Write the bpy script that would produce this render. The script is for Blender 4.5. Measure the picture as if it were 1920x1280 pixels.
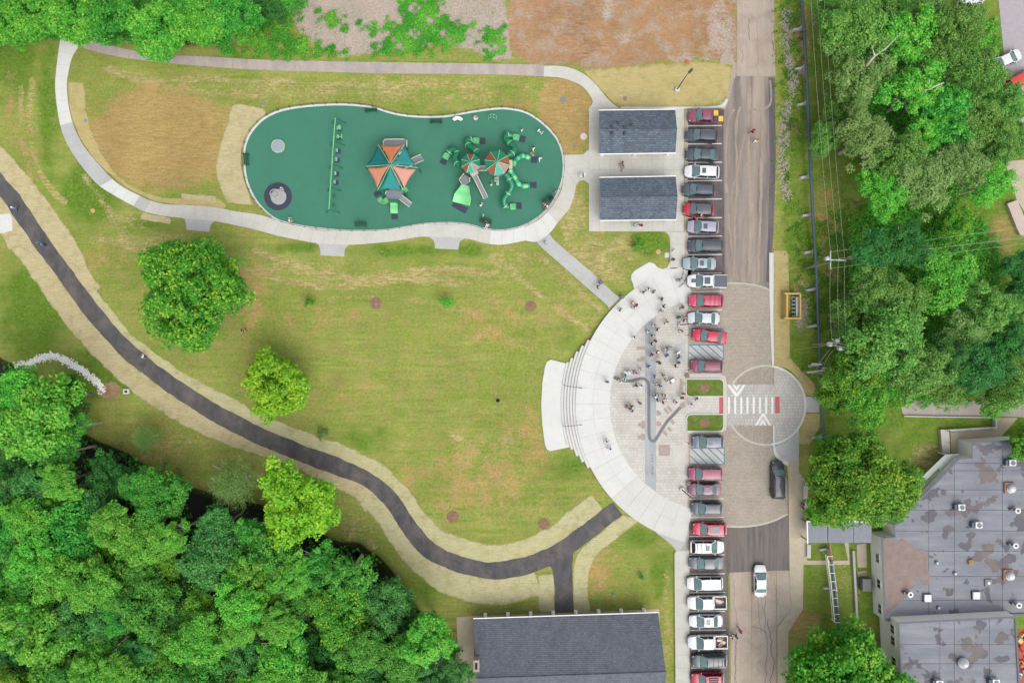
import bpy, bmesh, math, random
import numpy as np
from mathutils import Vector, Matrix
for o in list(bpy.data.objects): bpy.data.objects.remove(o)
scene = bpy.context.scene
COL = scene.collection
R = math.radians
# ------------------------------------------------------------ camera: a drone looking straight down from 117 m
S = 0.078          # metres on the ground per photograph pixel
H = 117.0
cam = bpy.data.cameras.new('camera'); camo = bpy.data.objects.new('camera', cam); COL.objects.link(camo)
camo.location = (0, 0, H); camo.rotation_euler = (0, 0, 0)
cam.sensor_width = 36; cam.lens = 36*H/(1920*S); cam.clip_end = 6000; cam.clip_start = 1
scene.camera = camo
# ------------------------------------------------------------ sky: bright overcast
SUN_EL, SUN_AZ = 58, 150           # azimuth in degrees clockwise from +Y
w = bpy.data.worlds.new('World'); scene.world = w; w.use_nodes = True
nt = w.node_tree; bg = nt.nodes['Background']
sky = nt.nodes.new('ShaderNodeTexSky'); sky.sky_type = 'NISHITA'; sky.sun_disc = False
sky.sun_elevation = R(SUN_EL); sky.sun_rotation = R(SUN_AZ); sky.dust_density = 4.0; sky.air_density = 1.2; sky.ozone_density = 1.0
hs = nt.nodes.new('ShaderNodeHueSaturation'); hs.inputs['Saturation'].default_value = 0.22
nt.links.new(sky.outputs[0], hs.inputs['Color']); nt.links.new(hs.outputs[0], bg.inputs[0])
bg.inputs[1].default_value = 0.15
sl = bpy.data.lights.new('sun', 'SUN'); sl.energy = 0.95; sl.angle = R(60); sl.color = (1, .965, .91)
so = bpy.data.objects.new('sun', sl); COL.objects.link(so)
dx, dy = math.sin(R(SUN_AZ))*math.cos(R(SUN_EL)), math.cos(R(SUN_AZ))*math.cos(R(SUN_EL))
so.rotation_euler = Vector((dx, dy, math.sin(R(SUN_EL)))).to_track_quat('Z', 'Y').to_euler()
so.location = (0, 0, 60)
vs = scene.view_settings; vs.view_transform = 'Standard'; vs.look = 'None'; vs.gamma = 1; vs.use_curve_mapping = False
vs.exposure = 0.67

# ------------------------------------------------------------ helpers
rnd = random.Random(7)
def P(px, py, h=0.0):
    "photo pixel -> ground plan position of a point known to be h metres above the ground"
    k = S*(H-h)/H
    return ((px-960)*k, (640-py)*k)
def P3(px, py, h=0.0):
    x, y = P(px, py, h); return (x, y, h)
def PL(pts, h=0.0): return [P(a, b, h) for a, b in pts]
def lin(c):
    c = c/255.0
    return c/12.92 if c <= .04045 else ((c+.055)/1.055)**2.4
GAIN = 1.7
def C(r, g, b, k=1.0):
    "photo colour of a plain lit surface -> its base colour"
    return tuple(min(.85, lin(v)/GAIN*k) for v in (r, g, b))
def smooth_line(pts, n=6, closed=False):
    "Catmull-Rom"
    out = []; m = len(pts)
    rng = range(m) if closed else range(m-1)
    for i in rng:
        if closed: p0, p1, p2, p3 = pts[(i-1) % m], pts[i], pts[(i+1) % m], pts[(i+2) % m]
        else: p0, p1, p2, p3 = pts[max(i-1, 0)], pts[i], pts[i+1], pts[min(i+2, m-1)]
        for k in range(n):
            t = k/n
            out.append(tuple(.5*((2*b)+(-a+c)*t+(2*a-5*b+4*c-d)*t*t+(-a+3*b-3*c+d)*t**3) for a, b, c, d in zip(p0, p1, p2, p3)))
    if not closed: out.append(tuple(pts[-1]))
    return out
def resample(pts, step):
    P_ = np.array(pts, float); d = np.r_[0, np.cumsum(np.hypot(*(P_[1:]-P_[:-1]).T))]
    n = max(2, int(round(d[-1]/step))+1); t = np.linspace(0, d[-1], n)
    return [(float(a), float(b)) for a, b in zip(np.interp(t, d, P_[:, 0]), np.interp(t, d, P_[:, 1]))]
def offset(pts, d, closed=False):
    "positive d: to the left of the travel direction"
    out = []; m = len(pts)
    for i in range(m):
        a = pts[(i-1) % m] if (closed or i > 0) else pts[i]; b = pts[(i+1) % m] if (closed or i < m-1) else pts[i]
        tx, ty = b[0]-a[0], b[1]-a[1]; l = math.hypot(tx, ty) or 1
        out.append((pts[i][0]-ty/l*d, pts[i][1]+tx/l*d))
    return out
def area(poly): return .5*sum(a[0]*b[1]-b[0]*a[1] for a, b in zip(poly, poly[1:]+poly[:1]))
def inside(poly, x, y):
    "vectorised point in polygon"
    x = np.asarray(x, float); y = np.asarray(y, float); c = np.zeros(x.shape, bool); m = len(poly)
    for i in range(m):
        x1, y1 = poly[i]; x2, y2 = poly[(i+1) % m]
        if y1 == y2: continue
        k = ((y1 > y) != (y2 > y)) & (x < (x2-x1)*(y-y1)/(y2-y1)+x1)
        c ^= k
    return c
def linedist(pts, x, y, closed=False):
    x = np.asarray(x, float); y = np.asarray(y, float); d = np.full(x.shape, 1e9); m = len(pts)
    for i in range(m if closed else m-1):
        (ax, ay), (bx, by) = pts[i], pts[(i+1) % m]
        vx, vy = bx-ax, by-ay; L2 = vx*vx+vy*vy or 1e-9
        t = np.clip(((x-ax)*vx+(y-ay)*vy)/L2, 0, 1)
        d = np.minimum(d, np.hypot(x-ax-t*vx, y-ay-t*vy))
    return d
def sstep(a, b, v):
    t = np.clip((v-a)/(b-a), 0, 1); return t*t*(3-2*t)

def even(A, B):
    "two edges with the same number of points"
    k = max(len(A), len(B))
    f = lambda q: [(float(np.interp(t, np.linspace(0, 1, len(q)), [p[0] for p in q])), float(np.interp(t, np.linspace(0, 1, len(q)), [p[1] for p in q]))) for t in np.linspace(0, 1, k)]
    return f(A), f(B)
class MB:
    "collects faces; build() links them as one mesh object"
    def __init__(s): s.v = []; s.f = []; s.m = []
    def add(s, vs, fs, mi=0):
        o = len(s.v); s.v += [tuple(p) for p in vs]
        for f in fs: s.f.append(tuple(i+o for i in f)); s.m.append(mi)
        return s
    def box(s, c, d, rz=0, mi=0, taper=1.0, ry=0, rx=0):
        hx, hy, hz = d[0]/2, d[1]/2, d[2]/2; vs = []
        M = Matrix.Rotation(rz, 3, 'Z') @ Matrix.Rotation(ry, 3, 'Y') @ Matrix.Rotation(rx, 3, 'X')
        for z in (-1, 1):
            k = taper if z > 0 else 1
            for x, y in ((-1, -1), (1, -1), (1, 1), (-1, 1)):
                v = M @ Vector((x*hx*k, y*hy*k, z*hz)); vs.append((c[0]+v.x, c[1]+v.y, c[2]+v.z))
        return s.add(vs, [(3, 2, 1, 0), (4, 5, 6, 7), (0, 1, 5, 4), (1, 2, 6, 5), (2, 3, 7, 6), (3, 0, 4, 7)], mi)
    def prism(s, poly, z0, z1, mi=0, bottom=True):
        if area(poly) < 0: poly = poly[::-1]
        n = len(poly); vs = [(x, y, z0) for x, y in poly]+[(x, y, z1) for x, y in poly]
        fs = [tuple(range(n, 2*n))]+[(i, (i+1) % n, n+(i+1) % n, n+i) for i in range(n)]
        if bottom: fs.append(tuple(range(n-1, -1, -1)))
        return s.add(vs, fs, mi)
    def tube(s, pts, r, n=8, mi=0, caps=True):
        pts = [Vector(p) for p in pts]; m = len(pts); rs = r if isinstance(r, (list, tuple)) else [r]*m
        vs = []; up = None
        for i, p in enumerate(pts):
            t = (pts[min(i+1, m-1)]-pts[max(i-1, 0)]).normalized()
            if up is None: up = Vector((0, 0, 1)) if abs(t.z) < .9 else Vector((1, 0, 0))
            a = t.cross(up).normalized(); b = a.cross(t).normalized(); up = b
            for k in range(n):
                q = 2*math.pi*k/n; d = a*math.cos(q)+b*math.sin(q); vs.append(p+d*rs[i])
        fs = []
        for i in range(m-1):
            for k in range(n):
                fs.append((i*n+k, i*n+(k+1) % n, (i+1)*n+(k+1) % n, (i+1)*n+k))
        if caps: fs += [tuple(range(n-1, -1, -1)), tuple(range((m-1)*n, m*n))]
        return s.add(vs, fs, mi)
    def lathe(s, prof, c=(0, 0, 0), n=16, mi=0):
        "prof: (radius, z) from bottom to top"
        vs = []; fs = []; m = len(prof)
        for r, z in prof:
            for k in range(n): q = 2*math.pi*k/n; vs.append((c[0]+r*math.cos(q), c[1]+r*math.sin(q), c[2]+z))
        for i in range(m-1):
            for k in range(n): fs.append((i*n+k, i*n+(k+1) % n, (i+1)*n+(k+1) % n, (i+1)*n+k))
        fs += [tuple(range(n-1, -1, -1)), tuple(range((m-1)*n, m*n))]
        return s.add(vs, fs, mi)
    def quad(s, a, b, c, d, mi=0): return s.add([a, b, c, d], [(0, 1, 2, 3)], mi)
    def strip(s, A, B, za, zb=None, skirt=.06, mi=0):
        "sheet between two equally long edges (A left, B right of travel); za = list of z"
        if len(A) != len(B): A, B = even(A, B)
        n = len(A); z = za if isinstance(za, (list, np.ndarray)) else [za]*n; z2 = (zb if zb is not None else z)
        z2 = z2 if isinstance(z2, (list, np.ndarray)) else [z2]*n
        vs = [(A[i][0], A[i][1], z[i]) for i in range(n)]+[(B[i][0], B[i][1], z2[i]) for i in range(n)]
        vs += [(A[i][0], A[i][1], z[i]-skirt) for i in range(n)]+[(B[i][0], B[i][1], z2[i]-skirt) for i in range(n)]
        fs = []
        for i in range(n-1):
            fs += [(i, n+i, n+i+1, i+1), (i, i+1, 2*n+i+1, 2*n+i), (n+i, 3*n+i, 3*n+i+1, n+i+1)]
        fs += [(0, 2*n, 3*n, n), (n-1, 2*n-1, 4*n-1, 3*n-1)]
        return s.add(vs, fs, mi)
    def mesh(s, name, smooth=False, fix=False):
        me = bpy.data.meshes.new(name); me.from_pydata(s.v, [], s.f)
        if any(s.m): me.polygons.foreach_set('material_index', s.m)
        if fix:
            bm = bmesh.new(); bm.from_mesh(me); bmesh.ops.recalc_face_normals(bm, faces=bm.faces); bm.to_mesh(me); bm.free()
        if smooth:
            me.shade_smooth()
            try: me.set_sharp_from_angle(angle=R(40))
            except Exception: pass
        me.update(); return me
    def build(s, name, mats, parent=None, smooth=False, fix=True):
        me = s.mesh(name, smooth, fix)
        for m in (mats if isinstance(mats, (list, tuple)) else [mats]): me.materials.append(m)
        return link(name, me, parent)
def link(name, me, parent=None):
    o = bpy.data.objects.new(name, me); COL.objects.link(o)
    if parent: o.parent = parent
    return o
def tag(o, label=None, cat=None, group=None, kind=None):
    if label: o['label'] = label
    if cat: o['category'] = cat
    if group: o['group'] = group
    if kind: o['kind'] = kind
    return o
def empty(name, loc, label=None, cat=None, group=None, rz=0):
    o = bpy.data.objects.new(name, None); COL.objects.link(o); o.location = loc; o.rotation_euler = (0, 0, rz); o.empty_display_size = .3
    return tag(o, label, cat, group)
def bevel(o, wd=.02, seg=1):
    bm = bmesh.new(); bm.from_mesh(o.data)
    bmesh.ops.bevel(bm, geom=[e for e in bm.edges if e.is_manifold and e.calc_face_angle(0) > .6], offset=wd, segments=seg, affect='EDGES', clamp_overlap=True)
    bm.to_mesh(o.data); bm.free(); return o

# ------------------------------------------------------------ materials
class NT:
    def __init__(s, name):
        s.mat = bpy.data.materials.new(name); s.mat.use_nodes = True; s.t = s.mat.node_tree; s.n = s.t.nodes
        s.b = s.n['Principled BSDF']; s.out = s.n['Material Output']
    def new(s, ty, **kw):
        n = s.n.new(ty)
        for k, v in kw.items(): setattr(n, k, v)
        return n
    def L(s, a, b): s.t.links.new(a, b)
    def pos(s): return s.new('ShaderNodeNewGeometry').outputs['Position']
    def obj(s): return s.new('ShaderNodeTexCoord').outputs['Object']
    def mapping(s, v, rot=0, sc=(1, 1, 1)):
        m = s.new('ShaderNodeMapping'); m.inputs['Rotation'].default_value = (0, 0, rot); m.inputs['Scale'].default_value = sc
        s.L(v, m.inputs['Vector']); return m.outputs[0]
    def noise(s, v, scale, detail=4, rough=.6, dist=0):
        n = s.new('ShaderNodeTexNoise'); n.inputs['Scale'].default_value = scale; n.inputs['Detail'].default_value = detail
        n.inputs['Roughness'].default_value = rough; n.inputs['Distortion'].default_value = dist
        s.L(v, n.inputs['Vector']); return n.outputs[0]
    def ramp(s, f, a, b, va=0, vb=1):
        m = s.new('ShaderNodeMapRange'); m.inputs[1].default_value = a; m.inputs[2].default_value = b; m.inputs[3].default_value = va; m.inputs[4].default_value = vb
        m.clamp = True; s.L(f, m.inputs[0]); return m.outputs[0]
    def mix(s, f, a, b, mode='MIX'):
        m = s.new('ShaderNodeMix'); m.data_type = 'RGBA'; m.blend_type = mode; m.clamp_factor = True
        for v, i in ((f, 0), (a, 6), (b, 7)):
            if hasattr(v, 'links') or hasattr(v, 'is_output'): s.L(v, m.inputs[i])
            elif i == 0: m.inputs[0].default_value = v
            else: m.inputs[i].default_value = (*v[:3], 1)
        return m.outputs[2]
    def math(s, op, a, b=0.0):
        m = s.new('ShaderNodeMath'); m.operation = op
        for v, i in ((a, 0), (b, 1)):
            if hasattr(v, 'is_output'): s.L(v, m.inputs[i])
            else: m.inputs[i].default_value = v
        return m.outputs[0]
    def attr(s, name):
        a = s.new('ShaderNodeAttribute'); a.attribute_name = name; return a.outputs['Fac']
    def col(s, c): s.L(c, s.b.inputs['Base Color'])
    def bump(s, h, strength=.3, dist=.02):
        b = s.new('ShaderNodeBump'); b.inputs['Strength'].default_value = strength; b.inputs['Distance'].default_value = dist
        s.L(h, b.inputs['Height']); s.L(b.outputs[0], s.b.inputs['Normal'])
def dk(c, k): return tuple(min(.9, v*k) for v in c)
MATS = {}
def mat(name, c, rough=.75, var=.18, scale=1.5, fine=14, metal=0, coat=0, spec=.4, world=True, bump=0):
    if name in MATS: return MATS[name]
    n = NT(name); n.b.inputs['Roughness'].default_value = rough; n.b.inputs['Metallic'].default_value = metal
    n.b.inputs['Specular IOR Level'].default_value = spec; n.b.inputs['Coat Weight'].default_value = coat; n.b.inputs['Coat Roughness'].default_value = .05
    v = n.pos() if world else n.obj()
    a = n.noise(v, scale, 5, .65); f = n.noise(v, fine, 3, .7)
    m1 = n.mix(n.ramp(a, .3, .7), dk(c, 1-var), dk(c, 1+var))
    m2 = n.mix(n.ramp(f, .35, .65), dk((.5, .5, .5), 1-var*.8), dk((.5, .5, .5), 1+var*.8))
    mm = n.new('ShaderNodeMix'); mm.data_type = 'RGBA'; mm.blend_type = 'MULTIPLY'; mm.inputs[0].default_value = 1
    sc = n.mix(1.0, m2, (2, 2, 2), 'MULTIPLY')
    n.L(m1, mm.inputs[6]); n.L(sc, mm.inputs[7]); n.col(mm.outputs[2])
    if bump: n.bump(f, bump, .03)
    MATS[name] = n.mat; return n.mat
# ============================================================ terrain
BANK = smooth_line(PL([(-900, 560), (-120, 640), (5, 668), (40, 700), (100, 760), (165, 812), (200, 828), (240, 845), (290, 880), (350, 905), (420, 925), (490, 940), (560, 962), (592, 985), (620, 1003), (645, 1010), (675, 1012), (692, 1026), (715, 1040), (738, 1066), (755, 1086), (766, 1108), (786, 1136), (815, 1172), (850, 1215), (872, 1290), (890, 1500), (900, 2400)]), 3)
WOOD = BANK+PL([(-900, 2400)])
PADC = P(1045, 760)
def terr(x, y):
    x = np.asarray(x, float); y = np.asarray(y, float)
    d = linedist(BANK, x, y); s = np.where(inside(WOOD, x, y), d, -d)
    h = -2.3*sstep(-.3, 2.6, s)+1.3*sstep(7.0, 11.0, s)
    r = np.hypot(x-PADC[0], (y-PADC[1])*.8)/S
    return h-.75*(1-sstep(75, 215, r))
def tz(x, y): return float(terr(np.array([x]), np.array([y]))[0])
def axis(lo, hi, st, far):
    a = list(np.arange(lo, hi+1e-6, st)); g = st; l = [lo]; u = [a[-1]]
    while u[-1] < far: g *= 1.5; u.append(u[-1]+g); l.append(l[-1]-g)
    return np.array(l[:0:-1]+a+u[1:])
gx = axis(-80, 80, .4, 1500); gy = axis(-55, 55, .4, 1500)
X, Y = np.meshgrid(gx, gy); nx, ny = len(gx), len(gy); Xf, Yf = X.ravel(), Y.ravel(); Zf = terr(Xf, Yf)
me = bpy.data.meshes.new('ground'); me.vertices.add(nx*ny); me.vertices.foreach_set('co', np.c_[Xf, Yf, Zf].ravel())
I = (np.arange(ny-1)[:, None]*nx+np.arange(nx-1)[None]).ravel(); Q = np.c_[I, I+1, I+1+nx, I+nx].ravel()
me.loops.add(len(Q)); me.loops.foreach_set('vertex_index', Q); me.polygons.add(len(I))
me.polygons.foreach_set('loop_start', np.arange(len(I))*4); me.update(calc_edges=True)
def paint(name, items):
    "what the ground is made of, from soft-edged patches (px polygon, softness px, strength)"
    v = np.zeros(len(Xf)); px = Xf/S+960; py = 640-Yf/S
    for poly, soft, k in items:
        if name in ('tan', 'lush', 'dry') and k < 1: soft *= 2.0
        if name == 'tan': k = min(.95, k*1.28)
        if isinstance(poly, dict): d = poly['w']-linedist(poly['l'], px, py); soft = poly['w']
        elif len(poly) == 1: cx, cy, rx, ry = poly[0]; d = (1-np.hypot((px-cx)/rx, (py-cy)/ry))*min(rx, ry)
        else:
            b = inside(poly, px, py); dd = linedist(poly, px, py, True); d = np.where(b, dd, -dd)
        m = k*sstep(-soft, soft, d); v = np.maximum(v, m) if k > 0 else v*(1+m)
    a = me.attributes.new(name, 'FLOAT', 'POINT'); a.data.foreach_set('value', v.astype(np.float32))
E = lambda x, y, a, b: [(x, y, a, b)]
DIRT = [(935, -300), (955, 20), (940, 60), (960, 100), (1000, 122), (1060, 124), (1110, 132), (1200, 125), (1300, 112), (1384, 118), (1384, -300)]
paint('tan', [(E(300, 262, 150, 100), 22, .75), (E(1062, 212, 54, 84), 8, .9), (E(980, 200, 60, 20), 12, .5), (E(20, 190, 14, 60), 14, .6), (E(45, 270, 12, 50), 12, .55),
    (E(700, 255, 120, 14), 10, .5), (E(640, 740, 90, 30), 25, .42), (E(880, 900, 160, 70), 40, .45), (E(1000, 830, 40, 90), 25, .5), (E(600, 600, 160, 30), 25, .4), (E(960, 600, 130, 60), 30, .4), (E(470, 560, 30, 90), 15, .45),
    (E(200, 480, 60, 26), 18, .5), (E(60, 300, 14, 70), 12, .5), (E(250, 850, 70, 20), 14, .45), (E(1120, 1070, 40, 60), 20, .5), (E(1510, 60, 12, 60), 8, .6), (E(1500, 150, 10, 70), 8, .55), (E(1500, 540, 14, 40), 8, .6),
    (E(1545, 390, 30, 60), 15, .5), (E(1510, 1170, 30, 40), 14, .7), (E(1620, 1190, 25, 30), 14, .6), (E(1880, 440, 30, 40), 12, .6), (E(940, 800, 30, 30), 15, .4), (E(1480, 1080, 6, 160), 5, .4)])
paint('soil', [(DIRT, 26, 1), (E(205, 732, 22, 16), 6, 1), (E(1545, 470, 10, 10), 4, .9), (E(1560, 510, 16, 10), 5, .9), (E(1500, 65, 10, 26), 5, .8), (E(1503, 140, 7, 30), 4, .7), (E(1488, 240, 10, 10), 4, .8)])
LN = lambda w_, *q: {'l': smooth_line(list(q), 3), 'w': w_}
paint('dry', [(LN(7, (190, 445), (260, 470), (340, 490), (460, 508), (560, 530), (650, 536), (760, 524), (880, 532)), 5, .85), (LN(9, (480, 470), (590, 512), (700, 522), (820, 505), (930, 512)), 5, .8), (LN(5, (1000, 470), (1060, 520), (1130, 585)), 4, .8), (LN(6, (950, 500), (1020, 560), (1100, 615)), 4, .75), (LN(6, (60, 150), (56, 250), (78, 330), (120, 380)), 4, .75), (LN(5, (40, 160), (40, 260), (60, 340)), 4, .65), (LN(8, (160, 330), (210, 400), (300, 440), (420, 462)), 4, .6), (LN(9, (200, 130), (340, 168), (480, 178)), 4, .75), (LN(6, (240, 150), (420, 150), (620, 158), (900, 160)), 4, .75), (LN(7, (1045, 400), (1080, 470), (1150, 520)), 4, .7), (LN(8, (830, 800), (900, 850), (960, 930)), 5, .6), (LN(8, (620, 560), (760, 560), (900, 590)), 5, .5),
    (E(620, 170, 400, 26), 18, .62), (E(900, 175, 120, 22), 14, .6), (E(420, 160, 120, 16), 14, .5), (E(560, 500, 160, 26), 18, .55), (E(800, 520, 180, 16), 12, .62), (E(960, 490, 60, 34), 14, .5), (E(1130, 480, 80, 60), 20, .62), (E(1080, 400, 24, 60), 10, .6), (E(60, 240, 20, 100), 16, .5), (E(250, 450, 90, 16), 12, .6),
    (E(230, 415, 50, 20), 10, .5), (E(150, 120, 20, 14), 8, .4), (E(940, 830, 60, 30), 20, .5), (E(870, 880, 60, 40), 20, .4), (E(300, 840, 110, 40), 20, .5), (E(1130, 1010, 40, 30), 14, .6), (E(1250, 1100, 8, 130), 6, .5), (E(1250, 1200, 9, 90), 6, .6), (E(680, 1000, 50, 50), 14, .5), (E(1000, 700, 20, 90), 16, .4), (E(1740, 860, 40, 40), 14, .6), (E(1580, 1100, 40, 60), 16, .5), (E(1475, 300, 20, 160), 12, .3), (E(1100, 160, 40, 20), 8, .3), (E(830, 960, 120, 50), 30, .45)])
paint('lush', [(E(90, 190, 26, 150), 18, .8), (E(20, 120, 60, 90), 20, .75), (E(170, 360, 60, 70), 20, .85), (E(270, 425, 60, 22), 12, .75), (E(560, 465, 60, 14), 8, .8), (E(760, 470, 110, 14), 8, .8), (E(880, 470, 40, 16), 8, .8), (E(60, 580, 80, 110), 25, .75), (E(200, 690, 90, 60), 20, .75), (E(700, 560, 90, 20), 16, .6), (E(640, 620, 200, 60), 40, .3), (E(1000, 540, 60, 50), 20, .4), (E(1060, 620, 40, 40), 16, .5), (E(1060, 880, 60, 40), 20, .6), (E(1215, 455, 40, 30), 8, .8), (E(1240, 1060, 26, 60), 12, .7), (E(1200, 1010, 50, 24), 10, .7), (E(680, 1010, 60, 40), 14, .6), (E(800, 1100, 60, 40), 14, .6), (E(430, 110, 260, 14), 8, .55),
    ([(1455, -100), (1470, 700), (1520, 860), (1500, 1000), (1500, 1280), (2000, 1300), (2000, -100)], 10, .62), (E(800, 120, 200, 6), 4, .8), (E(680, 820, 60, 30), 18, .6), (E(1080, 1130, 60, 14), 8, .5), (E(640, 710, 40, 30), 16, .4)])
paint('gravel', [([(540, -200), (545, 30), (560, 60), (600, 90), (640, 108), (680, 104), (760, 95), (820, 80), (880, 95), (930, 112), (962, 112), (950, 40), (940, -200)], 8, .85), (E(1168, 72, 34, 16), 16, .5), (E(1350, 60, 30, 60), 14, .6), (E(1364, 150, 18, 60), 6, .9), (E(1300, 110, 80, 10), 8, .6), (E(1140, 10, 16, 40), 8, .5), (E(1475, 250, 8, 120), 6, .6), (E(1482, 110, 7, 110), 5, .6), (E(1510, 540, 14, 16), 6, .5), (E(1500, 580, 14, 50), 8, .6)])
paint('floor', [([(x/S+960, 640-y/S) for x, y in offset(BANK, -.5)]+[(-900, 2400)], 10, 1), ([(-400, -300), (520, -300), (480, 20), (430, 80), (300, 92), (150, 66), (60, 60), (-400, 80)], 14, .8), ([(1600, -200), (1600, 200), (1680, 380), (1760, 600), (1640, 640), (1640, 740), (1940, 760), (1940, 300), (1860, 200), (1900, -200)], 20, .2)])
n = NT('ground_cover'); v = n.pos()
nb = n.noise(v, .07, 3); nm = n.noise(v, .45, 5, .65); nf = n.noise(v, 2.6, 4, .7); nx_ = n.noise(v, 11, 3, .75)
st = n.noise(n.mapping(v, R(-42), (.12, 1.5, 1)), 1.0, 4, .65); sw = n.noise(n.mapping(v, R(8), (.35, 2.2, 1)), 1.6, 4, .7, .8)
nl = n.noise(n.mapping(v, 0, (1, 1, 1)), .16, 6, .72, .5); h1 = n.noise(n.mapping(v, R(25), (.5, 4, 1)), 2.4, 3, .7, .6); h2 = n.noise(n.mapping(v, R(-65), (.5, 4, 1)), 2.1, 3, .7, .6)
def mask(at, k1=1.1, k2=.8, k3=.6, lo=.36, hi=.70):
    a = n.attr(at)
    j = n.math('ADD', n.math('MULTIPLY', n.math('SUBTRACT', nm, .5), k1), n.math('ADD', n.math('MULTIPLY', n.math('SUBTRACT', nf, .5), k2), n.math('MULTIPLY', n.math('SUBTRACT', nx_, .5), k3)))
    j = n.math('ADD', j, n.math('MULTIPLY', n.math('SUBTRACT', nl, .5), 1.1)); g = n.math('MULTIPLY', n.ramp(a, .0, .3), j)
    return n.ramp(n.math('ADD', a, g), lo, hi)
g1 = n.mix(n.ramp(st, .36, .64), C(136, 160, 66), C(176, 176, 100))
g1 = n.mix(n.ramp(n.math('ADD', nm, n.math('MULTIPLY', nb, .6)), .70, .98, 0, .75), g1, C(184, 164, 108))
g1 = n.mix(n.ramp(nb, .38, .62, 0, .55), g1, C(126, 156, 58))
g1 = n.mix(n.math('MULTIPLY', mask('lush'), .85), g1, n.mix(n.ramp(nf, .35, .65), C(72, 122, 30), C(112, 150, 46)))
g1 = n.mix(n.math('MULTIPLY', mask('dry'), .9), g1, n.mix(n.ramp(sw, .4, .6), C(204, 190, 140), C(160, 150, 82)))
so_ = n.mix(n.ramp(sw, .35, .65), C(164, 118, 90), C(202, 166, 132)); so_ = n.mix(n.ramp(nb, .42, .6), so_, C(184, 146, 110)); so_ = n.mix(n.ramp(nf, .5, .75, 0, .5), so_, C(150, 112, 84)); so_ = n.mix(n.ramp(nm, .48, .66, 0, .8), so_, C(186, 172, 158))
tn = n.mix(n.ramp(sw, .35, .65), C(176, 144, 88), C(204, 174, 122)); tn = n.mix(n.ramp(nf, .5, .75, 0, .5), tn, C(160, 124, 82)); g1 = n.mix(n.math('MULTIPLY', mask('tan'), .85), g1, tn)
g1 = n.mix(mask('soil', .8, .6, .5), g1, so_)
gr_ = n.mix(n.ramp(nx_, .35, .65), C(168, 152, 142), C(212, 198, 186))
g1 = n.mix(mask('gravel', .9, .6, .4), g1, gr_)
g1 = n.mix(mask('floor', .4, .4, .3), g1, n.mix(n.ramp(nf, .4, .6), C(58, 52, 38), C(60, 84, 34)))
g1 = n.mix(n.ramp(n.math('MAXIMUM', h1, h2), .60, .74, 0, .45), g1, C(206, 192, 148)); g1 = n.mix(n.ramp(n.math('MINIMUM', h1, h2), .30, .42, .40, 0), g1, C(104, 112, 46))
fine = n.mix(n.ramp(nx_, .3, .7), (.64, .65, .62), (1.36, 1.35, 1.32)); g1 = n.mix(1.0, g1, fine, 'MULTIPLY'); fine = n.mix(n.ramp(nl, .3, .7), (.84, .86, .86), (1.15, 1.13, 1.13)); g1 = n.mix(1.0, g1, fine, 'MULTIPLY')
fine = n.mix(n.ramp(nf, .3, .7), (.78, .79, .80), (1.2, 1.19, 1.18)); g1 = n.mix(1.0, g1, fine, 'MULTIPLY')
n.col(g1); n.b.inputs['Roughness'].default_value = .95; n.b.inputs['Specular IOR Level'].default_value = .1; n.bump(nx_, .5, .06)
me.materials.append(n.mat); me.shade_smooth()
tag(link('ground', me), kind='structure')

# ------------------------------------------------------------ surface materials
def streaky(name, c1, c2, c3, rot=0, sc=(1, .1, 1), s=1.2, rough=.9, fine=10, sb=(1, 1, 1)):
    n = NT(name); v = n.pos(); a = n.noise(n.mapping(v, rot, sc), s, 5, .65, .3); b = n.noise(n.mapping(v, rot, sb), .35, 6, .7, .4); f = n.noise(v, fine, 3, .75)
    c = n.mix(n.ramp(a, .36, .66), c1, c2); c = n.mix(n.ramp(b, .46, .70), c, c3)
    c = n.mix(1.0, c, n.mix(n.ramp(f, .3, .7), (.85,)*3, (1.16,)*3), 'MULTIPLY'); n.col(c)
    n.b.inputs['Roughness'].default_value = rough; n.b.inputs['Specular IOR Level'].default_value = .25; n.bump(f, .3, .02); return n.mat
M_conc = mat('concrete', C(214, 212, 203), .85, .07, .5, 5, bump=.1)
M_conc2 = mat('new_concrete', C(230, 230, 226), .85, .05, .5, 5, bump=.1)
M_conc3 = mat('grey_concrete', C(196, 196, 194), .85, .07, .5, 5, bump=.1)
M_conc4 = mat('mid_concrete', C(222, 221, 215), .85, .05, .5, 5, bump=.1)
M_buff = mat('buff_concrete', C(205, 192, 168), .85, .10, .7, 5, bump=.1)
M_bed = mat('joint_bed', C(186, 183, 174), .9, .1)
M_trail = streaky('fresh_asphalt', C(86, 84, 87), C(106, 103, 105), C(126, 118, 112), R(40), (1, .3, 1), 1.0)
M_lot = streaky('parking_asphalt', C(130, 121, 117), C(166, 154, 145), C(190, 176, 162), 0, (1, .07, 1), .9, sb=(1, .10, 1))
M_lot2 = streaky('lower_asphalt', C(112, 105, 104), C(146, 136, 130), C(134, 124, 118), 0, (1, .06, 1), 1.6)
M_old = streaky('old_road_concrete', C(190, 174, 160), C(202, 188, 174), C(176, 160, 148), 0, (1, .1, 1), .9)
M_oldpath = streaky('old_path_asphalt', C(186, 174, 168), C(200, 188, 178), C(176, 164, 160), R(85), (1, .12, 1), 1.0)
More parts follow.
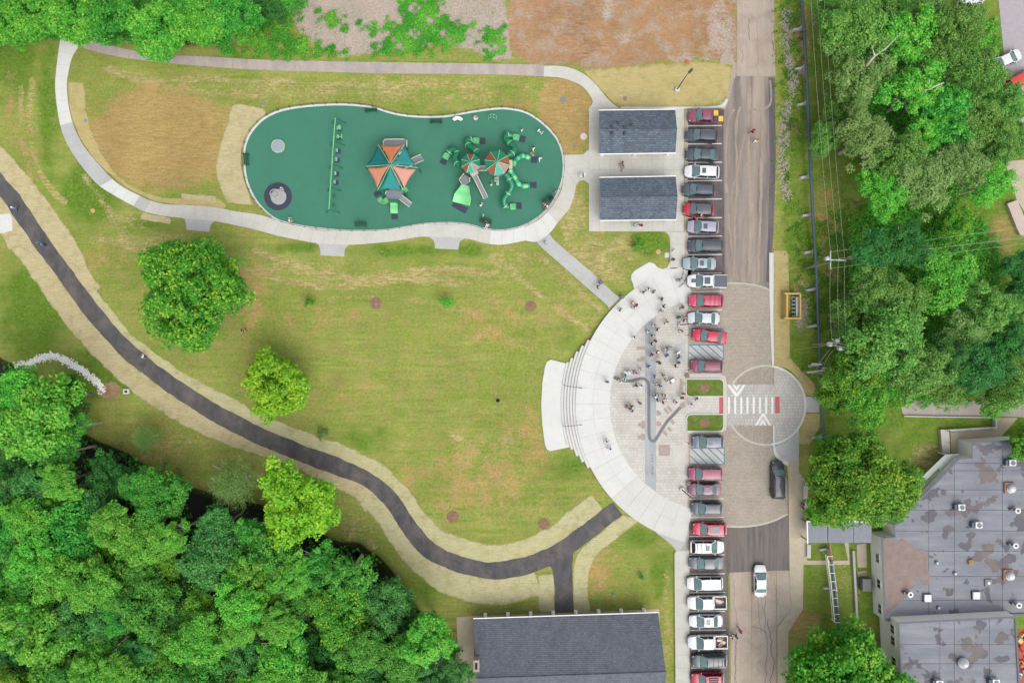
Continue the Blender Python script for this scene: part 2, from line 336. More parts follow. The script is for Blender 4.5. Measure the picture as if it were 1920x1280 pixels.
def straw(name, c1, c2, rot):
    n = NT(name); v = n.pos(); a = n.noise(n.mapping(v, rot, (.35, 3, 1)), 2.2, 4, .7, .4); b = n.noise(v, .6, 6, .75); f = n.noise(v, 9, 3, .8)
    c = n.mix(n.ramp(a, .35, .65), c1, c2); c = n.mix(n.ramp(b, .48, .70, 0, .7), c, C(168, 160, 98)); c = n.mix(1.0, c, n.mix(n.ramp(f, .3, .7), (.8,)*3, (1.18,)*3), 'MULTIPLY')
    e = n.math('ADD', n.attr('edge'), n.math('ADD', n.math('MULTIPLY', n.math('SUBTRACT', a, .5), .9), n.math('MULTIPLY', n.math('SUBTRACT', b, .5), 1.3))); gg = n.mix(n.ramp(f, .3, .7), C(128, 140, 62), C(170, 164, 92)); c = n.mix(n.ramp(e, .78, 1.08, 0, .8), c, gg)
    n.col(c); n.b.inputs['Roughness'].default_value = .95; n.b.inputs['Specular IOR Level'].default_value = .1; n.bump(f, .6, .05); return n.mat
M_straw = straw('straw', C(196, 182, 138), C(220, 208, 168), R(-40))
M_straw2 = straw('straw_fresh', C(194, 188, 142), C(218, 212, 170), R(60))
M_straw3 = straw('straw_golden', C(194, 176, 118), C(212, 196, 142), R(5))
def pavers(name, c, mort, bw, bh, rot=0, off=.5, jit=.18):
    n = NT(name); v = n.mapping(n.pos(), rot)
    b = n.new('ShaderNodeTexBrick'); n.L(v, b.inputs['Vector']); b.offset = off; b.squash = 1.4; b.squash_frequency = 3
    b.inputs['Color1'].default_value = (*dk(c, 1-jit), 1); b.inputs['Color2'].default_value = (*dk(c, 1+jit), 1); b.inputs['Mortar'].default_value = (*mort, 1)
    b.inputs['Scale'].default_value = 1; b.inputs['Mortar Size'].default_value = .022; b.inputs['Brick Width'].default_value = bw; b.inputs['Row Height'].default_value = bh
    a = n.noise(n.pos(), .4, 4); cc = n.mix(1.0, b.outputs[0], n.mix(n.ramp(a, .3, .7), (.92,)*3, (1.07,)*3), 'MULTIPLY'); n.col(cc)
    n.b.inputs['Roughness'].default_value = .85; n.bump(b.outputs['Fac'], -.3, .02); return n.mat
M_pave = pavers('pale_pavers', C(214, 210, 201), C(184, 180, 171), .62, .42, 0, .4, .07)
M_pave_road = pavers('tan_road_pavers', C(186, 174, 160), C(158, 147, 136), .42, .21, 0, .5, .10)
M_pave_dk = pavers('tan_road_pavers_crossed', C(180, 168, 154), C(150, 140, 130), .42, .21, R(90), .5, .12)
M_pave_w = pavers('grey_circle_pavers', C(200, 196, 190), C(158, 154, 148), .45, .45, 0, .5, .08)
M_band = streaky('blue_grey_band', C(178, 182, 186), C(192, 196, 198), C(168, 172, 178), 0, (1, .15, 1), 1.2)
M_river = mat('dark_inlay', C(128, 130, 132), .8, .1)
M_brown = mat('brown_pavers', C(182, 166, 156), .85, .12, 2)
M_white = mat('white_paint', C(242, 242, 240), .7, .05, 2)
M_blue = mat('blue_paint', C(40, 130, 172), .7, .08, 2)
M_red = mat('red_tactile', C(200, 105, 112), .8, .1, 2)
M_kerb = mat('kerb_concrete', C(208, 202, 190), .85, .08, .8)

def struct(name, mb, m, **k): return tag(mb.build(name, m, **k), kind='structure')
def sheet(name, pts, z, m, thick=.05, smooth=0, parent=None):
    w_ = PL(pts)
    if smooth: w_ = smooth_line(w_, smooth, True)
    o = MB().prism(w_, z-thick, z, bottom=False).build(name, m, parent)
    return o if parent else tag(o, kind='structure')
def densify(A, n): return smooth_line(A, n)
def slab_walk(name, A, B, z, m, step=1.7, sm=5, gap=.03, alt=None, bed=True):
    "concrete walk cast in slabs between two edges; returns the walk (its joint bed), slabs are children"
    if len(A) != len(B): print('EDGE MISMATCH', name, len(A), len(B))
    A = smooth_line(PL(A), sm); B = smooth_line(PL(B), sm)
    if len(A) != len(B): A, B = even(A, B)
    mid = np.array([((a[0]+b[0])/2, (a[1]+b[1])/2) for a, b in zip(A, B)]); d = np.r_[0, np.cumsum(np.hypot(*(mid[1:]-mid[:-1]).T))]
    Aa, Ba = np.array(A), np.array(B)
    at = lambda Q, t: (float(np.interp(t, d, Q[:, 0])), float(np.interp(t, d, Q[:, 1])))
    root = struct(name, MB().strip(A, B, z-.02, skirt=.3), M_bed)
    k = max(1, int(round(d[-1]/step))); ts = np.linspace(0, d[-1], k+1)
    for i in range(k):
        t0, t1 = ts[i]+gap/2, ts[i+1]-gap/2; tt = [t0]+[t for t in d if t0 < t < t1]+[t1]
        poly = [at(Aa, t) for t in tt]+[at(Ba, t) for t in reversed(tt)]
        mm = m
        if alt:
            for lo, hi, am in alt:
                if lo <= (i+.5)/k < hi: mm = am
        MB().prism(poly, z-.06, z+rnd.uniform(-.004, .004), bottom=False).build('slab', mm, root)
    return root
def slab_grid(root, x0, x1, y0, y1, nx, ny, z, m, gap=.03):
    for i in range(nx):
        for j in range(ny):
            a = P(x0+(x1-x0)*i/nx, y0+(y1-y0)*j/ny); b = P(x0+(x1-x0)*(i+1)/nx, y0+(y1-y0)*(j+1)/ny)
            MB().prism([(a[0]+gap/2, a[1]-gap/2), (b[0]-gap/2, a[1]-gap/2), (b[0]-gap/2, b[1]+gap/2), (a[0]+gap/2, b[1]+gap/2)], z-.06, z+rnd.uniform(-.004, .004), bottom=False).build('slab', m, root)
def slab_poly(root, pts, z, m, smooth=0):
    w_ = PL(pts)
    if smooth: w_ = smooth_line(w_, smooth, True)
    return MB().prism(w_, z-.3, z, bottom=False).build('slab', m, root)
ZW = .08
# ============================================================ playground floor
RUB = smooth_line(PL([(460, 290), (466, 262), (480, 240), (500, 222), (530, 209), (570, 202), (620, 198.5), (660, 199), (700, 204), (730, 213), (760, 219), (800, 221.5), (840, 220), (880, 213), (920, 207), (950, 206), (985, 213), (1015, 232), (1040, 258), (1052, 285), (1055, 315), (1050, 345), (1035, 378), (1010, 405), (980, 422), (945, 430), (910, 428), (880, 420), (845, 416.5), (800, 418), (760, 424), (720, 430), (660, 431.5), (620, 429), (570, 423), (530, 414), (505, 400), (480, 372), (464, 335)]), 5, True)
M_rub = mat('green_rubber', C(70, 136, 112), .9, .07, .3, 16)
ZR = .06
tag(MB().prism(RUB, -.1, ZR, bottom=False).build('playground_surface', M_rub), kind='structure')
sgn = 1 if area(RUB) < 0 else -1
rim_o = offset(RUB, sgn*.32, True)
struct('playground_rim', MB().strip(rim_o+rim_o[:1], RUB+RUB[:1], .11, skirt=.25), M_conc2)
# ============================================================ walks
bot = [(505, 404), (530, 418), (570, 427), (620, 433), (660, 435.5), (720, 434), (760, 428), (800, 422), (845, 420.5), (880, 424), (910, 432), (945, 434), (985, 425)]
A1 = [(114, 70), (109, 105), (105, 140), (104, 165), (108, 205), (117, 248), (134, 284), (160, 320), (186, 348), (219, 369), (255, 389), (272, 397), (300, 404), (342, 409), (403, 415), (440, 422), (480, 431), (520, 442), (560, 450), (595, 456), (655, 459), (700, 456), (740, 452), (780, 445), (803, 444), (872, 447), (905, 455), (940, 459), (985, 451)]
B1 = [(149, 87), (136, 108), (128, 140), (126, 165), (130, 203), (140, 240), (159, 276), (189, 312), (210, 335), (233, 352), (268, 370), (284, 376.5), (310, 383), (350, 385), (405, 389), (440, 396), (492, 404), (530, 418), (570, 427), (600, 432), (660, 435.5), (705, 434.5), (742, 431), (775, 426), (802, 422), (865, 422), (908, 431), (940, 434), (985, 425)]
wk = slab_walk('loop_walkway', A1, B1, ZW, M_conc, 1.75, alt=[(0, .135, M_conc2), (.135, .26, M_conc3), (.275, .325, M_conc2), (.325, .345, M_conc3), (.93, 1, M_conc2)])
for q in ([(342, 407), (347, 413), (349, 420), (349.5, 431), (392.5, 435), (395, 422), (403, 414)], [(592, 455), (598, 460), (600.5, 468), (601, 479), (645, 481), (647, 466), (656, 458)], [(803, 443), (812, 450), (815, 457), (815.5, 466), (859, 468), (862, 453), (873, 446)]):
    slab_poly(wk, q, ZW-.004, M_conc3)
wk2 = slab_walk('playground_east_walk', [(985, 451), (1006, 453), (1030, 438), (1050, 412), (1067, 392), (1076, 368), (1080, 347)], [(985, 426), (1000, 418), (1014, 409.5), (1030, 393), (1040, 380), (1053, 355), (1059, 318)], ZW, M_conc, 1.7, alt=[(0, .4, M_conc2)])
slab_poly(wk2, [(1059.3, 318), (1057, 291), (1093, 290), (1104, 280), (1104, 345), (1095, 337.5), (1087, 339), (1080.3, 347)], ZW-.003, M_conc)
pad = struct('pavilion_pad', MB().prism(PL([(1104, 203), (1283, 203), (1283, 434), (1106, 434)]), -.3, ZW-.02, bottom=False), M_bed)
slab_grid(pad, 1104, 1283, 203, 434, 9, 12, ZW, M_conc)
wk4 = slab_walk('north_link_walk', [(1020, 124), (1045, 124), (1070, 128), (1097, 141), (1120, 162), (1140, 187), (1160, 203)], [(1019, 144), (1040, 145), (1060, 148.5), (1088, 160), (1104, 176), (1111, 192), (1104.5, 203)], ZW, M_conc, 1.8)
wk3 = slab_walk('diagonal_walk', [(1006, 453.5), (1019, 467), (1060, 503), (1105, 543), (1137, 571), (1141, 579)], [(1031, 438.5), (1041, 452), (1082, 487), (1120, 520), (1148, 547), (1163, 557)], ZW-.002, M_conc3, 1.9)
sw_ = struct('parking_sidewalk', MB().prism(PL([(1256, 434.3), (1284, 434.3), (1284, 500), (1256, 500)]), -.3, ZW-.025, bottom=False), M_bed)
slab_grid(sw_, 1256.5, 1284, 434.5, 502, 1, 3, ZW, M_conc)
slab_poly(sw_, [(1245, 434.4), (1256.3, 434.4), (1256.3, 452), (1254.5, 442), (1251, 437)], ZW-.002, M_conc)
slab_poly(sw_, [(1189, 541), (1187, 532), (1183.5, 524), (1183.5, 515), (1190, 507), (1217, 491.5), (1226, 494), (1234, 502), (1243, 504.5), (1251, 501.5), (1256.3, 492), (1256.3, 503), (1284, 503), (1284, 501), (1276, 504), (1240, 515), (1210, 528)], ZW-.004, M_conc2)
tag(MB().strip(smooth_line(PL([(150, 62), (170, 74), (200, 84), (240, 93), (300, 102), (400, 107), (480, 112), (600, 115), (720, 117), (840, 118.5), (960, 120.5), (1020, 122)]), 4), smooth_line(PL([(147, 87), (168, 94), (195, 101), (235, 109), (300, 117), (400, 126), (480, 131), (600, 135), (720, 138), (840, 139), (960, 141), (1019, 144)]), 4), .05, skirt=.15).build('old_asphalt_path', M_oldpath), kind='structure')
sheet('expansion_joint', [(128, 64), (131, 63), (142, 75), (155, 85), (152, 88), (140, 79)], .095, mat('black_joint', (.02, .02, .025)), .1)
# ------------------------------------------------------------ asphalt trail and its straw blankets
TR = smooth_line(PL([(-60, 265), (-30, 308), (0, 347), (22, 372), (50, 412), (85, 462), (115, 505), (150, 555), (190, 606), (240, 658), (300, 706), (360, 748), (430, 789), (490, 818), (540, 838), (600, 862), (660, 884), (705, 909), (740, 944), (766, 985), (795, 1019), (830, 1045), (870, 1060), (920, 1069), (965, 1064), (1000, 1054), (1050, 1034), (1090, 1004), (1158, 953)]), 6)
TR = resample(TR, .6)
def drape(name, A, B, off, m, **k):
    A, B = even(A, B) if len(A) != len(B) else (A, B)
    za = terr(*np.array(A).T)+off; zb = terr(*np.array(B).T)+off
    return MB().strip(A, B, list(za), list(zb), skirt=.12).build(name, m)
def wob(pts, amp, seed):
    r = random.Random(seed); out = []; a = 0
    for i, p in enumerate(pts):
        a = .8*a+r.uniform(-1, 1)*amp*.5; out.append(a)
    q = []
    for i, p in enumerate(pts):
        a = pts[max(0, i-1)]; b = pts[min(len(pts)-1, i+1)]; tx, ty = b[0]-a[0], b[1]-a[1]; l = math.hypot(tx, ty) or 1
        q.append((p[0]-ty/l*out[i], p[1]+tx/l*out[i]))
    return q
HW = 1.2
tag(drape('asphalt_trail', wob(offset(TR, HW), .16, 1), wob(offset(TR, -HW), .16, 2), .045, M_trail), kind='structure')
tag(drape('trail_branch', *[wob(resample(PL(q), .6), .03, 3) for q in ([(1076, 1020), (1073, 1060), (1073.5, 1100), (1075, 1148)], [(1020, 1048), (1036, 1066), (1040, 1100), (1040, 1148)])], .049, M_trail), kind='structure')
def blanket(label, A, B, m, off, seed, amp=.2):
    L_ = max(sum(math.dist(a, b) for a, b in zip(q, q[1:])) for q in (A, B)); k = max(4, int(L_/.3))
    rs = lambda q: [(float(np.interp(t, np.linspace(0, 1, len(q)), [p[0] for p in q])), float(np.interp(t, np.linspace(0, 1, len(q)), [p[1] for p in q]))) for t in np.linspace(0, 1, k)]
    A, B = np.array(wob(rs(A), amp, seed)), np.array(wob(rs(B), amp, seed+50)); cols = [0, .12, .3, .5, .7, .88, 1]; n_ = len(cols); V = []; E2 = []
    for i in range(k):
        for c in cols:
            p = A[i]*(1-c)+B[i]*c; V.append((p[0], p[1], 0)); E2.append(max(abs(2*c-1)**2, 1 if i in (0, k-1) else 0))
    V = np.array(V); V[:, 2] = terr(V[:, 0], V[:, 1])+off
    me_ = bpy.data.meshes.new('straw_blanket'); me_.from_pydata([tuple(v) for v in V], [], [(i*n_+c, i*n_+c+1, (i+1)*n_+c+1, (i+1)*n_+c) for i in range(k-1) for c in range(n_-1)])
    bm = bmesh.new(); bm.from_mesh(me_); bmesh.ops.recalc_face_normals(bm, faces=bm.faces)
    if sum(f.normal.z for f in bm.faces) < 0: bmesh.ops.reverse_faces(bm, faces=bm.faces)
    bm.to_mesh(me_); bm.free(); at = me_.attributes.new('edge', 'FLOAT', 'POINT'); at.data.foreach_set('value', np.array(E2, np.float32)); me_.materials.append(m)
    return tag(link('straw_blanket', me_), label, 'straw mat', 'straw erosion blankets')
def widths(lo, hi, ws):
    "piecewise widths along a stretch of the trail"
    seg = TR[lo:hi]; ts = np.linspace(0, 1, len(seg)); return seg, [float(np.interp(t, np.linspace(0, 1, len(ws)), ws)) for t in ts]
def along(seg, dist):
    out = []
    for i in range(len(seg)):
        a = seg[max(0, i-1)]; b = seg[min(len(seg)-1, i+1)]; tx, ty = b[0]-a[0], b[1]-a[1]; l = math.hypot(tx, ty) or 1
        out.append((seg[i][0]-ty/l*dist[i], seg[i][1]+tx/l*dist[i]))
    return out
NT_ = len(TR)
def idx(px, py):
    p = P(px, py); return min(range(NT_), key=lambda i: math.dist(TR[i], p))
i_a, i_b, i_c, i_d = idx(150, 555), idx(705, 909), idx(1020, 1046), NT_-1
for lab, lo, hi, side, ws, m, of in (
    ('wide straw erosion blanket on the lawn side of the upper trail', 0, i_a+2, 1, [2.4, 2.9, 2.9, 1.9], M_straw, .018),
    ('narrow straw erosion blanket between the trail and the tree lawn', i_a, i_b+3, 1, [1.2, 1.0, 1.3, 1.9, 1.9, 2.0, 1.7], M_straw2, .022),
    ('straw erosion blanket round the inner bend up to the plaza', i_b, i_d-2, 1, [1.7, 1.6, 2.1, 2.6, 2.6, 2.5, 2.6, 2.6], M_straw2, .019),
    ('long straw erosion blanket on the creek side of the trail', 0, i_b+4, -1, [2.0, 3.4, 2.9, 3.0, 2.8, 3.0, 2.4, 1.2, 1.4, 2.6], M_straw, .02),
    ('broad straw erosion blanket round the outer bend above the creek', i_b, i_c-2, -1, [2.6, 2.4, 2.6, 3.6, 3.8, 3.8], M_straw2, .023)):
    seg, wd = widths(lo, hi, ws)
    A = along(seg, [side*(HW-.25)]*len(seg)); B = along(seg, [side*(HW+q) for q in wd])
    if side > 0: A, B = B, A
    blanket(lab, A, B, m, of, lo+7)
for k, (lab, q, q2, m, of) in enumerate((
    ('straw strip on the building side of the trail fork', [(1200, 975), (1170, 1000), (1120, 1040), (1102, 1085), (1106, 1147)], [(1163, 963), (1130, 995), (1090, 1028), (1074, 1070), (1076, 1147)], M_straw2, .025),
    ('short straw strip left of the trail branch by the big roof', [(1040, 1075), (1040, 1147)], [(1008, 1078), (1011, 1147)], M_straw2, .027),
    ('pale straw blanket curving inside the loop walkway', [(157, 155), (163, 215), (180, 265), (205, 310), (240, 345), (290, 368), (340, 372), (400, 368), (425, 385)], [(128, 155), (131, 203), (144, 245), (170, 290), (205, 325), (245, 355), (290, 376), (340, 384), (420, 391)], M_straw3, .018),
    ('ribbed straw blanket wrapping the west end of the playground', [(495, 205), (440, 197), (425, 240), (410, 285), (406, 330), (425, 380)], [(500, 214), (478, 233), (460, 262), (453, 292), (458, 340), (478, 385)], M_straw, .02),
    ('small straw mat below the loop walkway notch', [(265, 398), (290, 403), (322, 408)], [(263, 411), (290, 415), (320, 420)], M_straw, .018),
    ('short stepped straw mat above the walkway notch', [(340, 362), (405, 368)], [(340, 372), (405, 380)], M_straw, .024),
    ('golden straw cover north of the shingled pavilions', [(1092, 131), (1200, 123), (1300, 116), (1374, 122)], [(1160, 203), (1220, 203), (1300, 202), (1361, 190)], M_straw3, .02),
    ('straw strip between the lot kerb and the dark pipe', [(1451, 470), (1450, 540), (1450, 610), (1452, 690)], [(1478, 470), (1480, 540), (1480, 610), (1481, 672)], M_straw3, .02),
    ('straw collar round the paved circle above the short walk', [(1450, 684), (1475, 690), (1495, 708), (1506, 742)], [(1480, 668), (1503, 694), (1524, 716), (1530, 742)], M_straw3, .022),
    ('straw patch round the paved circle below the short walk', [(1508, 774), (1505, 790), (1498, 800), (1498, 832)], [(1536, 774), (1537, 800), (1528, 815), (1518, 833)], M_straw3, .022),
    ('frayed straw mat beside the white slab on the trail edge', [(8, 445), (36, 440), (60, 458)], [(16, 469), (42, 465), (75, 490)], M_straw, .03))):
    a, b = resample(smooth_line(PL(q), 4), .5), resample(smooth_line(PL(q2), 4), .5)
    blanket(lab, a, b, m, of, 200+k*3, .10)
# ============================================================ roads and car park
LOTZ = .02
sheet('parking_lot', [(1288, 206), (1360, 206), (1366, 190), (1376, 150), (1381, 143), (1453, 143), (1455, 300), (1450, 440), (1444, 560), (1444, 620), (1288, 620)], LOTZ, M_lot)
sheet('stall_asphalt', [(1290, 207), (1356, 207), (1359, 540), (1290, 540)], LOTZ+.004, streaky('stall_asphalt', C(100, 92, 96), C(124, 114, 116), C(134, 124, 122), 0, (1, .3, 1), 1.0), .02)
M_dust = streaky('road_dust', C(186, 170, 154), C(172, 156, 142), C(160, 146, 136), 0, (1, .2, 1), 1.5)
for k, (q, wd) in enumerate((([(1376, 205), (1364, 232), (1362, 300), (1362.5, 362)], .28), ([(1388, 200), (1380, 240), (1382, 330), (1378, 400), (1376, 520)], .3), ([(1405, 150), (1404, 300), (1408, 420), (1404, 528)], .5), ([(1430, 150), (1428, 300), (1424, 440), (1420, 530)], .4), ([(1444, 150), (1446, 185), (1440, 200), (1425, 207), (1408, 205)], .3), ([(1396, 250), (1380, 330), (1368, 380)], .16), ([(1366, 400), (1372, 470), (1384, 525)], .2), ([(1414, 215), (1412, 420)], .22))):
    w_ = wob(resample(smooth_line(PL(q), 5), .4), .10, 500+k); tag(MB().strip(wob(offset(w_, wd/2), .08, 520+k), wob(offset(w_, -wd/2), .08, 540+k), LOTZ+.0075+.0004*k, skirt=.004).build('dust_track', M_dust), kind='structure')
sheet('lot_edge_strip', [(1441, 146), (1453, 146), (1454.5, 300), (1449.5, 440), (1443.5, 530), (1436, 528), (1440, 440), (1443, 300)], LOTZ+.006, streaky('edge_asphalt', C(96, 92, 100), C(128, 120, 122), C(110, 104, 108), 0, (1, .06, 1), 1.2), .03)
sheet('old_road', [(1381.5, -120), (1452, -120), (1451, 60), (1453, 100), (1454, 143), (1381, 143), (1382, 60)], LOTZ+.004, M_old, .06)
sheet('lower_lot', [(1288, 940), (1480, 940), (1482, 1069), (1365, 1075), (1368, 1300), (1288, 1300)], LOTZ, M_lot2)
for q in ([(1368, 1073), (1408.5, 1071), (1410, 1400), (1372, 1400)], [(1409.4, 1071), (1455, 1069), (1456, 1400), (1410.8, 1400)], [(1456, 1069), (1480, 1069), (1484, 1142), (1457, 1172), (1457, 1400), (1456.8, 1400)]):
    sheet('old_road_slab', q, LOTZ+.004, M_old, .06)
PAVE = PL([(1288, 583), (1288, 540), (1340, 534)])+smooth_line(PL([(1365, 532), (1400, 533), (1430, 539), (1443, 545)]), 4)+PL([(1446, 640), (1446, 800), (1452, 860), (1476, 900), (1477, 962)])+smooth_line(PL([(1477, 962), (1450, 975), (1420, 983), (1390, 986), (1362, 985)]), 4)+PL([(1340, 983), (1288, 975)])
tag(MB().prism(PAVE, -.05, LOTZ+.008, bottom=False).build('paver_road', M_pave_road), kind='structure')
def arcp(c, r, a0, a1, n): return [(c[0]+r*math.cos(R(a0+(a1-a0)*i/n)), c[1]+r*math.sin(R(a0+(a1-a0)*i/n))) for i in range(n+1)]
def ring(name, c, r0, r1, a0, a1, z, m, n=48, parent=None):
    A = arcp(c, r1, a0, a1, n); B = arcp(c, r0, a0, a1, n); o = MB().strip(A, B, z, skirt=.05).build(name, m, parent); return o if parent else tag(o, kind='structure')
def pline(name, pts, wd, z, m, parent=None, sm=0, kind='structure'):
    w_ = PL(pts); w_ = smooth_line(w_, sm) if sm else w_
    o = MB().strip(offset(w_, wd/2), offset(w_, -wd/2), z, skirt=.012).build(name, m, parent); return o if parent else tag(o, kind=kind)
pline('paver_edging', [(1340, 534), (1365, 531), (1400, 532), (1430, 538), (1444, 545)], .22, LOTZ+.014, M_kerb, sm=5)
pline('paver_edging', [(1362, 986), (1390, 987), (1420, 984), (1450, 976), (1477, 963)], .25, LOTZ+.014, M_kerb, sm=5)
CC = P(1436, 759.5); CR = 74*S
tag(MB().prism(arcp(CC, CR, 0, 360, 64)[:-1], 0, LOTZ+.012, bottom=False).build('crossing_circle', M_pave_dk), kind='structure')
sheet('speed_table', [(1362.5, 720), (1452, 720), (1452, 797), (1363, 797)], LOTZ+.03, M_pave_w, .03)
ring('circle_edging', CC, CR-.14, CR+.14, 0, 360, LOTZ+.02, M_kerb, 72)
E_ = [p for p in arcp(CC, CR-.15, -77, 77, 40)]
BUL = [P(1451.5, 683)]+E_[::-1]+[P(1451.5, 836)]
tag(MB().prism(BUL, -.2, ZW, bottom=False).build('circle_forecourt', M_pave_w), kind='structure')
ring('forecourt_edging', CC, CR-.15, CR+.15, -82, 82, ZW+.006, M_conc2, 40)
ewk = struct('east_sidewalk', MB().prism(PL([(1452, 837), (1452, 846), (1460, 858), (1475, 866), (1478, 900), (1480, 1075), (1484, 1140), (1457.5, 1175), (1457.5, 1300), (1478, 1300), (1478, 1184), (1505, 1142), (1506, 1060), (1513, 1050), (1511, 905), (1498, 884), (1498, 800)]), -.2, ZW-.02, bottom=False), M_bed)
for q, m in (([(1498, 801), (1490, 815), (1470, 830), (1453, 837), (1453, 846), (1460, 857), (1475, 864.5), (1498, 864.5)], M_conc3), ([(1475.5, 865), (1498, 865), (1498, 884), (1477.5, 884)], M_buff), ([(1477.5, 884.4), (1498.2, 884.4), (1508, 897), (1511, 905), (1511.3, 975), (1479, 975)], M_buff), ([(1479, 975.4), (1511.5, 975.4), (1512, 1006), (1479.6, 1006)], M_buff), ([(1479.6, 1006.4), (1512, 1006.4), (1513, 1050), (1506, 1060), (1505.6, 1100), (1481.5, 1100)], M_buff), ([(1481.5, 1100.4), (1505.6, 1100.4), (1505, 1142), (1484, 1142)], M_buff), ([(1483.6, 1142.4), (1504.6, 1142.4), (1478.4, 1183), (1457.6, 1175)], M_buff), ([(1457.7, 1175.6), (1478, 1183.6), (1478, 1230), (1457.7, 1230)], M_buff), ([(1457.7, 1230.4), (1478, 1230.4), (1478, 1300), (1457.7, 1300)], M_buff)):
    slab_poly(ewk, q, ZW+rnd.uniform(-.003, .003), m)
kb = struct('lot_kerb', MB().strip(PL([(1447, 684), (1444, 620), (1442, 545), (1442, 474)]), PL([(1451, 684), (1450, 620), (1450, 545), (1450, 474)]), .13, skirt=.2), M_conc2)
struct('lot_kerb', MB().strip(smooth_line(PL([(1449, 797), (1449.5, 840), (1454, 856), (1468, 868), (1476, 873)]), 4), smooth_line(PL([(1452, 797), (1453, 838), (1459, 853), (1471, 862), (1479, 866)]), 4), .13, skirt=.2), M_conc2)
stub = struct('short_walk', MB().prism(PL([(1507, 743), (1536, 743), (1536, 773), (1507, 773)]), -.2, ZW-.02, bottom=False), M_bed)
slab_grid(stub, 1507.5, 1536, 743, 773, 2, 1, ZW-.003, M_conc3)
# crossing paint: eight bars and two double chevrons, each one a painted piece
for i in range(8):
    x = 1366.5+i*11.65; sheet('crossing_bar', [(x-2, 744), (x+2, 744), (x+2, 775), (x-2, 775)], LOTZ+.036, M_white, .005)
for q in ([(1363.5, 721), (1368, 721), (1381.5, 737), (1393, 721), (1398, 721), (1383, 743.5), (1378.5, 743.5)], [(1373, 721), (1377.5, 721), (1381, 726), (1384, 721), (1388.5, 721), (1381, 733)], [(1415, 797), (1429, 774.5), (1432.5, 774.5), (1446.5, 797), (1441.5, 797), (1430.7, 780), (1420, 797)], [(1423, 797.5), (1430, 784), (1437, 797.5), (1433, 797.5), (1430, 792), (1427, 797.5)]):
    sheet('chevron_marking', q, LOTZ+.0365, M_white, .005)
sheet('tactile_paving', [(1453, 743), (1461.5, 743), (1461.5, 774.5), (1453, 774.5)], ZW+.014, M_red, .03)
# stall lines
for y in (236, 270, 304.6, 339, 373.6, 408.5, 443, 477.5, 512.2, 546.8, 581.4, 934.5, 969.5, 1004.5, 1039.5, 1075, 1110, 1145.5, 1180.5, 1216, 1251):
    d = (y-700)*.012
    pline('stall_line', [(1289+max(0, d), y+.4), (1353.5+max(0, d)*1.2, y-.4)], .13, LOTZ+.016, M_white)
for y0, y1 in ((616, 616.6), (899.5, 900)): pline('blue_stall_line', [(1292, y0), (1356, y1)], .11, LOTZ+.016, M_blue)
for y0, y1, xo in ((646.5, 675, 0), (839.5, 870, 2)):
    for q in ([(1292+xo, y0), (1356+xo, y0)], [(1292+xo, y1), (1356+xo, y1)], [(1356+xo, y0), (1356+xo, y1)]): pline('blue_stall_line', q, .11, LOTZ+.016, M_blue)
    for x in (1277, 1293, 1309, 1325, 1341):
        a, b = (x, y0), (x+32, y1)
        if a[0] < 1292: a = (1292, y0+(1292-x)/32*(y1-y0))
        if b[0] > 1356: b = (1356, y0+(1356-x)/32*(y1-y0))
        pline('blue_hatch_line', [(a[0]+xo, a[1]), (b[0]+xo, b[1])], .13, LOTZ+.0165, M_blue)
sheet('access_aisle', [(1292, 646.5), (1356, 646.5), (1356, 675), (1292, 675)], LOTZ+.011, mat('aisle_wash', C(204, 204, 198), .8, .08), .01)
sheet('access_aisle', [(1294, 839.5), (1358, 839.5), (1358, 870), (1294, 870)], LOTZ+.011, MATS['aisle_wash'], .01)
# buff gutter strip and kerbs along the stalls
for y0, y1, xo in ((206, 500, 0), (500, 700, 0), (806, 1040, 1.5), (1040, 1300, 3)):
    sheet('stall_gutter', [(1284+xo, y0), (1290+xo, y0), (1290+xo, y1), (1284+xo, y1)], LOTZ+.02, M_buff, .05)
struct('lot_kerb', MB().strip(smooth_line(PL([(1164, 201), (1300, 200.5), (1345, 198.5), (1356, 193), (1360, 186)]), 5), smooth_line(PL([(1164, 204.5), (1300, 204.5), (1350, 203), (1361, 196), (1364.5, 187)]), 5), .13, skirt=.2), M_conc2)
# cracks in the old slabs
M_crack = mat('crack_fill', C(138, 124, 114), .9, .1)
def crack(pts, wd, seed, z=LOTZ+.006):
    wd *= .6; w_ = wob(resample(PL(pts), .3), .3, seed); MB_ = MB().strip(offset(w_, wd/2), offset(w_, -wd/2), z, skirt=.01); tag(MB_.build('road_crack', M_crack), kind='structure')
for k, (q, wd) in enumerate((([(1377, 1085), (1380, 1150), (1378, 1220), (1377, 1290)], .10), ([(1379, 1200), (1377, 1285)], .16), ([(1434, 1120), (1436, 1200), (1437, 1290)], .16), ([(1410, 1172), (1425, 1180), (1438, 1186)], .14), ([(1422, 1125), (1424, 1160), (1430, 1186)], .12), ([(1405, 35), (1404.5, 75)], .16), ([(1420, 40), (1419, 143)], .07), ([(1392, 95), (1393, 120)], .13), ([(1447, 75), (1452, 100)], .2), ([(1455, 1085), (1456, 1140)], .1), ([(1440, 1160), (1450, 1240), (1446, 1290)], .2))): crack(q, wd, 300+k)
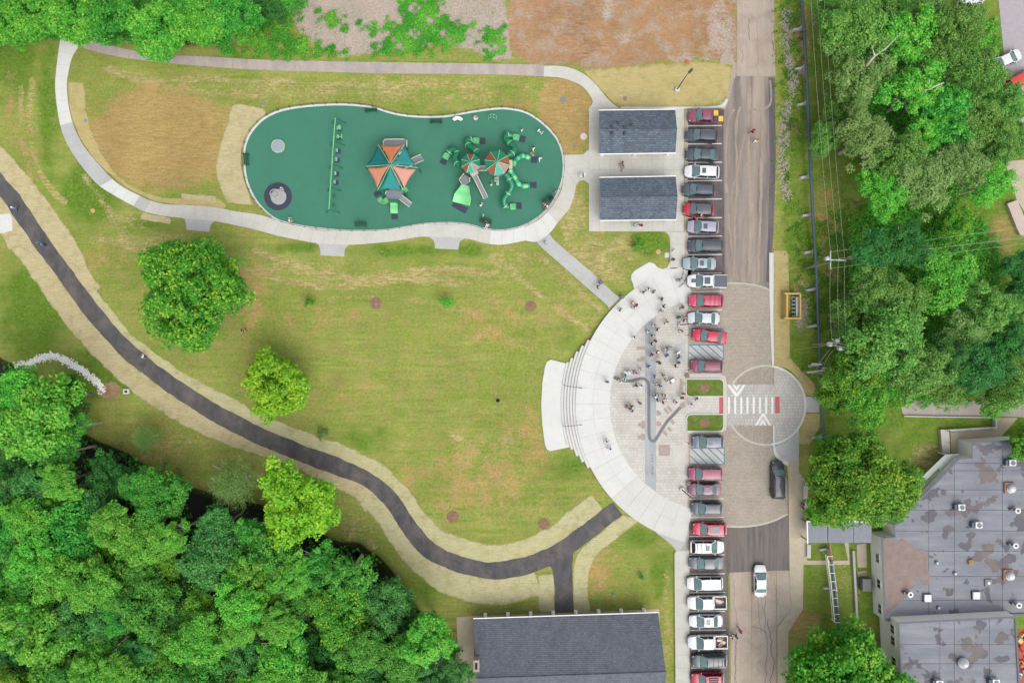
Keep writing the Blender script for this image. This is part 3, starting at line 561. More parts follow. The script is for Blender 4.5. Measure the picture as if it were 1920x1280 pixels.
# ============================================================ plaza
PC = P(1344, 757)
def pr(px): return px*S
plz = struct('plaza', MB().prism([p for p in arcp(PC, pr(200.5), 107, 253, 60)]+PL([(1289, 955), (1289, 560)]), -1.0, ZW, bottom=False), M_pave)
ringbed = struct('plaza_ring', MB().strip(arcp(PC, pr(265), 101.5, 258.5, 80), arcp(PC, pr(200), 106, 254, 80), ZW-.015, skirt=1.2), M_bed)
NA = 22
for r0, r1 in ((200.6, 232), (232.3, 265)):
    for i in range(NA):
        a0 = 103+(257-103)*i/NA; a1 = 103+(257-103)*(i+1)/NA; g = .05
        MB().prism(arcp(PC, pr(r1), a0+g, a1-g, 5)+arcp(PC, pr(r0), a1-g, a0+g, 5), ZW-.06, ZW+.006+rnd.uniform(-.003, .003), bottom=False).build('slab', M_conc2 if i < 17 else M_conc4, ringbed)
# corners where the ring meets the stalls
slab_poly(ringbed, [(1284, 503), (1284, 553), (1289.5, 551), (1289.5, 500)], ZW-.002, M_conc)
MB().prism(arcp(PC, pr(265.4), 103, 100, 4)+PL([(1284, 500)])+arcp(PC, pr(200.6), 106, 107, 2)[::-1], ZW-.3, ZW-.004, bottom=False).build('slab', M_conc, ringbed)
lowsw = struct('lower_sidewalk', MB().prism(PL([(1266, 1032), (1291, 1012), (1294, 1300), (1266, 1300)]), -.3, ZW-.02, bottom=False), M_bed)
slab_poly(lowsw, [(1230, 998), (1250, 985), (1289, 960), (1291, 1011), (1275, 1030), (1266.5, 1031), (1262, 1024), (1250, 1013)], ZW-.003, M_conc3)
slab_grid(lowsw, 1267, 1292, 1032, 1300, 1, 11, ZW, M_conc)
# paving round the two planted islands and the walk to the crossing
sheet('island_apron', [(1284, 700), (1350, 700), (1360, 706), (1362.5, 720), (1362.5, 797), (1361, 806), (1350, 812), (1284, 812)], ZW-.01, M_conc, .08)
sheet('crossing_walk', [(1289, 743), (1348, 743), (1348, 775), (1289, 775)], ZW+.004, M_pave, .05)
sheet('tactile_paving', [(1348.3, 743.5), (1356, 743.5), (1356, 774.5), (1348.3, 774.5)], ZW+.01, M_red, .05)
ISL = mat('island_grass', C(108, 130, 50), .95, .3, 1.2, 9)
M_mulch = mat('mulch', C(150, 120, 96), .95, .3, 3, 12)
for y0, y1, tl in ((711, 742, 1), (777, 807, 0)):
    q = [(1287, y0), (1348, y0), (1353, y0+1.5), (1355.5, y0+6), (1355.5, y1), (1293, y1), (1288.5, y1-2), (1287, y1-6)] if tl else [(1288, y1), (1348, y1), (1353, y1-1.5), (1355.5, y1-6), (1355.5, y0), (1295, y0), (1290, y0+2), (1288, y0+6)]
    w_ = PL(q); o_ = offset(w_, .16 if area(w_) < 0 else -.16, True)
    isl = tag(MB().strip(o_+o_[:1], w_+w_[:1], .2, skirt=.2).build('planting_island', M_conc2), 'kerbed grass island at the '+('upper' if tl else 'lower')+' side of the crossing walk', 'island', None)
    MB().prism(w_, 0, .17, bottom=False).build('grass_bed', ISL, isl)
    cx, cy = P(1320, (y0+y1)/2); mb = MB(); mb.lathe([(.75, 0), (.55, .05), (.2, .09)], (cx, cy, .165), 14); mb.build('mulch_ring', M_mulch, isl)
# dark band, river inlay, brown accents
bx0, bx1 = P(1209, 0)[0], P(1230, 0)[0]
yt0, yt1 = PC[1]+math.sqrt(pr(200)**2-(bx0-PC[0])**2), PC[1]+math.sqrt(pr(200)**2-(bx1-PC[0])**2)
yb0, yb1 = 2*PC[1]-yt0, 2*PC[1]-yt1
MB().prism([(bx0, yt0), (bx0, yb0), (bx1, yb1), (bx1, yt1)], ZW-.02, ZW+.004, bottom=False).build('stone_band', M_band, plz)
rv = smooth_line(PL([(1151, 707), (1156, 709.5), (1164, 711.5), (1174, 714), (1185, 713.5), (1195, 710.5), (1204, 709.5), (1211, 712), (1215.5, 719), (1216.5, 730), (1216.5, 800), (1217, 815), (1219, 823), (1224, 826.5), (1229, 824), (1233, 818), (1240, 806), (1250, 791), (1262, 778), (1276, 763)]), 6)
MB().strip(offset(rv, .21), offset(rv, -.21), ZW+.05, skirt=.05).build('river_inlay', M_river, plz)
BR = [(1194, 649, 1209, 655), (1201, 668, 1209, 674), (1194, 671, 1208, 677), (1163, 697, 1172, 704), (1186, 693, 1200, 702), (1232, 710, 1240, 722), (1230, 660, 1236, 671), (1274, 710, 1280, 730), (1279, 715, 1284, 722), (1231, 769, 1236, 778), (1235, 772, 1240, 778), (1231, 789, 1236, 798), (1233, 792, 1240, 798), (1202, 788, 1209, 803), (1196, 792, 1203, 799), (1202, 813, 1209, 825), (1196, 816, 1203, 822), (1235, 834, 1256, 854)]
for i_, (x0, y0, x1, y1) in enumerate(BR): MB().prism(PL([(x0, y0), (x1, y0), (x1, y1), (x0, y1)]), ZW-.02, ZW+.006+.0012*i_, bottom=False).build('brown_paver', M_brown, plz)
for cx, cy, a, b, rot in ((1249, 770, 5, 12, 38), (1255, 766, 5, 12, 38), (1280, 760, 9, 9, 35), (1261, 791, 6, 8, 38), (1255, 804, 5, 9, 38), (1247, 812, 5, 10, 38)):
    x, y = P(cx, cy); MB().box((x, y, ZW), (a*S, b*S, .016 if a < 9 else .12), R(rot)).build('brown_paver', M_brown, plz)
M_ink = mat('engraved_letters', C(120, 122, 126), .8, .1)
mb = MB(); rr = random.Random(5)
for i in range(15):      # the engraved line on the band, too worn to read in the photograph: letter-sized strokes
    y = 853+i*2.55; x = 1223
    for k in range(2):
        a = P(x-1.4+k*1.4, y); mb.box((a[0]+.05, a[1], ZW+.005), (rr.choice((.06, .16)), rr.choice((.05, .13)), .004))
mb.build('engraved_strokes', M_ink, plz)
sheet('ramp_panel', [(1262, 655), (1268, 646), (1284, 640), (1284, 684), (1262, 680)], ZW+.003, M_conc3, .03, parent=plz)
sheet('ramp_panel', [(1262, 838), (1284, 838), (1284, 885), (1276, 880), (1262, 873)], ZW+.003, M_conc, .03, parent=plz)
# steps down to the lawn pad, five treads
st = tag(MB().prism(arcp(PC, pr(270.6), 153.5, 206.5, 24)+arcp(PC, pr(262), 206.5, 153.5, 24), -1.3, ZW-.16, bottom=False).build('amphitheatre_steps', M_conc2), 'curved concrete steps from the plaza down to the lawn pad', 'steps')
M_edge_shade = mat('edge_shade_grey', C(166, 166, 164), .8, .08)
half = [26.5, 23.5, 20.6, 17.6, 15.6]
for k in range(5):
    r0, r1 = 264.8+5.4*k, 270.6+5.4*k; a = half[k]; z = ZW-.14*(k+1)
    shade_ = MB().strip(arcp(PC, pr(r1-.1), 180-a+.1, 180+a-.1, 24), arcp(PC, pr(r1-1.0), 180-a+.1, 180+a-.1, 24), (z if k else ZW-.16)+.008, skirt=.02); shade_.build('step_edge_shade', M_edge_shade, st)  # thin grey strips paint the shadow line along each step edge
    if k == 0: continue
    MB().prism(arcp(PC, pr(r1), 180-a, 180+a, 24)+arcp(PC, pr(r0), 180+a, 180-a, 24), -1.3, z, bottom=False).build('tread', M_conc2, st)
pz = ZW-.14*5-.02
padm = struct('lawn_pad', MB().prism(PL([(1060, 681), (1076, 685)])+arcp(PC, pr(286), 165.2, 194.8, 20)+PL([(1078, 837), (1032, 846.5), (1026, 843), (1022, 834), (1017, 795), (1015, 760), (1017, 720), (1022, 688), (1026, 678), (1033, 674), (1040, 675.5)]), -1.4, pz, bottom=False), M_conc2)
for k, (y, ya) in enumerate(((706.5, 712), (807.5, 803))):
    ps = [Vector((*P(x, yy), z)) for x, yy, z in ((1056, 722 if k == 0 else 799, pz+.9), (1091, 727 if k == 0 else 795, ZW+.9))]
    hr = empty('handrail', (ps[0].x, ps[0].y, pz), 'dark metal handrail on the '+('upper' if k == 0 else 'lower')+' side of the steps', 'handrail')
    L = lambda p: p-Vector((ps[0].x, ps[0].y, pz))
    MB().tube([L(ps[0]), L(ps[1])], .035, 8).build('rail', mat('dark_metal', (.05, .05, .055), .5, .1, metal=.5), hr, True)
    for t, zb in ((.06, pz), (.94, ZW)):
        q = ps[0].lerp(ps[1], t); MB().tube([L(Vector((q.x, q.y, zb-.05))), L(q)], .03, 8).build('post', MATS['dark_metal'], hr, True)
# creek
wat = NT('creek_water'); wat.b.inputs['Base Color'].default_value = (.012, .014, .010, 1); wat.b.inputs['Roughness'].default_value = .35; wat.b.inputs['Specular IOR Level'].default_value = .25; wat.bump(wat.noise(wat.pos(), 3, 3), .15, .03)
cA, cB = offset(BANK, -1.2), offset(BANK, -8.5)
struct('creek', MB().strip(cA, cB, -1.75, skirt=.02), wat.mat)
# pale rock drain, dirt wash, concrete inlet
M_rock = mat('pale_rock', (.70, .69, .66), .9, .15, 3, 12)
def rocks(name, line, wd, n_, r0, r1, m, seed, label=None, parent=None):
    rr = random.Random(seed); mb = MB(); pts = resample(smooth_line(PL(line), 4), .2)
    for i in range(n_):
        p = rr.choice(pts); x, y = p[0]+rr.gauss(0, wd), p[1]+rr.gauss(0, wd); r = rr.uniform(r0, r1); z = tz(x, y)
        vs = []
        for k in range(6): q = k*math.pi/3+rr.uniform(-.3, .3); vs.append((x+r*math.cos(q)*rr.uniform(.7, 1.1), y+r*math.sin(q)*rr.uniform(.7, 1.1), z-.02))
        vs += [(x+(v[0]-x)*.62, y+(v[1]-y)*.62, z+r*rr.uniform(.4, .7)) for v in vs]
        mb.add(vs, [(6, 7, 8, 9, 10, 11)]+[(k, (k+1) % 6, 6+(k+1) % 6, 6+k) for k in range(6)])
    return tag(mb.build(name, m), kind='stuff')
tag(rocks('riprap', [(30, 688), (55, 681), (90, 668), (115, 672), (150, 692), (175, 710), (193, 732)], .27, 1300, .07, .18, M_rock, 3), 'pale rock drainage run on the grass above the wood', 'rocks')
tag(rocks('rubble', [(1478, 20), (1472, 45), (1474, 90), (1482, 130), (1486, 150), (1480, 190), (1472, 220), (1466, 260), (1468, 330), (1476, 380)], .32, 1100, .05, .24, mat('grey_rubble', C(186, 176, 164), .9, .2, 3), 4), 'line of grey rubble beside the car park edge', 'rocks')
tag(rocks('rubble', [(1484, 565), (1506, 560), (1508, 590), (1500, 610)], .6, 260, .06, .15, MATS['grey_rubble'], 5), 'scattered stones beside the yellow trench box', 'rocks')
# ============================================================ roofs and buildings
def shingle(name, c1, c2, row=.28):
    n = NT(name); v = n.pos(); b = n.new('ShaderNodeTexBrick'); n.L(v, b.inputs['Vector']); b.inputs['Scale'].default_value = 1
    b.inputs['Brick Width'].default_value = .45; b.inputs['Row Height'].default_value = row; b.inputs['Mortar Size'].default_value = .03
    b.inputs['Color1'].default_value = (*c1, 1); b.inputs['Color2'].default_value = (*c2, 1); b.inputs['Mortar'].default_value = (*dk(c1, .8), 1)
    f = n.noise(v, 7, 3, .8); st_ = n.noise(n.mapping(v, 0, (1, .12, 1)), .8, 4)
    c = n.mix(1.0, b.outputs[0], n.mix(n.ramp(f, .3, .72), (.72,)*3, (1.4,)*3), 'MULTIPLY'); c = n.mix(1.0, c, n.mix(n.ramp(st_, .35, .65), (.9,)*3, (1.1,)*3), 'MULTIPLY'); n.col(c)
    n.b.inputs['Roughness'].default_value = .9; n.bump(f, .4, .02); return n.mat
M_sh = shingle('blue_grey_shingles', C(84, 97, 110), C(112, 124, 138))
M_sh2 = shingle('slate_grey_shingles', C(98, 104, 116), C(116, 122, 134), .24)
M_trim = mat('white_trim', (.70, .69, .67), .6, .05)
M_steel = mat('painted_steel', C(120, 125, 130), .5, .08, metal=.3)
M_dark = MATS['dark_metal']
def gable(name, label, q, he, hr, m, ridge_t=.5, zbase=ZW, posts=3, over=.0):
    "q: four eave corners in px, NW NE SE SW; ridge runs W-E"
    c = [P(*p, he) for p in q]; ox, oy = np.mean([p[0] for p in c]), np.mean([p[1] for p in c]); c = [(a-ox, b-oy) for a, b in c]
    root = empty(name, (ox, oy, zbase), label, 'pavilion')
    z = he-zbase; zr = hr-zbase
    W = tuple((a+b)/2 for a, b in zip(c[0], c[3])); E2 = tuple((a+b)/2 for a, b in zip(c[1], c[2]))
    for a, b, nm in ((c[0], c[1], 1), (c[3], c[2], -1)):
        mb = MB(); v = [(*a, z), (*b, z), (*E2, zr), (*W, zr)]; lo = [(x, y, zz-.12) for x, y, zz in v]
        mb.add(v+lo, [(0, 1, 2, 3), (7, 6, 5, 4), (0, 4, 5, 1), (1, 5, 6, 2), (2, 6, 7, 3), (3, 7, 4, 0)]); mb.build('roof_slope', m, root)
        d = .07*nm; mb = MB(); mb.box(((a[0]+b[0])/2, (a[1]+b[1])/2+d, z-.1), (math.dist(a, b)+.1, .12, .16), math.atan2(b[1]-a[1], b[0]-a[0])); mb.build('gutter', M_trim, root)
    MB().tube([(W[0], W[1], zr+.01), (E2[0], E2[1], zr+.01)], .10, 8).build('ridge_cap', m, root, True)
    for a, r_ in ((0, W), (1, E2)):
        p, s_ = c[a], c[3-a]
        mb = MB(); mb.add([(*p, z-.14), (*s_, z-.14), (*r_, zr-.14)], [(0, 1, 2)]); k = .25 if a == 0 else -.25
        mb.v = [(x+k, y, zz) for x, y, zz in mb.v]; mb.build('gable_end', M_trim, root)
    for side in (0, 1):
        for i in range(posts):
            t = .06+.88*i/(posts-1); a, b = (c[0], c[1]) if side == 0 else (c[3], c[2])
            x, y = a[0]+(b[0]-a[0])*t, a[1]+(b[1]-a[1])*t; y += -.5 if side == 0 else .5
            mb = MB(); mb.box((x, y, (z-.1)/2), (.22, .22, z-.1)); mb.box((x, y, .45), (.5, .5, .9)); mb.build('post', M_trim, root)
        a, b = (c[0], c[1]) if side == 0 else (c[3], c[2]); yy = -.5 if side == 0 else .5
        mb = MB(); mb.box(((a[0]+b[0])/2, (a[1]+b[1])/2+yy, z-.2), (math.dist(a, b)*.95, .2, .22), math.atan2(b[1]-a[1], b[0]-a[0])); mb.build('beam', M_trim, root)
    return root, c, z, zr
pv, c_, z_, zr_ = gable('pavilion', 'blue-grey shingled pavilion with small roof vents nearer the straw cover', [(1123.5, 207.5), (1266, 206), (1266.5, 286), (1124, 288)], 2.9, 4.1, M_sh)
def vent(root, px, py, h, kind='roof_vent', r=.16, hh=.3, m=M_steel, dz=0):
    x, y = P(px, py, h); ox, oy, oz = root.location; mb = MB(); mb.lathe([(r*1.6, -.25), (r*1.5, .02), (r, .06), (r, hh), (r*1.35, hh), (r*1.2, hh+.12), (.02, hh+.16)], (x-ox, y-oy, h-oz+dz), 10); return mb.build(kind, m, root, True)
for a, b, h in ((1147, 239, 3.9), (1171, 239, 3.9), (1184, 234.5, 3.75), (1147, 251, 3.9), (1171, 251, 3.9), (1159, 231.5, 3.6)): vent(pv, a, b, h, m=M_dark)
pv2, *_ = gable('pavilion', 'plain blue-grey shingled pavilion next to the grass triangle', [(1124.5, 333.5), (1267, 331), (1267.5, 411), (1125.5, 412.5)], 2.9, 4.1, M_sh)
# tables under the pavilions show at neither; large pavilion at the bottom
bp, bc, bz, bzr = gable('pavilion', 'large slate roofed pavilion with chimney at the end of the trail branch', [(888, 1160), (1234, 1148.5), (1248, 1338), (902, 1350)], 3.3, 6.2, M_sh2, posts=8, zbase=.06)
ox, oy, oz = bp.location
x, y = P(893, 1247, 6.3); mb = MB(); mb.box((x-ox, y-oy, 3.2), (.85, 1.6, 6.5)); mb.build('chimney', mat('chimney_stone', C(190, 176, 164), .9, .2, 4), bp); mb = MB(); mb.box((x-ox, y-oy, 6.46), (.35, .9, .05)); mb.build('flue_shade', mat('hole_shade', (.01, .01, .01)), bp)  # flue is a flat black plate, the shade inside the hole as colour
sheet('pavilion_slab', [(856, 1156), (884, 1154), (1236, 1141), (1240, 1300), (862, 1300)], .05, M_buff, .2)
# retaining wall beside the lower sidewalk
mb = MB(); mb.strip(PL([(1264, 1034), (1264.5, 1150), (1266, 1300)]), PL([(1266.8, 1034), (1267, 1150), (1268.4, 1300)]), .32, skirt=.5); tag(mb.build('retaining_wall', M_conc), 'low concrete retaining wall along the lower sidewalk', 'wall')
# ------------------------------------------------------------ flat roofed building on the right
def roof_mat(name, sc=1.0, thr=.59):
    n = NT(name); v = n.pos(); a = n.noise(n.mapping(v, R(10)), .5*sc, 3, .5, .25); b = n.noise(v, .12, 3); f = n.noise(v, 5, 3, .7); s_ = n.noise(n.mapping(v, 0, (.2, 1.4, 1)), .8, 4)
    c = n.mix(n.ramp(s_, .35, .65), C(138, 142, 154), C(156, 159, 168))
    p = n.ramp(n.math('ADD', a, n.math('MULTIPLY', n.math('SUBTRACT', b, .5), .55)), thr-.02, thr+.02); ed = n.ramp(n.math('ADD', a, n.math('MULTIPLY', n.math('SUBTRACT', b, .5), .55)), thr-.03, thr-.004)
    c = n.mix(n.math('MULTIPLY', ed, .35), c, C(190, 188, 186)); inn = n.mix(n.ramp(b, .55, .66), C(108, 106, 114), C(134, 122, 120)); c = n.mix(n.ramp(b, .42, .62, 0, .45), c, C(126, 128, 136)); c = n.mix(n.ramp(s_, .55, .75, 0, .35), c, C(172, 170, 170)); c = n.mix(n.math('MULTIPLY', p, .95), c, inn)
    c = n.mix(1.0, c, n.mix(n.ramp(f, .3, .7), (.93,)*3, (1.07,)*3), 'MULTIPLY'); n.col(c); n.b.inputs['Roughness'].default_value = .8; n.b.inputs['Specular IOR Level'].default_value = .3; return n.mat
M_roof = roof_mat('patched_membrane'); M_seam = mat('roof_seam', C(96, 98, 112), .8, .1)
M_rust = mat('rusty_membrane', C(156, 136, 130), .85, .14, .9, 6)
M_wall = mat('painted_block_wall', (.76, .75, .72), .8, .05, .6)
M_glass = mat('window_glass', (.035, .045, .05), .08, .1, spec=.8)
M_para = mat('parapet_cap', C(112, 116, 128), .7, .08)
def flatblock(root, q, h, z0, sheets, roofmat=M_roof, para=.25):
    "walls from q (px at roof level), parapet and roof sheets cut by px rows"
    c = PL(q, h); ox, oy, oz = root.location; L = [(a-ox, b-oy) for a, b in c]
    if area(L) > 0: L = L[::-1]
    inn = offset(L, -.16, True)
    MB().strip(L+L[:1], inn+inn[:1], h-oz+.02, skirt=h-z0).build('wall', M_wall, root)
    o2 = offset(L, .03, True); i2 = offset(L, -.24, True); MB().strip(o2+o2[:1], i2+i2[:1], h-oz+.08, skirt=.06).build('parapet_cap', M_para, root)
    MB().prism(i2, h-oz-.5, h-oz-.14, bottom=False).build('roof_deck', M_seam, root)
    return i2
def clip(poly, ax, v, keep_lo):
    out = []; n_ = len(poly)
    for i in range(n_):
        a, b = poly[i], poly[(i+1) % n_]; ia = (a[ax] <= v) == keep_lo; ib = (b[ax] <= v) == keep_lo
        if ia: out.append(a)
        if ia != ib:
            t = (v-a[ax])/(b[ax]-a[ax]); out.append(tuple(a[k]+(b[k]-a[k])*t for k in (0, 1)))
    return out
def roof_sheets(root, poly, h, rows, cols, m):
    ox, oy, oz = root.location; k = S*(H-h)/H
    ys = [(640-r)*k-oy for r in rows]; xs = [(c-960)*k-ox for c in cols]
    for j in range(len(ys)-1):
        row = clip(clip(poly, 1, ys[j]-.03, True), 1, ys[j+1]+.03, False)
        if len(row) < 3: continue
        sh_ = (j % 2)*.0
        for i in range(len(xs)-1):
            p = clip(clip(row, 0, xs[i]+.03+sh_, False), 0, xs[i+1]-.03+sh_, True)
            if len(p) >= 3: MB().prism(p, h-oz-.15, h-oz-.10+rnd.uniform(-.01, .01), bottom=False).build('roof_sheet', m, root)
HB = 3.6
mq = [(1652, 1008), (1677, 1005.5), (1675, 985), (1797, 859), (1822, 857), (1822, 829), (2100, 812), (2100, 1146), (1903, 1153), (1659, 1163.5)]
cx, cy = P(1800, 1000); mainb = empty('flat_roof_building', (cx, cy, 0), 'flat roofed block with patched grey membrane and slanted corner behind the retaining wall', 'building')
i2 = flatblock(mainb, mq, HB, -.3, None)
roof_sheets(mainb, i2, HB, [815, 868, 882, 918, 956, 995, 1033, 1080, 1125, 1170], [1640, 1742, 1790, 1880, 1960, 2100], M_roof)
# rust-stained sheet by the west wall
p = [(a-cx, b-cy) for a, b in smooth_line(PL([(1657, 1013), (1672, 1010), (1687, 1013), (1690, 1010), (1705, 1017), (1722, 1029), (1730, 1031), (1740, 1041), (1739, 1061), (1742, 1078), (1741, 1095), (1731, 1097), (1727, 1083), (1719, 1082), (1716, 1097), (1707, 1106), (1700, 1122), (1695, 1118), (1690, 1133), (1676, 1138), (1668, 1147), (1662, 1149), (1660, 1100)], HB), 3, True)]
p = wob(resample(p+p[:1], .2), .18, 77)[:-1]; MB().prism(p, HB-.14, HB-.075, bottom=False).build('rusty_patch', M_rust, mainb)
HB2 = 5.8
lowb = empty('taller_roof_building', (*P(1800, 1220), 0), 'taller flat roofed block with a round white vent adjoining the patched roof', 'building')
ox2, oy2, _ = lowb.location
q2 = [(1684, 1166), (1904, 1155), (1913, 1300), (1915, 1400), (1694, 1400), (1690, 1290)]
i3 = flatblock(lowb, q2, HB2, -.3, None)
roof_sheets(lowb, i3, HB2, [1150, 1208, 1244, 1300, 1400], [1670, 1763, 1790, 1856, 1950], M_roof)
# windows of the west walls
def wall_window(root, pa, pb, z0, z1, d=.05):
    "window on the wall whose plan line runs pa -> pb (world), proud by d"
    ox, oy, oz = root.location; a = Vector((pa[0]-ox, pa[1]-oy, 0)); b = Vector((pb[0]-ox, pb[1]-oy, 0)); t = (b-a).normalized(); nrm = Vector((t.y, -t.x, 0)); L = (b-a).length; mid = (a+b)/2; rz = math.atan2(t.y, t.x)
    mb = MB(); zc = (z0+z1)/2
    for s_ in (-1, 1): mb.box((mid.x+t.x*s_*L/2, mid.y+t.y*s_*L/2, zc-oz), (.07, .12, z1-z0), rz)
    for zz in (z0, z1): mb.box((mid.x, mid.y, zz-oz), (L, .14, .07), rz)
    mb.box((mid.x, mid.y, zc-oz), (.05, .1, z1-z0), rz)
    f = mb.build('window', M_trim, root); MB().box((mid.x, mid.y, zc-oz), (L, .04, z1-z0), rz).build('pane', M_glass, f)
cm = PL(mq, HB); W0, W1 = cm[0], cm[-1]
for t0, t1 in ((.22, .33), (.53, .64), (.83, .95)):
    pa = tuple(W0[k]+(W1[k]-W0[k])*t0-(.02 if k == 0 else 0) for k in (0, 1)); pb = tuple(W0[k]+(W1[k]-W0[k])*t1-(.02 if k == 0 else 0) for k in (0, 1)); wall_window(mainb, pa, pb, 1.7, 2.9)
cl = PL(q2, HB2); V0, V1 = cl[0], cl[-1]
for t0, t1 in ((.10, .24), (.28, .42), (.6, .74)):
    pa = tuple(V0[k]+(V1[k]-V0[k])*t0-(.02 if k == 0 else 0) for k in (0, 1)); pb = tuple(V0[k]+(V1[k]-V0[k])*t1-(.02 if k == 0 else 0) for k in (0, 1)); wall_window(lowb, pa, pb, 3.4, 4.7)
# canopy along the slanted corner: pale slab on a beam
dq = PL([(1798, 850), (1772, 852), (1706, 915), (1714, 922), (1760, 877), (1762, 886), (1716, 930), (1722, 934), (1797, 862)], 2.6)
MB().prism([(a-cx, b-cy) for a, b in dq], 2.45, 2.62).build('corner_canopy', mat('pale_canopy', C(190, 200, 196), .7, .06), mainb)
for a, b in ((1776, 852), (1712, 914)):
    x, y = P(a, b, 2.4); MB().box((x-cx, y-cy, 1.2), (.18, .18, 2.5)).build('canopy_post', M_trim, mainb)
# roof equipment
M_alu = mat('bright_metal', C(222, 226, 230), .4, .06, metal=.2, spec=.5); M_hatch = mat('skylight_white', C(228, 234, 246), .3, .04, spec=.5); M_copper = mat('rust_curb', C(170, 128, 108), .8, .15)
def equip(kind, label, px, py, h, fn, cat):
    x, y = P(px, py, h); r = empty(kind, (x, y, h-.1), label, cat); fn(r); return r
def fan(r):
    MB().box((0, 0, .12), (1.45, 1.5, .30)).build('curb', M_copper, r); mb = MB(); mb.lathe([(.62, .26), (.62, .45), (.5, .5), (.5, .62), (.56, .66), (.46, .82), (.2, .92), (.02, .94)], (.12, -.1, 0), 20); mb.build('dome', M_alu, r, True)
def skylight(r):
    MB().box((0, 0, .1), (1.15, 1.2, .3)).build('curb', M_dark, r); MB().box((.0, 0, .33), (1.05, 1.1, .2), taper=.9).build('lens', M_hatch, r)
def acunit(r):
    MB().box((0, 0, .45), (.95, .85, .8)).build('cabinet', M_alu, r); mb = MB(); mb.lathe([(.33, .84), (.33, .9), (.27, .9), (.1, .87)], (.05, 0, 0), 16); mb.build('fan_grille', M_steel, r, True)
    for s_ in (-.3, .3): MB().box((-.15, s_, .03), (1.4, .1, .12)).build('skid', M_dark, r)
    MB().box((-.72, 0, .4), (.35, .7, .6)).build('coil', mat('coil_dark', (.06, .08, .12), .6), r); MB().tube([(-.6, -.3, .3), (-.9, -.5, .15), (-1.3, -.5, .06)], .05, 6).build('pipe', M_dark, r)
def stack(r):
    mb = MB(); mb.lathe([(.34, 0), (.30, .1), (.30, .75), (.4, .78), (.4, .95), (.2, .96)], (0, 0, 0), 14); mb.build('collar', M_alu, r, True); mb = MB(); mb.lathe([(.2, .9), (.19, .99), (.02, 1.0)], (0, 0, 0), 12); mb.build('cap', mat('maroon_cap', C(110, 70, 84), .7), r, True)
    MB().box((-.5, .1, .3), (.5, .3, .5)).build('motor', M_steel, r); MB().tube([(-.4, .1, .4), (-.9, .2, .1)], .06, 6).build('duct', M_dark, r)
def bigvent(r):
    MB().box((0, 0, .1), (1.0, 1.0, .25)).build('curb', M_steel, r); mb = MB(); mb.lathe([(.7, .2), (.72, .5), (.6, .6), (.62, .75), (.5, .85), (.34, 1.1), (.1, 1.2)], (.05, -.05, 0), 20); mb.build('dome', M_alu, r, True)
def smallv(r): mb = MB(); mb.lathe([(.16, 0), (.12, .1), (.12, .4), (.18, .42), (.05, .5)], (0, 0, 0), 10); mb.build('cowl', M_alu, r, True); MB().box((0, 0, .02), (.5, .5, .06)).build('flashing', M_dark, r)
def yellowb(r): MB().box((0, 0, .2), (.62, .62, .4)).build('case', mat('amber_box', C(206, 164, 84), .7, .1), r); MB().box((0, 0, .42), (.4, .4, .06)).build('lid', M_copper, r)
def hatchg(r): MB().box((0, 0, .1), (1.0, 1.0, .22)).build('curb', M_steel, r); MB().box((0, 0, .25), (.36, .36, .1)).build('lid', M_alu, r)
equip('roof_fan', 'domed roof fan on rusty curb nearest the slanted corner', 1892, 914, HB, fan, 'roof fan'); equip('roof_fan', 'domed roof fan on rusty curb beside the grey hatch', 1890, 1077, HB, fan, 'roof fan')
equip('skylight', 'white square skylight beside the maroon-capped stack on the rusty sheet', 1738, 1120, HB, skylight, 'skylight'); equip('skylight', 'white square skylight below the small grey hatch', 1829, 1115, HB, skylight, 'skylight')
equip('air_conditioner', 'rooftop air conditioner over the large brown stain under the slanted edge', 1798, 949, HB, acunit, 'air conditioner'); equip('air_conditioner', 'rooftop air conditioner beside the notch in the parapet top', 1893, 866, HB, acunit, 'air conditioner'); equip('air_conditioner', 'rooftop air conditioner above the amber box', 1830, 982, HB, acunit, 'air conditioner'); equip('air_conditioner', 'blue-sided air conditioner on the taller roof', 1862, 1275, HB2, acunit, 'air conditioner'); equip('air_conditioner', 'air conditioner on the taller roof beside the tree crown', 1757, 1277, HB2, acunit, 'air conditioner')
equip('exhaust_stack', 'maroon-capped exhaust stack standing on the rusty sheet', 1702, 1111, HB, stack, 'vent'); equip('exhaust_stack', 'maroon-capped exhaust stack between the two domed roof fans', 1898, 1020, HB, stack, 'vent'); equip('exhaust_stack', 'maroon-capped exhaust stack near the white wall top of the taller block', 1904, 1131, HB, stack, 'vent'); equip('exhaust_stack', 'maroon-capped exhaust stack below the first domed roof fan', 1902, 955, HB, stack, 'vent')
equip('dome_vent', 'round white dome vent on the taller roof', 1803, 1240, HB2, bigvent, 'vent'); equip('amber_box', 'small amber box on the brown stained roof', 1819, 1053, HB, yellowb, 'roof box'); equip('roof_hatch', 'small grey roof hatch with pale lid', 1853, 1092, HB, hatchg, 'hatch')
for a, b, l in ((1756, 1054, 'small white pipe vent beside the rusty sheet'), (1790, 1074, 'small white pipe vent near the middle seam'), (1759, 1138, 'small white pipe vent below the first skylight')): equip('pipe_vent', l, a, b, HB, smallv, 'vent')
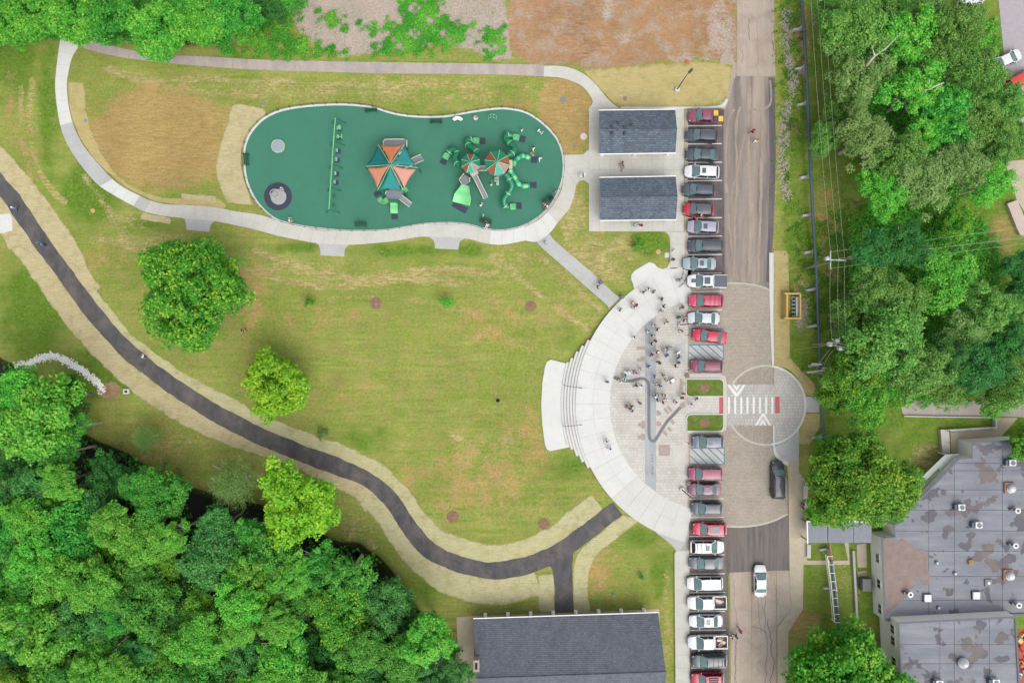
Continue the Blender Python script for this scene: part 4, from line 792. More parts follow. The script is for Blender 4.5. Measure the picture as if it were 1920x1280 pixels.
# retaining walls, lower court, walkway canopy
tag(MB().prism(PL([(1763, 805), (1779, 805), (1781, 852), (1767, 852)], .6), -.2, .7).build('retaining_wall', M_conc), 'broad grey retaining wall beside the sloping lawn', 'wall')
tag(MB().prism(PL([(1779.6, 805), (1866, 800), (1866, 784), (1869, 784), (1869.5, 803.5), (1780, 809)], .7), -.2, .8).build('retaining_wall', M_conc2), 'thin white retaining wall with a railing above the court', 'wall')
sheet('court', [(1782, 810), (1866, 804), (1868, 783), (1908, 783), (1880, 815), (1876, 840), (1800, 850), (1782, 852)], .03, M_buff, .1)
sheet('service_road', [(1690, 765), (1705, 752), (1740, 748), (1860, 752), (1960, 760), (1960, 783), (1860, 780), (1740, 779), (1693, 778)], .03, M_oldpath, .1)
tag(MB().strip(PL([(1693, 778.5), (1740, 779.5), (1866, 781)]), PL([(1693, 780.5), (1740, 781.5), (1866, 783.4)]), .35, skirt=.5).build('road_kerb_wall', M_conc), 'low concrete edge wall between the service road and the lawn', 'wall')
rl = empty('railing', (*P(1781, 808, .8), .8), 'dark pipe railing on the thin white wall', 'railing'); lx, ly, _ = rl.location
for q in ([(1783, 852), (1781.5, 808)], [(1781.5, 808), (1865, 803)]):
    a, b = [P(*p, 1.6) for p in q]; MB().tube([(a[0]-lx, a[1]-ly, .8), (b[0]-lx, b[1]-ly, .8)], .03, 6).build('rail', M_dark, rl)
    for t in (.02, .5, .98): x, y = a[0]+(b[0]-a[0])*t-lx, a[1]+(b[1]-a[1])*t-ly; MB().tube([(x, y, -.75), (x, y, .8)], .025, 6).build('post', M_dark, rl)
can = empty('walkway_canopy', (*P(1570, 997), 0), 'flat grey canopy between the sidewalk and the flat roofed block', 'canopy'); lx, ly, _ = can.location
for a, b, nm in ((1514, 1551, 'roof_panel'), (1552.6, 1600, 'roof_panel'), (1601, 1634, 'roof_panel')): MB().prism([(x-lx, y-ly) for x, y in PL([(a, 978), (b, 978), (b, 1017), (a, 1017)], 2.8)], 2.7, 2.85).build(nm, mat('canopy_membrane', C(150, 152, 164), .8, .08), can)
MB().strip([(x-lx, y-ly) for x, y in PL([(1634, 976), (1512, 976), (1513, 1019)], 2.8)], [(x-lx, y-ly) for x, y in PL([(1634, 978), (1514, 978), (1515, 1019)], 2.8)], 2.92, skirt=.25).build('fascia', M_trim, can)
for a, b in ((1516, 980), (1516, 1014), (1600, 980), (1600, 1014)): x, y = P(a, b, 2.7); MB().box((x-lx, y-ly, 1.35), (.14, .14, 2.75)).build('post', M_steel, can)
# small walks and walls of the yard below the canopy
sheet('yard_path', [(1506, 1050), (1590, 1050), (1583, 1017), (1591, 1017), (1593, 1058), (1506, 1058)], .05, M_buff, .1)
tag(MB().prism(PL([(1598, 1032), (1602, 1032), (1609, 1160), (1605, 1160)], .4), -.2, .5).build('yard_wall', M_conc3), 'narrow concrete yard wall beside the building', 'wall')
sheet('yard_slab', [(1606, 1020), (1624, 1018), (1625, 1063), (1608, 1063)], .05, M_buff, .1); sheet('yard_slab', [(1607, 1071), (1624, 1069), (1625, 1080), (1609, 1082)], .05, M_buff, .1)
bxr = tag(MB().box((*P(1622, 1094, .7), .7), (1.3, 1.8, 1.4)).build('utility_cabinet', mat('cabinet_grey', C(120, 124, 124), .7, .15)), 'grey utility cabinet against the white building wall', 'cabinet'); bevel(bxr, .05)
for k, (a, b, c2, d) in enumerate(((1511, 1019, 1518, 1044), (1504.5, 909, 1512.5, 934), (1505.5, 939, 1513.5, 963))):
    x0, y0 = P(a, b); x1, y1 = P(c2, d); e = empty('concrete_bench', ((x0+x1)/2, (y0+y1)/2, 0.02), ('concrete bench below the grey canopy', 'concrete bench beside the buff sidewalk under the leafy tree', 'concrete bench with two people sitting by the sidewalk')[k], 'bench')
    MB().box((0, 0, .43), (x1-x0, y0-y1, .12)).build('seat', M_conc, e)
    for s_ in (-.35, .35): MB().box((0, (y0-y1)*s_, .19), ((x1-x0)*.7, .25, .4)).build('leg', M_conc, e)
# ------------------------------------------------------------ the raised pipe with its concrete supports and truss
M_pipe = mat('blue_grey_pipe', C(88, 108, 122), .5, .12, metal=.2, spec=.5)
HP = 1.5
pp = empty('raised_pipe', (*P(1520, 320), 0), 'long blue-grey raised steel pipe beside the car park', 'pipe'); lx, ly, _ = pp.location
pts = [(1498, -60), (1503, 5), (1508, 60), (1513, 150), (1516, 225), (1520, 320), (1525, 420), (1530, 500), (1534.5, 608), (1537.5, 690), (1542, 780), (1546, 850), (1549, 920), (1553, 980), (1555, 1010), (1559, 1050), (1566, 1110), (1572, 1165), (1574, 1215), (1577, 1300)]
W_ = [P(*p, HP) for p in pts]
for i in range(len(W_)-1):
    MB().tube([(W_[i][0]-lx, W_[i][1]-ly, HP), (W_[i+1][0]-lx, W_[i+1][1]-ly, HP)], .21, 12).build('pipe_section', M_pipe if i not in (14,) else M_copper, pp, True)
    a = W_[i+1]; b = W_[i]; t = Vector((b[0]-a[0], b[1]-a[1], 0)).normalized()*.06
    MB().tube([(a[0]-lx-t.x, a[1]-ly-t.y, HP), (a[0]-lx+t.x, a[1]-ly+t.y, HP)], .28, 12).build('flange', M_pipe, pp)
for k, (a, b) in enumerate(((1509, 48), (1513, 122), (1517, 190), (1514, 328), (1521, 400), (1527, 470), (1531, 541), (1535, 610), (1538, 684), (1543, 820), (1561, 1032), (1569, 1105))):
    t = float(np.interp(b, [p[1] for p in pts], range(len(pts)))); i = min(int(t), len(pts)-2); f = t-i; x = W_[i][0]+(W_[i+1][0]-W_[i][0])*f; y = W_[i][1]+(W_[i+1][1]-W_[i][1])*f
    mb = MB(); mb.box((x-lx, y-ly, .62), (.5, .45, 1.5), taper=.8); mb.box((x-lx-.55, y-ly-.1, .25), (1.3, .4, .5), .15, taper=.8); mb.build('support', M_conc3, pp)
tr = empty('white_truss', (*P(1563, 1100), 0), 'white steel ladder truss cradling the raised pipe below the canopy', 'truss'); tx, ty, _ = tr.location
ch = []
for s_ in (-1, 1):
    q = [P(1556.5+s_*4.5, 1042, 1.7), P(1564.5+s_*4.5, 1105, 1.7), P(1570+s_*4.5, 1166, 1.7)]; ch.append(q)
    MB().tube([(x-tx, y-ty, 1.55) for x, y in q], .07, 6).build('chord', M_trim, tr); MB().tube([(x-tx, y-ty, .9) for x, y in q], .05, 6).build('chord', M_trim, tr)
for i in range(9):
    t = i/8*2; k = min(int(t), 1); f = t-k
    a, b = [tuple(q[k][j]+(q[k+1][j]-q[k][j])*f for j in (0, 1)) for q in ch]
    MB().tube([(a[0]-tx, a[1]-ty, 1.78), (b[0]-tx, b[1]-ty, 1.78)], .05, 6).build('rung', M_trim, tr)
    for c2 in (a, b): MB().tube([(c2[0]-tx, c2[1]-ty, .9 if i not in (0, 8) else 0), (c2[0]-tx, c2[1]-ty, 1.75)], .045, 6).build('strut', M_trim, tr)
# ------------------------------------------------------------ utility poles and wires
M_wood = mat('pole_wood', C(150, 146, 138), .9, .15, 2, world=False); M_gal = mat('galvanised', C(200, 212, 216), .5, .06, metal=.3)
def pole(px, py, h, label):
    x, y = P(px, py); r = empty('utility_pole', (x, y, tz(x, y)), label, 'utility pole', None); MB().tube([(0, 0, -.1), (0, 0, h)], [.17, .11], 10).build('pole_shaft', M_wood, r, True); return r
HPOLE = 9.4
p1 = pole(1510, 503, HPOLE, 'wooden utility pole with white crossarms beside the raised pipe')
bx_, by_ = p1.location[:2]
def loc(r, px, py, h): x, y = P(px, py, h); return Vector((x-r.location.x, y-r.location.y, h-r.location.z))
MB().tube([loc(p1, 1557, 470, 9.2), loc(p1, 1557, 505, 9.2)], .09, 6).build('crossarm', M_gal, p1); MB().tube([loc(p1, 1553, 487, 9.1), loc(p1, 1586, 488, 9.1)], .09, 6).build('crossarm', M_gal, p1)
mb = MB(); c3 = loc(p1, 1551, 484.5, 8.9); mb.lathe([(.28, -.6), (.3, -.5), (.3, .2), (.2, .3), (.05, .34)], tuple(c3), 14); mb.build('transformer', M_gal, p1, True)
for a, b in ((1557, 472), (1557, 503), (1584, 488), (1572, 486), (1566, 487)): mb = MB(); q = loc(p1, a, b, 9.2); mb.lathe([(.07, 0), (.09, .1), (.05, .2), (.07, .26), (.02, .3)], tuple(q), 8); mb.build('insulator', M_gal, p1, True)
p2 = pole(1521, 645, 9.0, 'wooden utility pole loaded with three grey transformers at the wood edge')
for a, b in ((1557, 645), (1570, 639), (1576, 653)): mb = MB(); q = loc(p2, a, b, 8.6); mb.lathe([(.3, -.7), (.33, -.6), (.33, .15), (.22, .25), (.05, .3)], tuple(q), 14); mb.build('transformer', M_gal, p2, True)
for a, b in (((1550, 645), (1587, 651)), ((1556, 641), (1588, 646))): MB().tube([loc(p2, *a, 8.9), loc(p2, *b, 8.9)], .08, 6).build('crossarm', M_wood, p2)
for a, b in ((1560, 636), (1573, 634), (1587, 646), (1581, 655), (1552, 643)): mb = MB(); q = loc(p2, a, b, 8.9); mb.lathe([(.07, 0), (.09, .15), (.05, .2), (.07, .3), (.02, .34)], tuple(q), 8); mb.build('insulator', M_gal, p2, True)
p3 = pole(1504, 696, 7.2, 'shorter pole with plank crossarms over the raised pipe')
for a, b in (((1521, 682), (1541, 683)), ((1541, 690), (1558, 690)), ((1513, 698), (1546, 694))): MB().box(tuple((loc(p3, *a, 6.9)+loc(p3, *b, 6.9))/2), ((loc(p3, *a, 6.9)-loc(p3, *b, 6.9)).length, .22, .12), math.atan2((loc(p3, *b, 6.9)-loc(p3, *a, 6.9)).y, (loc(p3, *b, 6.9)-loc(p3, *a, 6.9)).x)).build('crossarm', M_wood, p3)
M_wire = mat('wire', C(190, 200, 190), .5, .05)
def wire(a, b, label, sag=.4, r=.013):
    A, B = Vector(P3(*a)), Vector(P3(*b)); n_ = 14; pts_ = [A.lerp(B, i/n_)-Vector((0, 0, sag*4*(i/n_)*(1-i/n_))) for i in range(n_+1)]
    o = MB().tube([p-A for p in pts_], r, 5).build('power_line', M_wire, None, True); o.location = A; return tag(o, label, 'power line', 'power lines')
for a, b, l in (((1557, 472, 9.4), (1980, 419, 10), 'thin pale power line from the upper crossarm tip to the east'), ((1584, 487, 9.4), (1980, 436, 10), 'power line from the long crossarm end to the east'), ((1572, 485, 9.4), (1980, 440, 10), 'power line beside the long crossarm to the east'), ((1557, 503, 9.4), (1980, 449, 10), 'thin pale power line from the lower crossarm tip to the east'),
    ((1557, 472, 9.4), (1518, -40, 9.5), 'power line running north beside the raised pipe'), ((1572, 485, 9.4), (1530, -40, 9.5), 'power line running north over the grass strip'), ((1584, 487, 9.4), (1543, -40, 9.5), 'power line running north along the wood edge'),
    ((1557, 503, 9.4), (1560, 637, 9.1), 'power line linking the two poles by the pipe'), ((1572, 486, 9.4), (1574, 635, 9.1), 'power line linking the two poles in the middle'), ((1584, 489, 9.4), (1588, 646, 9.1), 'power line linking the two poles on the wood side'),
    ((1556, 655, 8.7), (1532, 690, 7), 'slack wire from the transformers to the short pole'), ((1562, 656, 8.7), (1545, 686, 7), 'second slack wire from the transformers to the short pole')): wire(a, b, l)
for a, b, l in (((1530, 693, 6.9), (1512, 716, 0.1), 'yellow guy wire from the short pole to the straw collar'), ((1523, 684, 6.9), (1517, 694, 1), 'short yellow guy wire on the plank crossarm'), ((1545, 648, 8.5), (1488, 656, 0.1), 'yellow guy wire from the transformer pole to the straw strip'), ((1500, 500, 1.5), (1476, 506, .05), 'yellow guy wire stub at the straw strip')):
    o = wire(a, b, l, .05, .02); o.data.materials[0] = mat('yellow_guard', C(214, 206, 110), .6)
# yellow trench box
tb = empty('trench_box', (*P(1484, 573), 0), 'yellow steel trench box standing on the straw strip', 'trench box'); lx, ly, _ = tb.location
M_yel = mat('yellow_steel', C(224, 186, 104), .6, .08)
for q in ([(1471, 549), (1501, 549), (1501, 552), (1471, 552)], [(1471, 595), (1502, 595), (1502, 598), (1471, 598)], [(1499, 552.2), (1502, 552.2), (1502, 594.8), (1499, 594.8)], [(1474, 552.2), (1477, 552.2), (1477, 594.8), (1474, 594.8)]):
    MB().prism([(x-lx, y-ly) for x, y in PL(q, 1.6)], 0, 1.7).build('panel', M_yel, tb)
for k in range(6): x, y = P(1491, 557+k*7, .8); MB().box((x-lx, y-ly, .8), (.9, .1, .1)).build('spreader', M_gal, tb)
x, y = P(1494, 575, .9); MB().box((x-lx, y-ly, .75), (.35, 2.9, .7)).build('inner_plate', M_gal, tb)
# ------------------------------------------------------------ street lamps
def lamp(px, py, tx_, ty_, h, label):
    x, y = P(px, py); z = ZW if py > 400 else 0; r = empty('street_lamp', (x, y, z), label, 'street lamp'); mb = MB(); mb.lathe([(.36, 0), (.36, .35), (.3, .4)], (0, 0, 0), 16); mb.build('footing', M_conc2, r)
    MB().tube([(0, 0, .3), (0, 0, h)], [.09, .06], 8).build('pole', M_dark, r, True); q = Vector(P3(tx_, ty_, h)); e = Vector((q.x-x, q.y-y, h-z)); t = Vector((e.x, e.y, 0)).normalized()
    MB().tube([(0, 0, h-.15), (e.x, e.y, h-z)], .045, 6).build('arm', M_dark, r, True); MB().box((e.x+t.x*.25, e.y+t.y*.25, h-z), (.75, .36, .14), math.atan2(t.y, t.x)).build('lamp_head', M_dark, r); return r
lamp(1269, 169, 1292.5, 135.5, 6.6, 'black street lamp on the golden straw cover'); lamp(1274.6, 609, 1301, 606.5, 6.2, 'black street lamp reaching over the pale silver sedan'); lamp(1278, 917, 1306, 933, 6.6, 'black street lamp reaching over the maroon sedan')
# east car park corner, terrace walk
sheet('upper_car_park', [(1862, -100), (2100, -100), (2100, 230), (1905, 230), (1890, 190), (1880, 80)], .03, mat('mauve_asphalt', C(186, 178, 184), .9, .08), .1)
sheet('terrace', [(1884, 303), (1960, 296), (1960, 400), (1922, 400), (1905, 372)], .05, M_buff, .1)
tag(MB().prism(PL([(1888, 382), (1907, 375), (1925, 420), (1940, 445), (1912, 440), (1905, 425)], .5), -.2, .6).build('terrace_wall', mat('pinkish_concrete', C(214, 196, 184), .85, .06)), 'broad pinkish wall top at the terrace corner', 'wall')
sheet('painted_court', [(1908, 1180), (1960, 1175), (1960, 1300), (1913, 1300)], .03, None or mat('court_red', C(196, 92, 70), .8, .2), .1)
rr = random.Random(9)
for k in range(26):
    x, y = P(rr.uniform(1909, 1935), rr.uniform(1186, 1285)); c = rr.choice(((230, 120, 70), (236, 232, 230), (90, 150, 190), (230, 160, 190), (200, 60, 60), (60, 140, 160), (240, 200, 120)))
    o = MB().box((x, y, .25), (rr.uniform(.3, .8), rr.uniform(.3, .9), .45), rr.uniform(0, 3), taper=.85).build('toy_block', mat('toy_%d_%d_%d' % c, C(*c), .6)); tag(o, {230: 'salmon orange', 236: 'white', 90: 'sky blue', 200: 'red', 60: 'teal', 240: 'cream yellow'}.get(c[0], 'pink') .replace('salmon orange', 'salmon orange' if c[1] == 120 else 'rose pink')+' block in the heap beside the taller roof', 'toy', 'coloured blocks in the yard')
# drain covers, utility boxes, stakes on the lawns
def disc(name, px, py, r, label, cat, c, hh=.06, grp=None):
    x, y = P(px, py); mb = MB(); mb.lathe([(r, -.05), (r, hh*.7), (r*.92, hh), (r*.5, hh+.004)], (0, 0, 0), 20); o = mb.build(name, mat(name+'_%d_%d_%d' % c, C(*c), .8, .12)); o.location = (x, y, tz(x, y)); return tag(o, label, cat, grp)
disc('manhole', 1094, 256, .5, 'pale round concrete manhole lid beside the pavilion pad', 'manhole', (222, 216, 206)); disc('manhole', 1056.5, 186.5, .45, 'grey utility lid on the bare soil by the playground', 'manhole', (140, 144, 142)); disc('manhole', 1172, 184.5, .32, 'grey valve lid in the golden straw cover', 'manhole', (150, 145, 120)); disc('manhole', 1077, 274, .24, 'small grey valve lid near the round manhole', 'manhole', (140, 140, 130))
disc('manhole', 174, 395, .32, 'orange-pink survey disc on the west lawn', 'marker', (226, 178, 122), .03); disc('manhole', 1234.5, 472, .36, 'pink survey disc in the lush grass by the sidewalk', 'marker', (216, 170, 130), .03); disc('manhole', 933.5, 751, .28, 'black drain pot in the middle of the lawn', 'drain', (24, 18, 20), .12); disc('manhole', 160, 227, .26, 'blue valve cover at the straw blanket edge', 'valve', (120, 160, 170), .05)
disc('manhole', 492, 198, .2, 'blue valve cover above the playground west corner', 'valve', (120, 160, 176), .05); disc('manhole', 834, 200, .2, 'blue valve cover above the playground benches', 'valve', (130, 165, 176), .05); disc('manhole', 1149, 1112, .26, 'green valve box in the grass beside the trail branch', 'valve', (90, 150, 130), .06); disc('manhole', 1288, 116, .3, 'red marker cap at the edge of the bare dirt', 'marker', (230, 90, 90), .12)
tag(MB().prism(PL([(1246.5, 474), (1254.5, 474), (1254.5, 483), (1246.5, 483)]), -.05, .06).build('utility_box', M_conc2), 'square pale utility box in the lush grass', 'utility box')
tag(MB().prism(PL([(-20, 405), (19, 400), (24, 410), (24, 432), (8, 437), (-20, 438)]), -.05, .09).build('trail_slab', M_conc2), 'broken white slab at the trail edge', 'slab')
inl = tag(MB().prism(PL([(232, 729), (243, 729), (244, 738), (232, 739)]), -.1, .25).build('drain_inlet', M_conc2), 'pale concrete drain inlet below the dirt wash', 'drain'); MB().prism(PL([(235, 731.5), (240, 731.5), (240, 736), (235, 736)]), .2, .256).build('opening_shade', mat('hole_shade', (.01, .01, .01)), inl)  # opening is a black plate painting the darkness of the inlet hole
for k, (x, y) in enumerate(((705, 568), (994, 572), (849, 968), (1020, 984), (1320, 300))):
    if k == 4: continue
    a = P(x, y); mb = MB(); mb.lathe([(.95, 0), (.7, .06), (.25, .12)], (0, 0, 0), 16); o = mb.build('mulch_bed', M_mulch); o.location = (*a, tz(*a)-.01)
    tag(o, ('bare round planting bed between the two saplings', 'large bare planting bed near the diagonal walk', 'bare planting bed inside the trail bend', 'dark round planting bed beside the trail fork')[k], 'planting bed')
# ============================================================ playground
G_dark = mat('slide_green', C(10, 138, 92), .35, .08, spec=.5); G_light = mat('lime_plastic', C(128, 222, 148), .4, .06, spec=.5); G_post = mat('teal_green_steel', C(16, 120, 80), .4, .08)
M_ringp = mat('pale_collar', C(190, 232, 205), .4, .05); M_deck = mat('grey_deck', C(140, 148, 160), .7, .1, 2); M_beige = mat('beige_plastic', C(216, 208, 184), .6, .06); M_mat = mat('black_wear_mat', C(66, 72, 90), .9, .12)
M_teal = mat('teal_sail', C(40, 150, 146), .8, .07, .8); M_teal2 = mat('deep_teal_sail', C(8, 120, 124), .8, .06); M_or = mat('orange_sail', C(222, 134, 88), .8, .06); M_pk = mat('pale_orange_sail', C(222, 158, 140), .8, .05); M_br = mat('brown_panel', C(150, 92, 58), .7, .12); M_mauve = mat('mauve_panel', C(176, 148, 144), .7, .08)
G_bench = mat('bench_green', C(20, 92, 66), .5, .1); G_roof2 = mat('bright_teal_panel', C(38, 176, 142), .45, .07)
def wear(px, py, w_, d, rot=0, label='', grp='black wear mats under slides and swings'):
    x, y = P(px, py); o = MB().box((0, 0, 0), (w_, d, .03), R(rot)).build('wear_mat', M_mat); o.location = (x, y, ZR+.012); return tag(o, label, 'mat', grp)
# fence round the rubber
fo = resample(offset(RUB, sgn*.22, True)+offset(RUB, sgn*.22, True)[:1], 1.75)
fx, fy = fo[0]; fen = empty('playground_fence', (fx, fy, .05), 'low black post fence following the playground edge', 'fence')
loop = resample(offset(RUB, sgn*.22, True)+offset(RUB, sgn*.22, True)[:1], .5)
pm = MB().box((0, 0, .5), (.07, .07, 1.0)).mesh('post'); pm.materials.append(M_dark)
for a in fo[:-1]: o = link('post', pm, fen); o.location = (a[0]-fx, a[1]-fy, .02)
for z in (.35, .95): MB().tube([(a-fx, b-fy, z) for a, b in loop], .018, 5, caps=False).build('rail', M_dark, fen)
# round trampoline
r = empty('trampoline', (*P(522, 274.5), ZR), 'round grey bouncer disc with a pale lime rim', 'play disc'); mb = MB(); mb.lathe([(1.0, 0), (1.02, .2), (.98, .28), (.9, .3), (.86, .24)], (0, 0, 0), 28); mb.build('rim', mat('lime_rim', C(190, 212, 168), .5), r, True); mb = MB(); mb.lathe([(.88, .1), (.88, .25), (.4, .27)], (0, 0, 0), 28); mb.build('bed', mat('bed_grey', C(160, 176, 186), .6, .05), r)
# merry-go-round on its round mat
mb = MB(); mb.lathe([(2.05, 0), (2.05, .02), (2.0, .025)], (0, 0, 0), 40); o = mb.build('wear_mat', M_mat); o.location = (*P(521.5, 368.5), ZR+.002); tag(o, 'big round black mat under the grey merry-go-round', 'mat')
r = empty('merry_go_round', (*P(523, 369.5), ZR+.02), 'grey merry-go-round with a raised ring on a round black mat', 'merry-go-round'); mb = MB(); mb.lathe([(1.1, .02), (1.16, .12), (1.14, .2), (.9, .22)], (0, 0, 0), 32); mb.build('platform', mat('mgr_grey', C(178, 180, 184), .6, .05), r, True)
cpx = [(.68*math.cos(q*math.pi/12)-.3, .68*math.sin(q*math.pi/12)+.28, 1.0) for q in range(25)]; MB().tube(cpx, .045, 6, caps=False).build('hand_ring', M_beige, r, True); MB().tube([(0, 0, .1), (-.15, .15, .6), (-.3, .28, 1.0)], .08, 8).build('column', M_beige, r)
for k in range(6): q = k*math.pi/3; MB().tube([(-.3, .28, .98), (-.3+.68*math.cos(q), .28+.68*math.sin(q), 1.0)], .025, 5).build('spoke', M_beige, r)
# swing set
hb = 2.7; fr = [(628.8, 221.6), (625.5, 264), (622.6, 308), (619.6, 351), (617, 393)]; W_ = [P(*p, hb) for p in fr]
sx, sy = W_[2]; sw = empty('swing_set', (sx, sy, ZR), 'long lime-topped swing set with green A-frames', 'swing set')
for i in range(4): MB().tube([(W_[i][0]-sx, W_[i][1]-sy, hb), (W_[i+1][0]-sx, W_[i+1][1]-sy, hb)], .08, 8).build('top_beam', G_light, sw, True)
for x, y in W_:
    for s_ in (-1, 1): MB().tube([(x-sx, y-sy, hb-.02), (x-sx+s_*1.0, y-sy-.05, -.02)], .055, 8).build('frame_leg', G_post, sw, True)
M_chain = mat('chain', C(160, 180, 176), .5, .05, metal=.4)
for k, (px, py) in enumerate(((634, 239.5), (635, 256.6), (629, 282), (628, 299), (626, 325), (624.5, 341), (623, 368), (622, 385))):
    y = P(px, py, .55)[1]; t = (y-W_[0][1])/(W_[-1][1]-W_[0][1]); xb = W_[0][0]+(W_[-1][0]-W_[0][0])*t; x0 = xb-sx; y0 = y-sy; m = G_light if k < 2 else (mat('pale_blue_seat', C(150, 200, 205), .5) if k < 6 else G_post)
    if k == 0: mb = MB(); mb.box((x0+.1, y0, .6), (.75, .62, .3), taper=.8); mb.box((x0+.25, y0, .85), (.3, .6, .45)); s_ = bevel(mb.build('bucket_seat', m, sw), .06)
    elif k == 1: mb = MB(); mb.box((x0+.05, y0, .6), (.35, .55, .12)); mb.box((x0+.35, y0, .65), (.5, .16, .12)); mb.box((x0+.65, y0, .8), (.16, .62, .3)); s_ = bevel(mb.build('harness_seat', m, sw), .03)
    elif k < 6: mb = MB(); mb.box((x0+.05, y0, .55), (.26, .55, .05)); mb.box((x0-.08, y0, .62), (.05, .55, .2)); s_ = bevel(mb.build('belt_seat', m, sw), .015)
    else: mb = MB(); mb.box((x0+.12, y0, .55), (.3, .5, .06)); s_ = bevel(mb.build('belt_seat', m, sw), .02)
    for q in (-.26, .26): MB().tube([(x0, y0+q, hb-.05), (x0+.05, y0+q, .58)], .016, 5).build('chain', M_chain, sw)
    if k < 6: o = wear(0, 0, .72, .72, 0, 'square black wear mat under '+('the lime bucket swing seat' if k == 0 else 'the lime harness swing seat' if k == 1 else 'a pale blue belt swing seat')); o.location = (xb+.12, y-.03, ZR+.012)
# benches
def bench(px, py, rot, label):
    r = empty('park_bench', (*P(px, py), ZR), label, 'bench', None, R(rot))
    for k in range(4): MB().box((0, -.17+.13*k, .44), (1.75, .10, .04)).build('seat_slat', G_bench, r)
    for k in range(3): MB().box((0, .30+.02*k, .58+.13*k), (1.75, .03, .10)).build('back_slat', G_bench, r)
    for s_ in (-.75, .75): mb = MB(); mb.box((s_, 0, .21), (.06, .5, .42)); mb.box((s_, .30, .5), (.06, .06, .9)); mb.build('frame', M_dark, r)
bench(697, 207.5, 184, 'green slatted bench under the north fence bulge'); bench(818.5, 228.5, 180, 'green slatted bench beside the white crescent'); bench(678, 423, 0, 'green slatted bench at the south fence'); bench(465, 300, 92, 'green slatted bench at the west end of the playground'); bench(911, 417, -12, 'green slatted bench with a seated family at the south fence'); bench(1028, 376, 40, 'green slatted bench by the east fence with a stroller')
# toys by the north fence
r = empty('crescent_seat', (*P(858.5, 226), ZR), 'white crescent play panel by the north fence', 'play panel'); A = arcp((0, -.55), .95, 35, 145, 14); B = arcp((0, -.55), .5, 35, 145, 14); bevel(MB().strip(A, B, .75, skirt=.3).build('top', M_trim, r), .03); MB().strip(arcp((0, -.55), .85, 42, 138, 10), arcp((0, -.55), .6, 42, 138, 10), .5, skirt=.52).build('base', M_beige, r)
r = empty('drum_post', (*P(892.5, 224), ZR), 'white and pink drum post beside the crescent panel', 'play post'); mb = MB(); mb.lathe([(.1, 0), (.1, .6), (.36, .66), (.34, .82), (.1, .84)], (0, 0, 0), 16); mb.build('drum', mat('pinkish_white', C(232, 214, 222), .5), r, True); mb = MB(); mb.lathe([(.2, .84), (.16, .9)], (.1, .1, 0), 10); mb.build('cap', mat('rose', C(200, 120, 140), .5), r)
r = empty('arch_climber', (*P(923, 217, .4), ZR), 'small lime arch climber by the north fence', 'climber')
for s_ in (0, .45): MB().tube([(-.65, -.2-s_, 0), (-.6, -.1-s_, .5), (-.2, .1-s_, .8), (.2, .1-s_, .8), (.6, -.1-s_, .5), (.65, -.2-s_, 0)], .04, 6).build('hoop', G_light, r, True)
for x, z in ((-.6, .5), (-.2, .8), (.2, .8), (.6, .5)): MB().tube([(x, -.1 if abs(x) > .3 else .1, z), (x, (-.1 if abs(x) > .3 else .1)-.45, z)], .03, 5).build('rung', G_light, r)
r = empty('spring_rider', (*P(1013, 250), ZR), 'grey spring rider near the east fence', 'spring rider', None, R(-40)); MB().tube([(0, 0, 0), (.05, 0, .15), (-.05, 0, .25), (0, 0, .4)], .09, 8).build('spring', M_dark, r); mb = MB(); mb.box((0, 0, .52), (.75, .34, .22), taper=.8); mb.box((.32, 0, .75), (.2, .2, .35)); bevel(mb.build('body', mat('rider_grey', C(190, 194, 204), .5), r), .05); MB().tube([(.3, -.3, .85), (.3, .3, .85)], .03, 6).build('handle', M_trim, r); MB().box((-.35, 0, .7), (.12, .4, .25)).build('seat_back', M_trim, r)
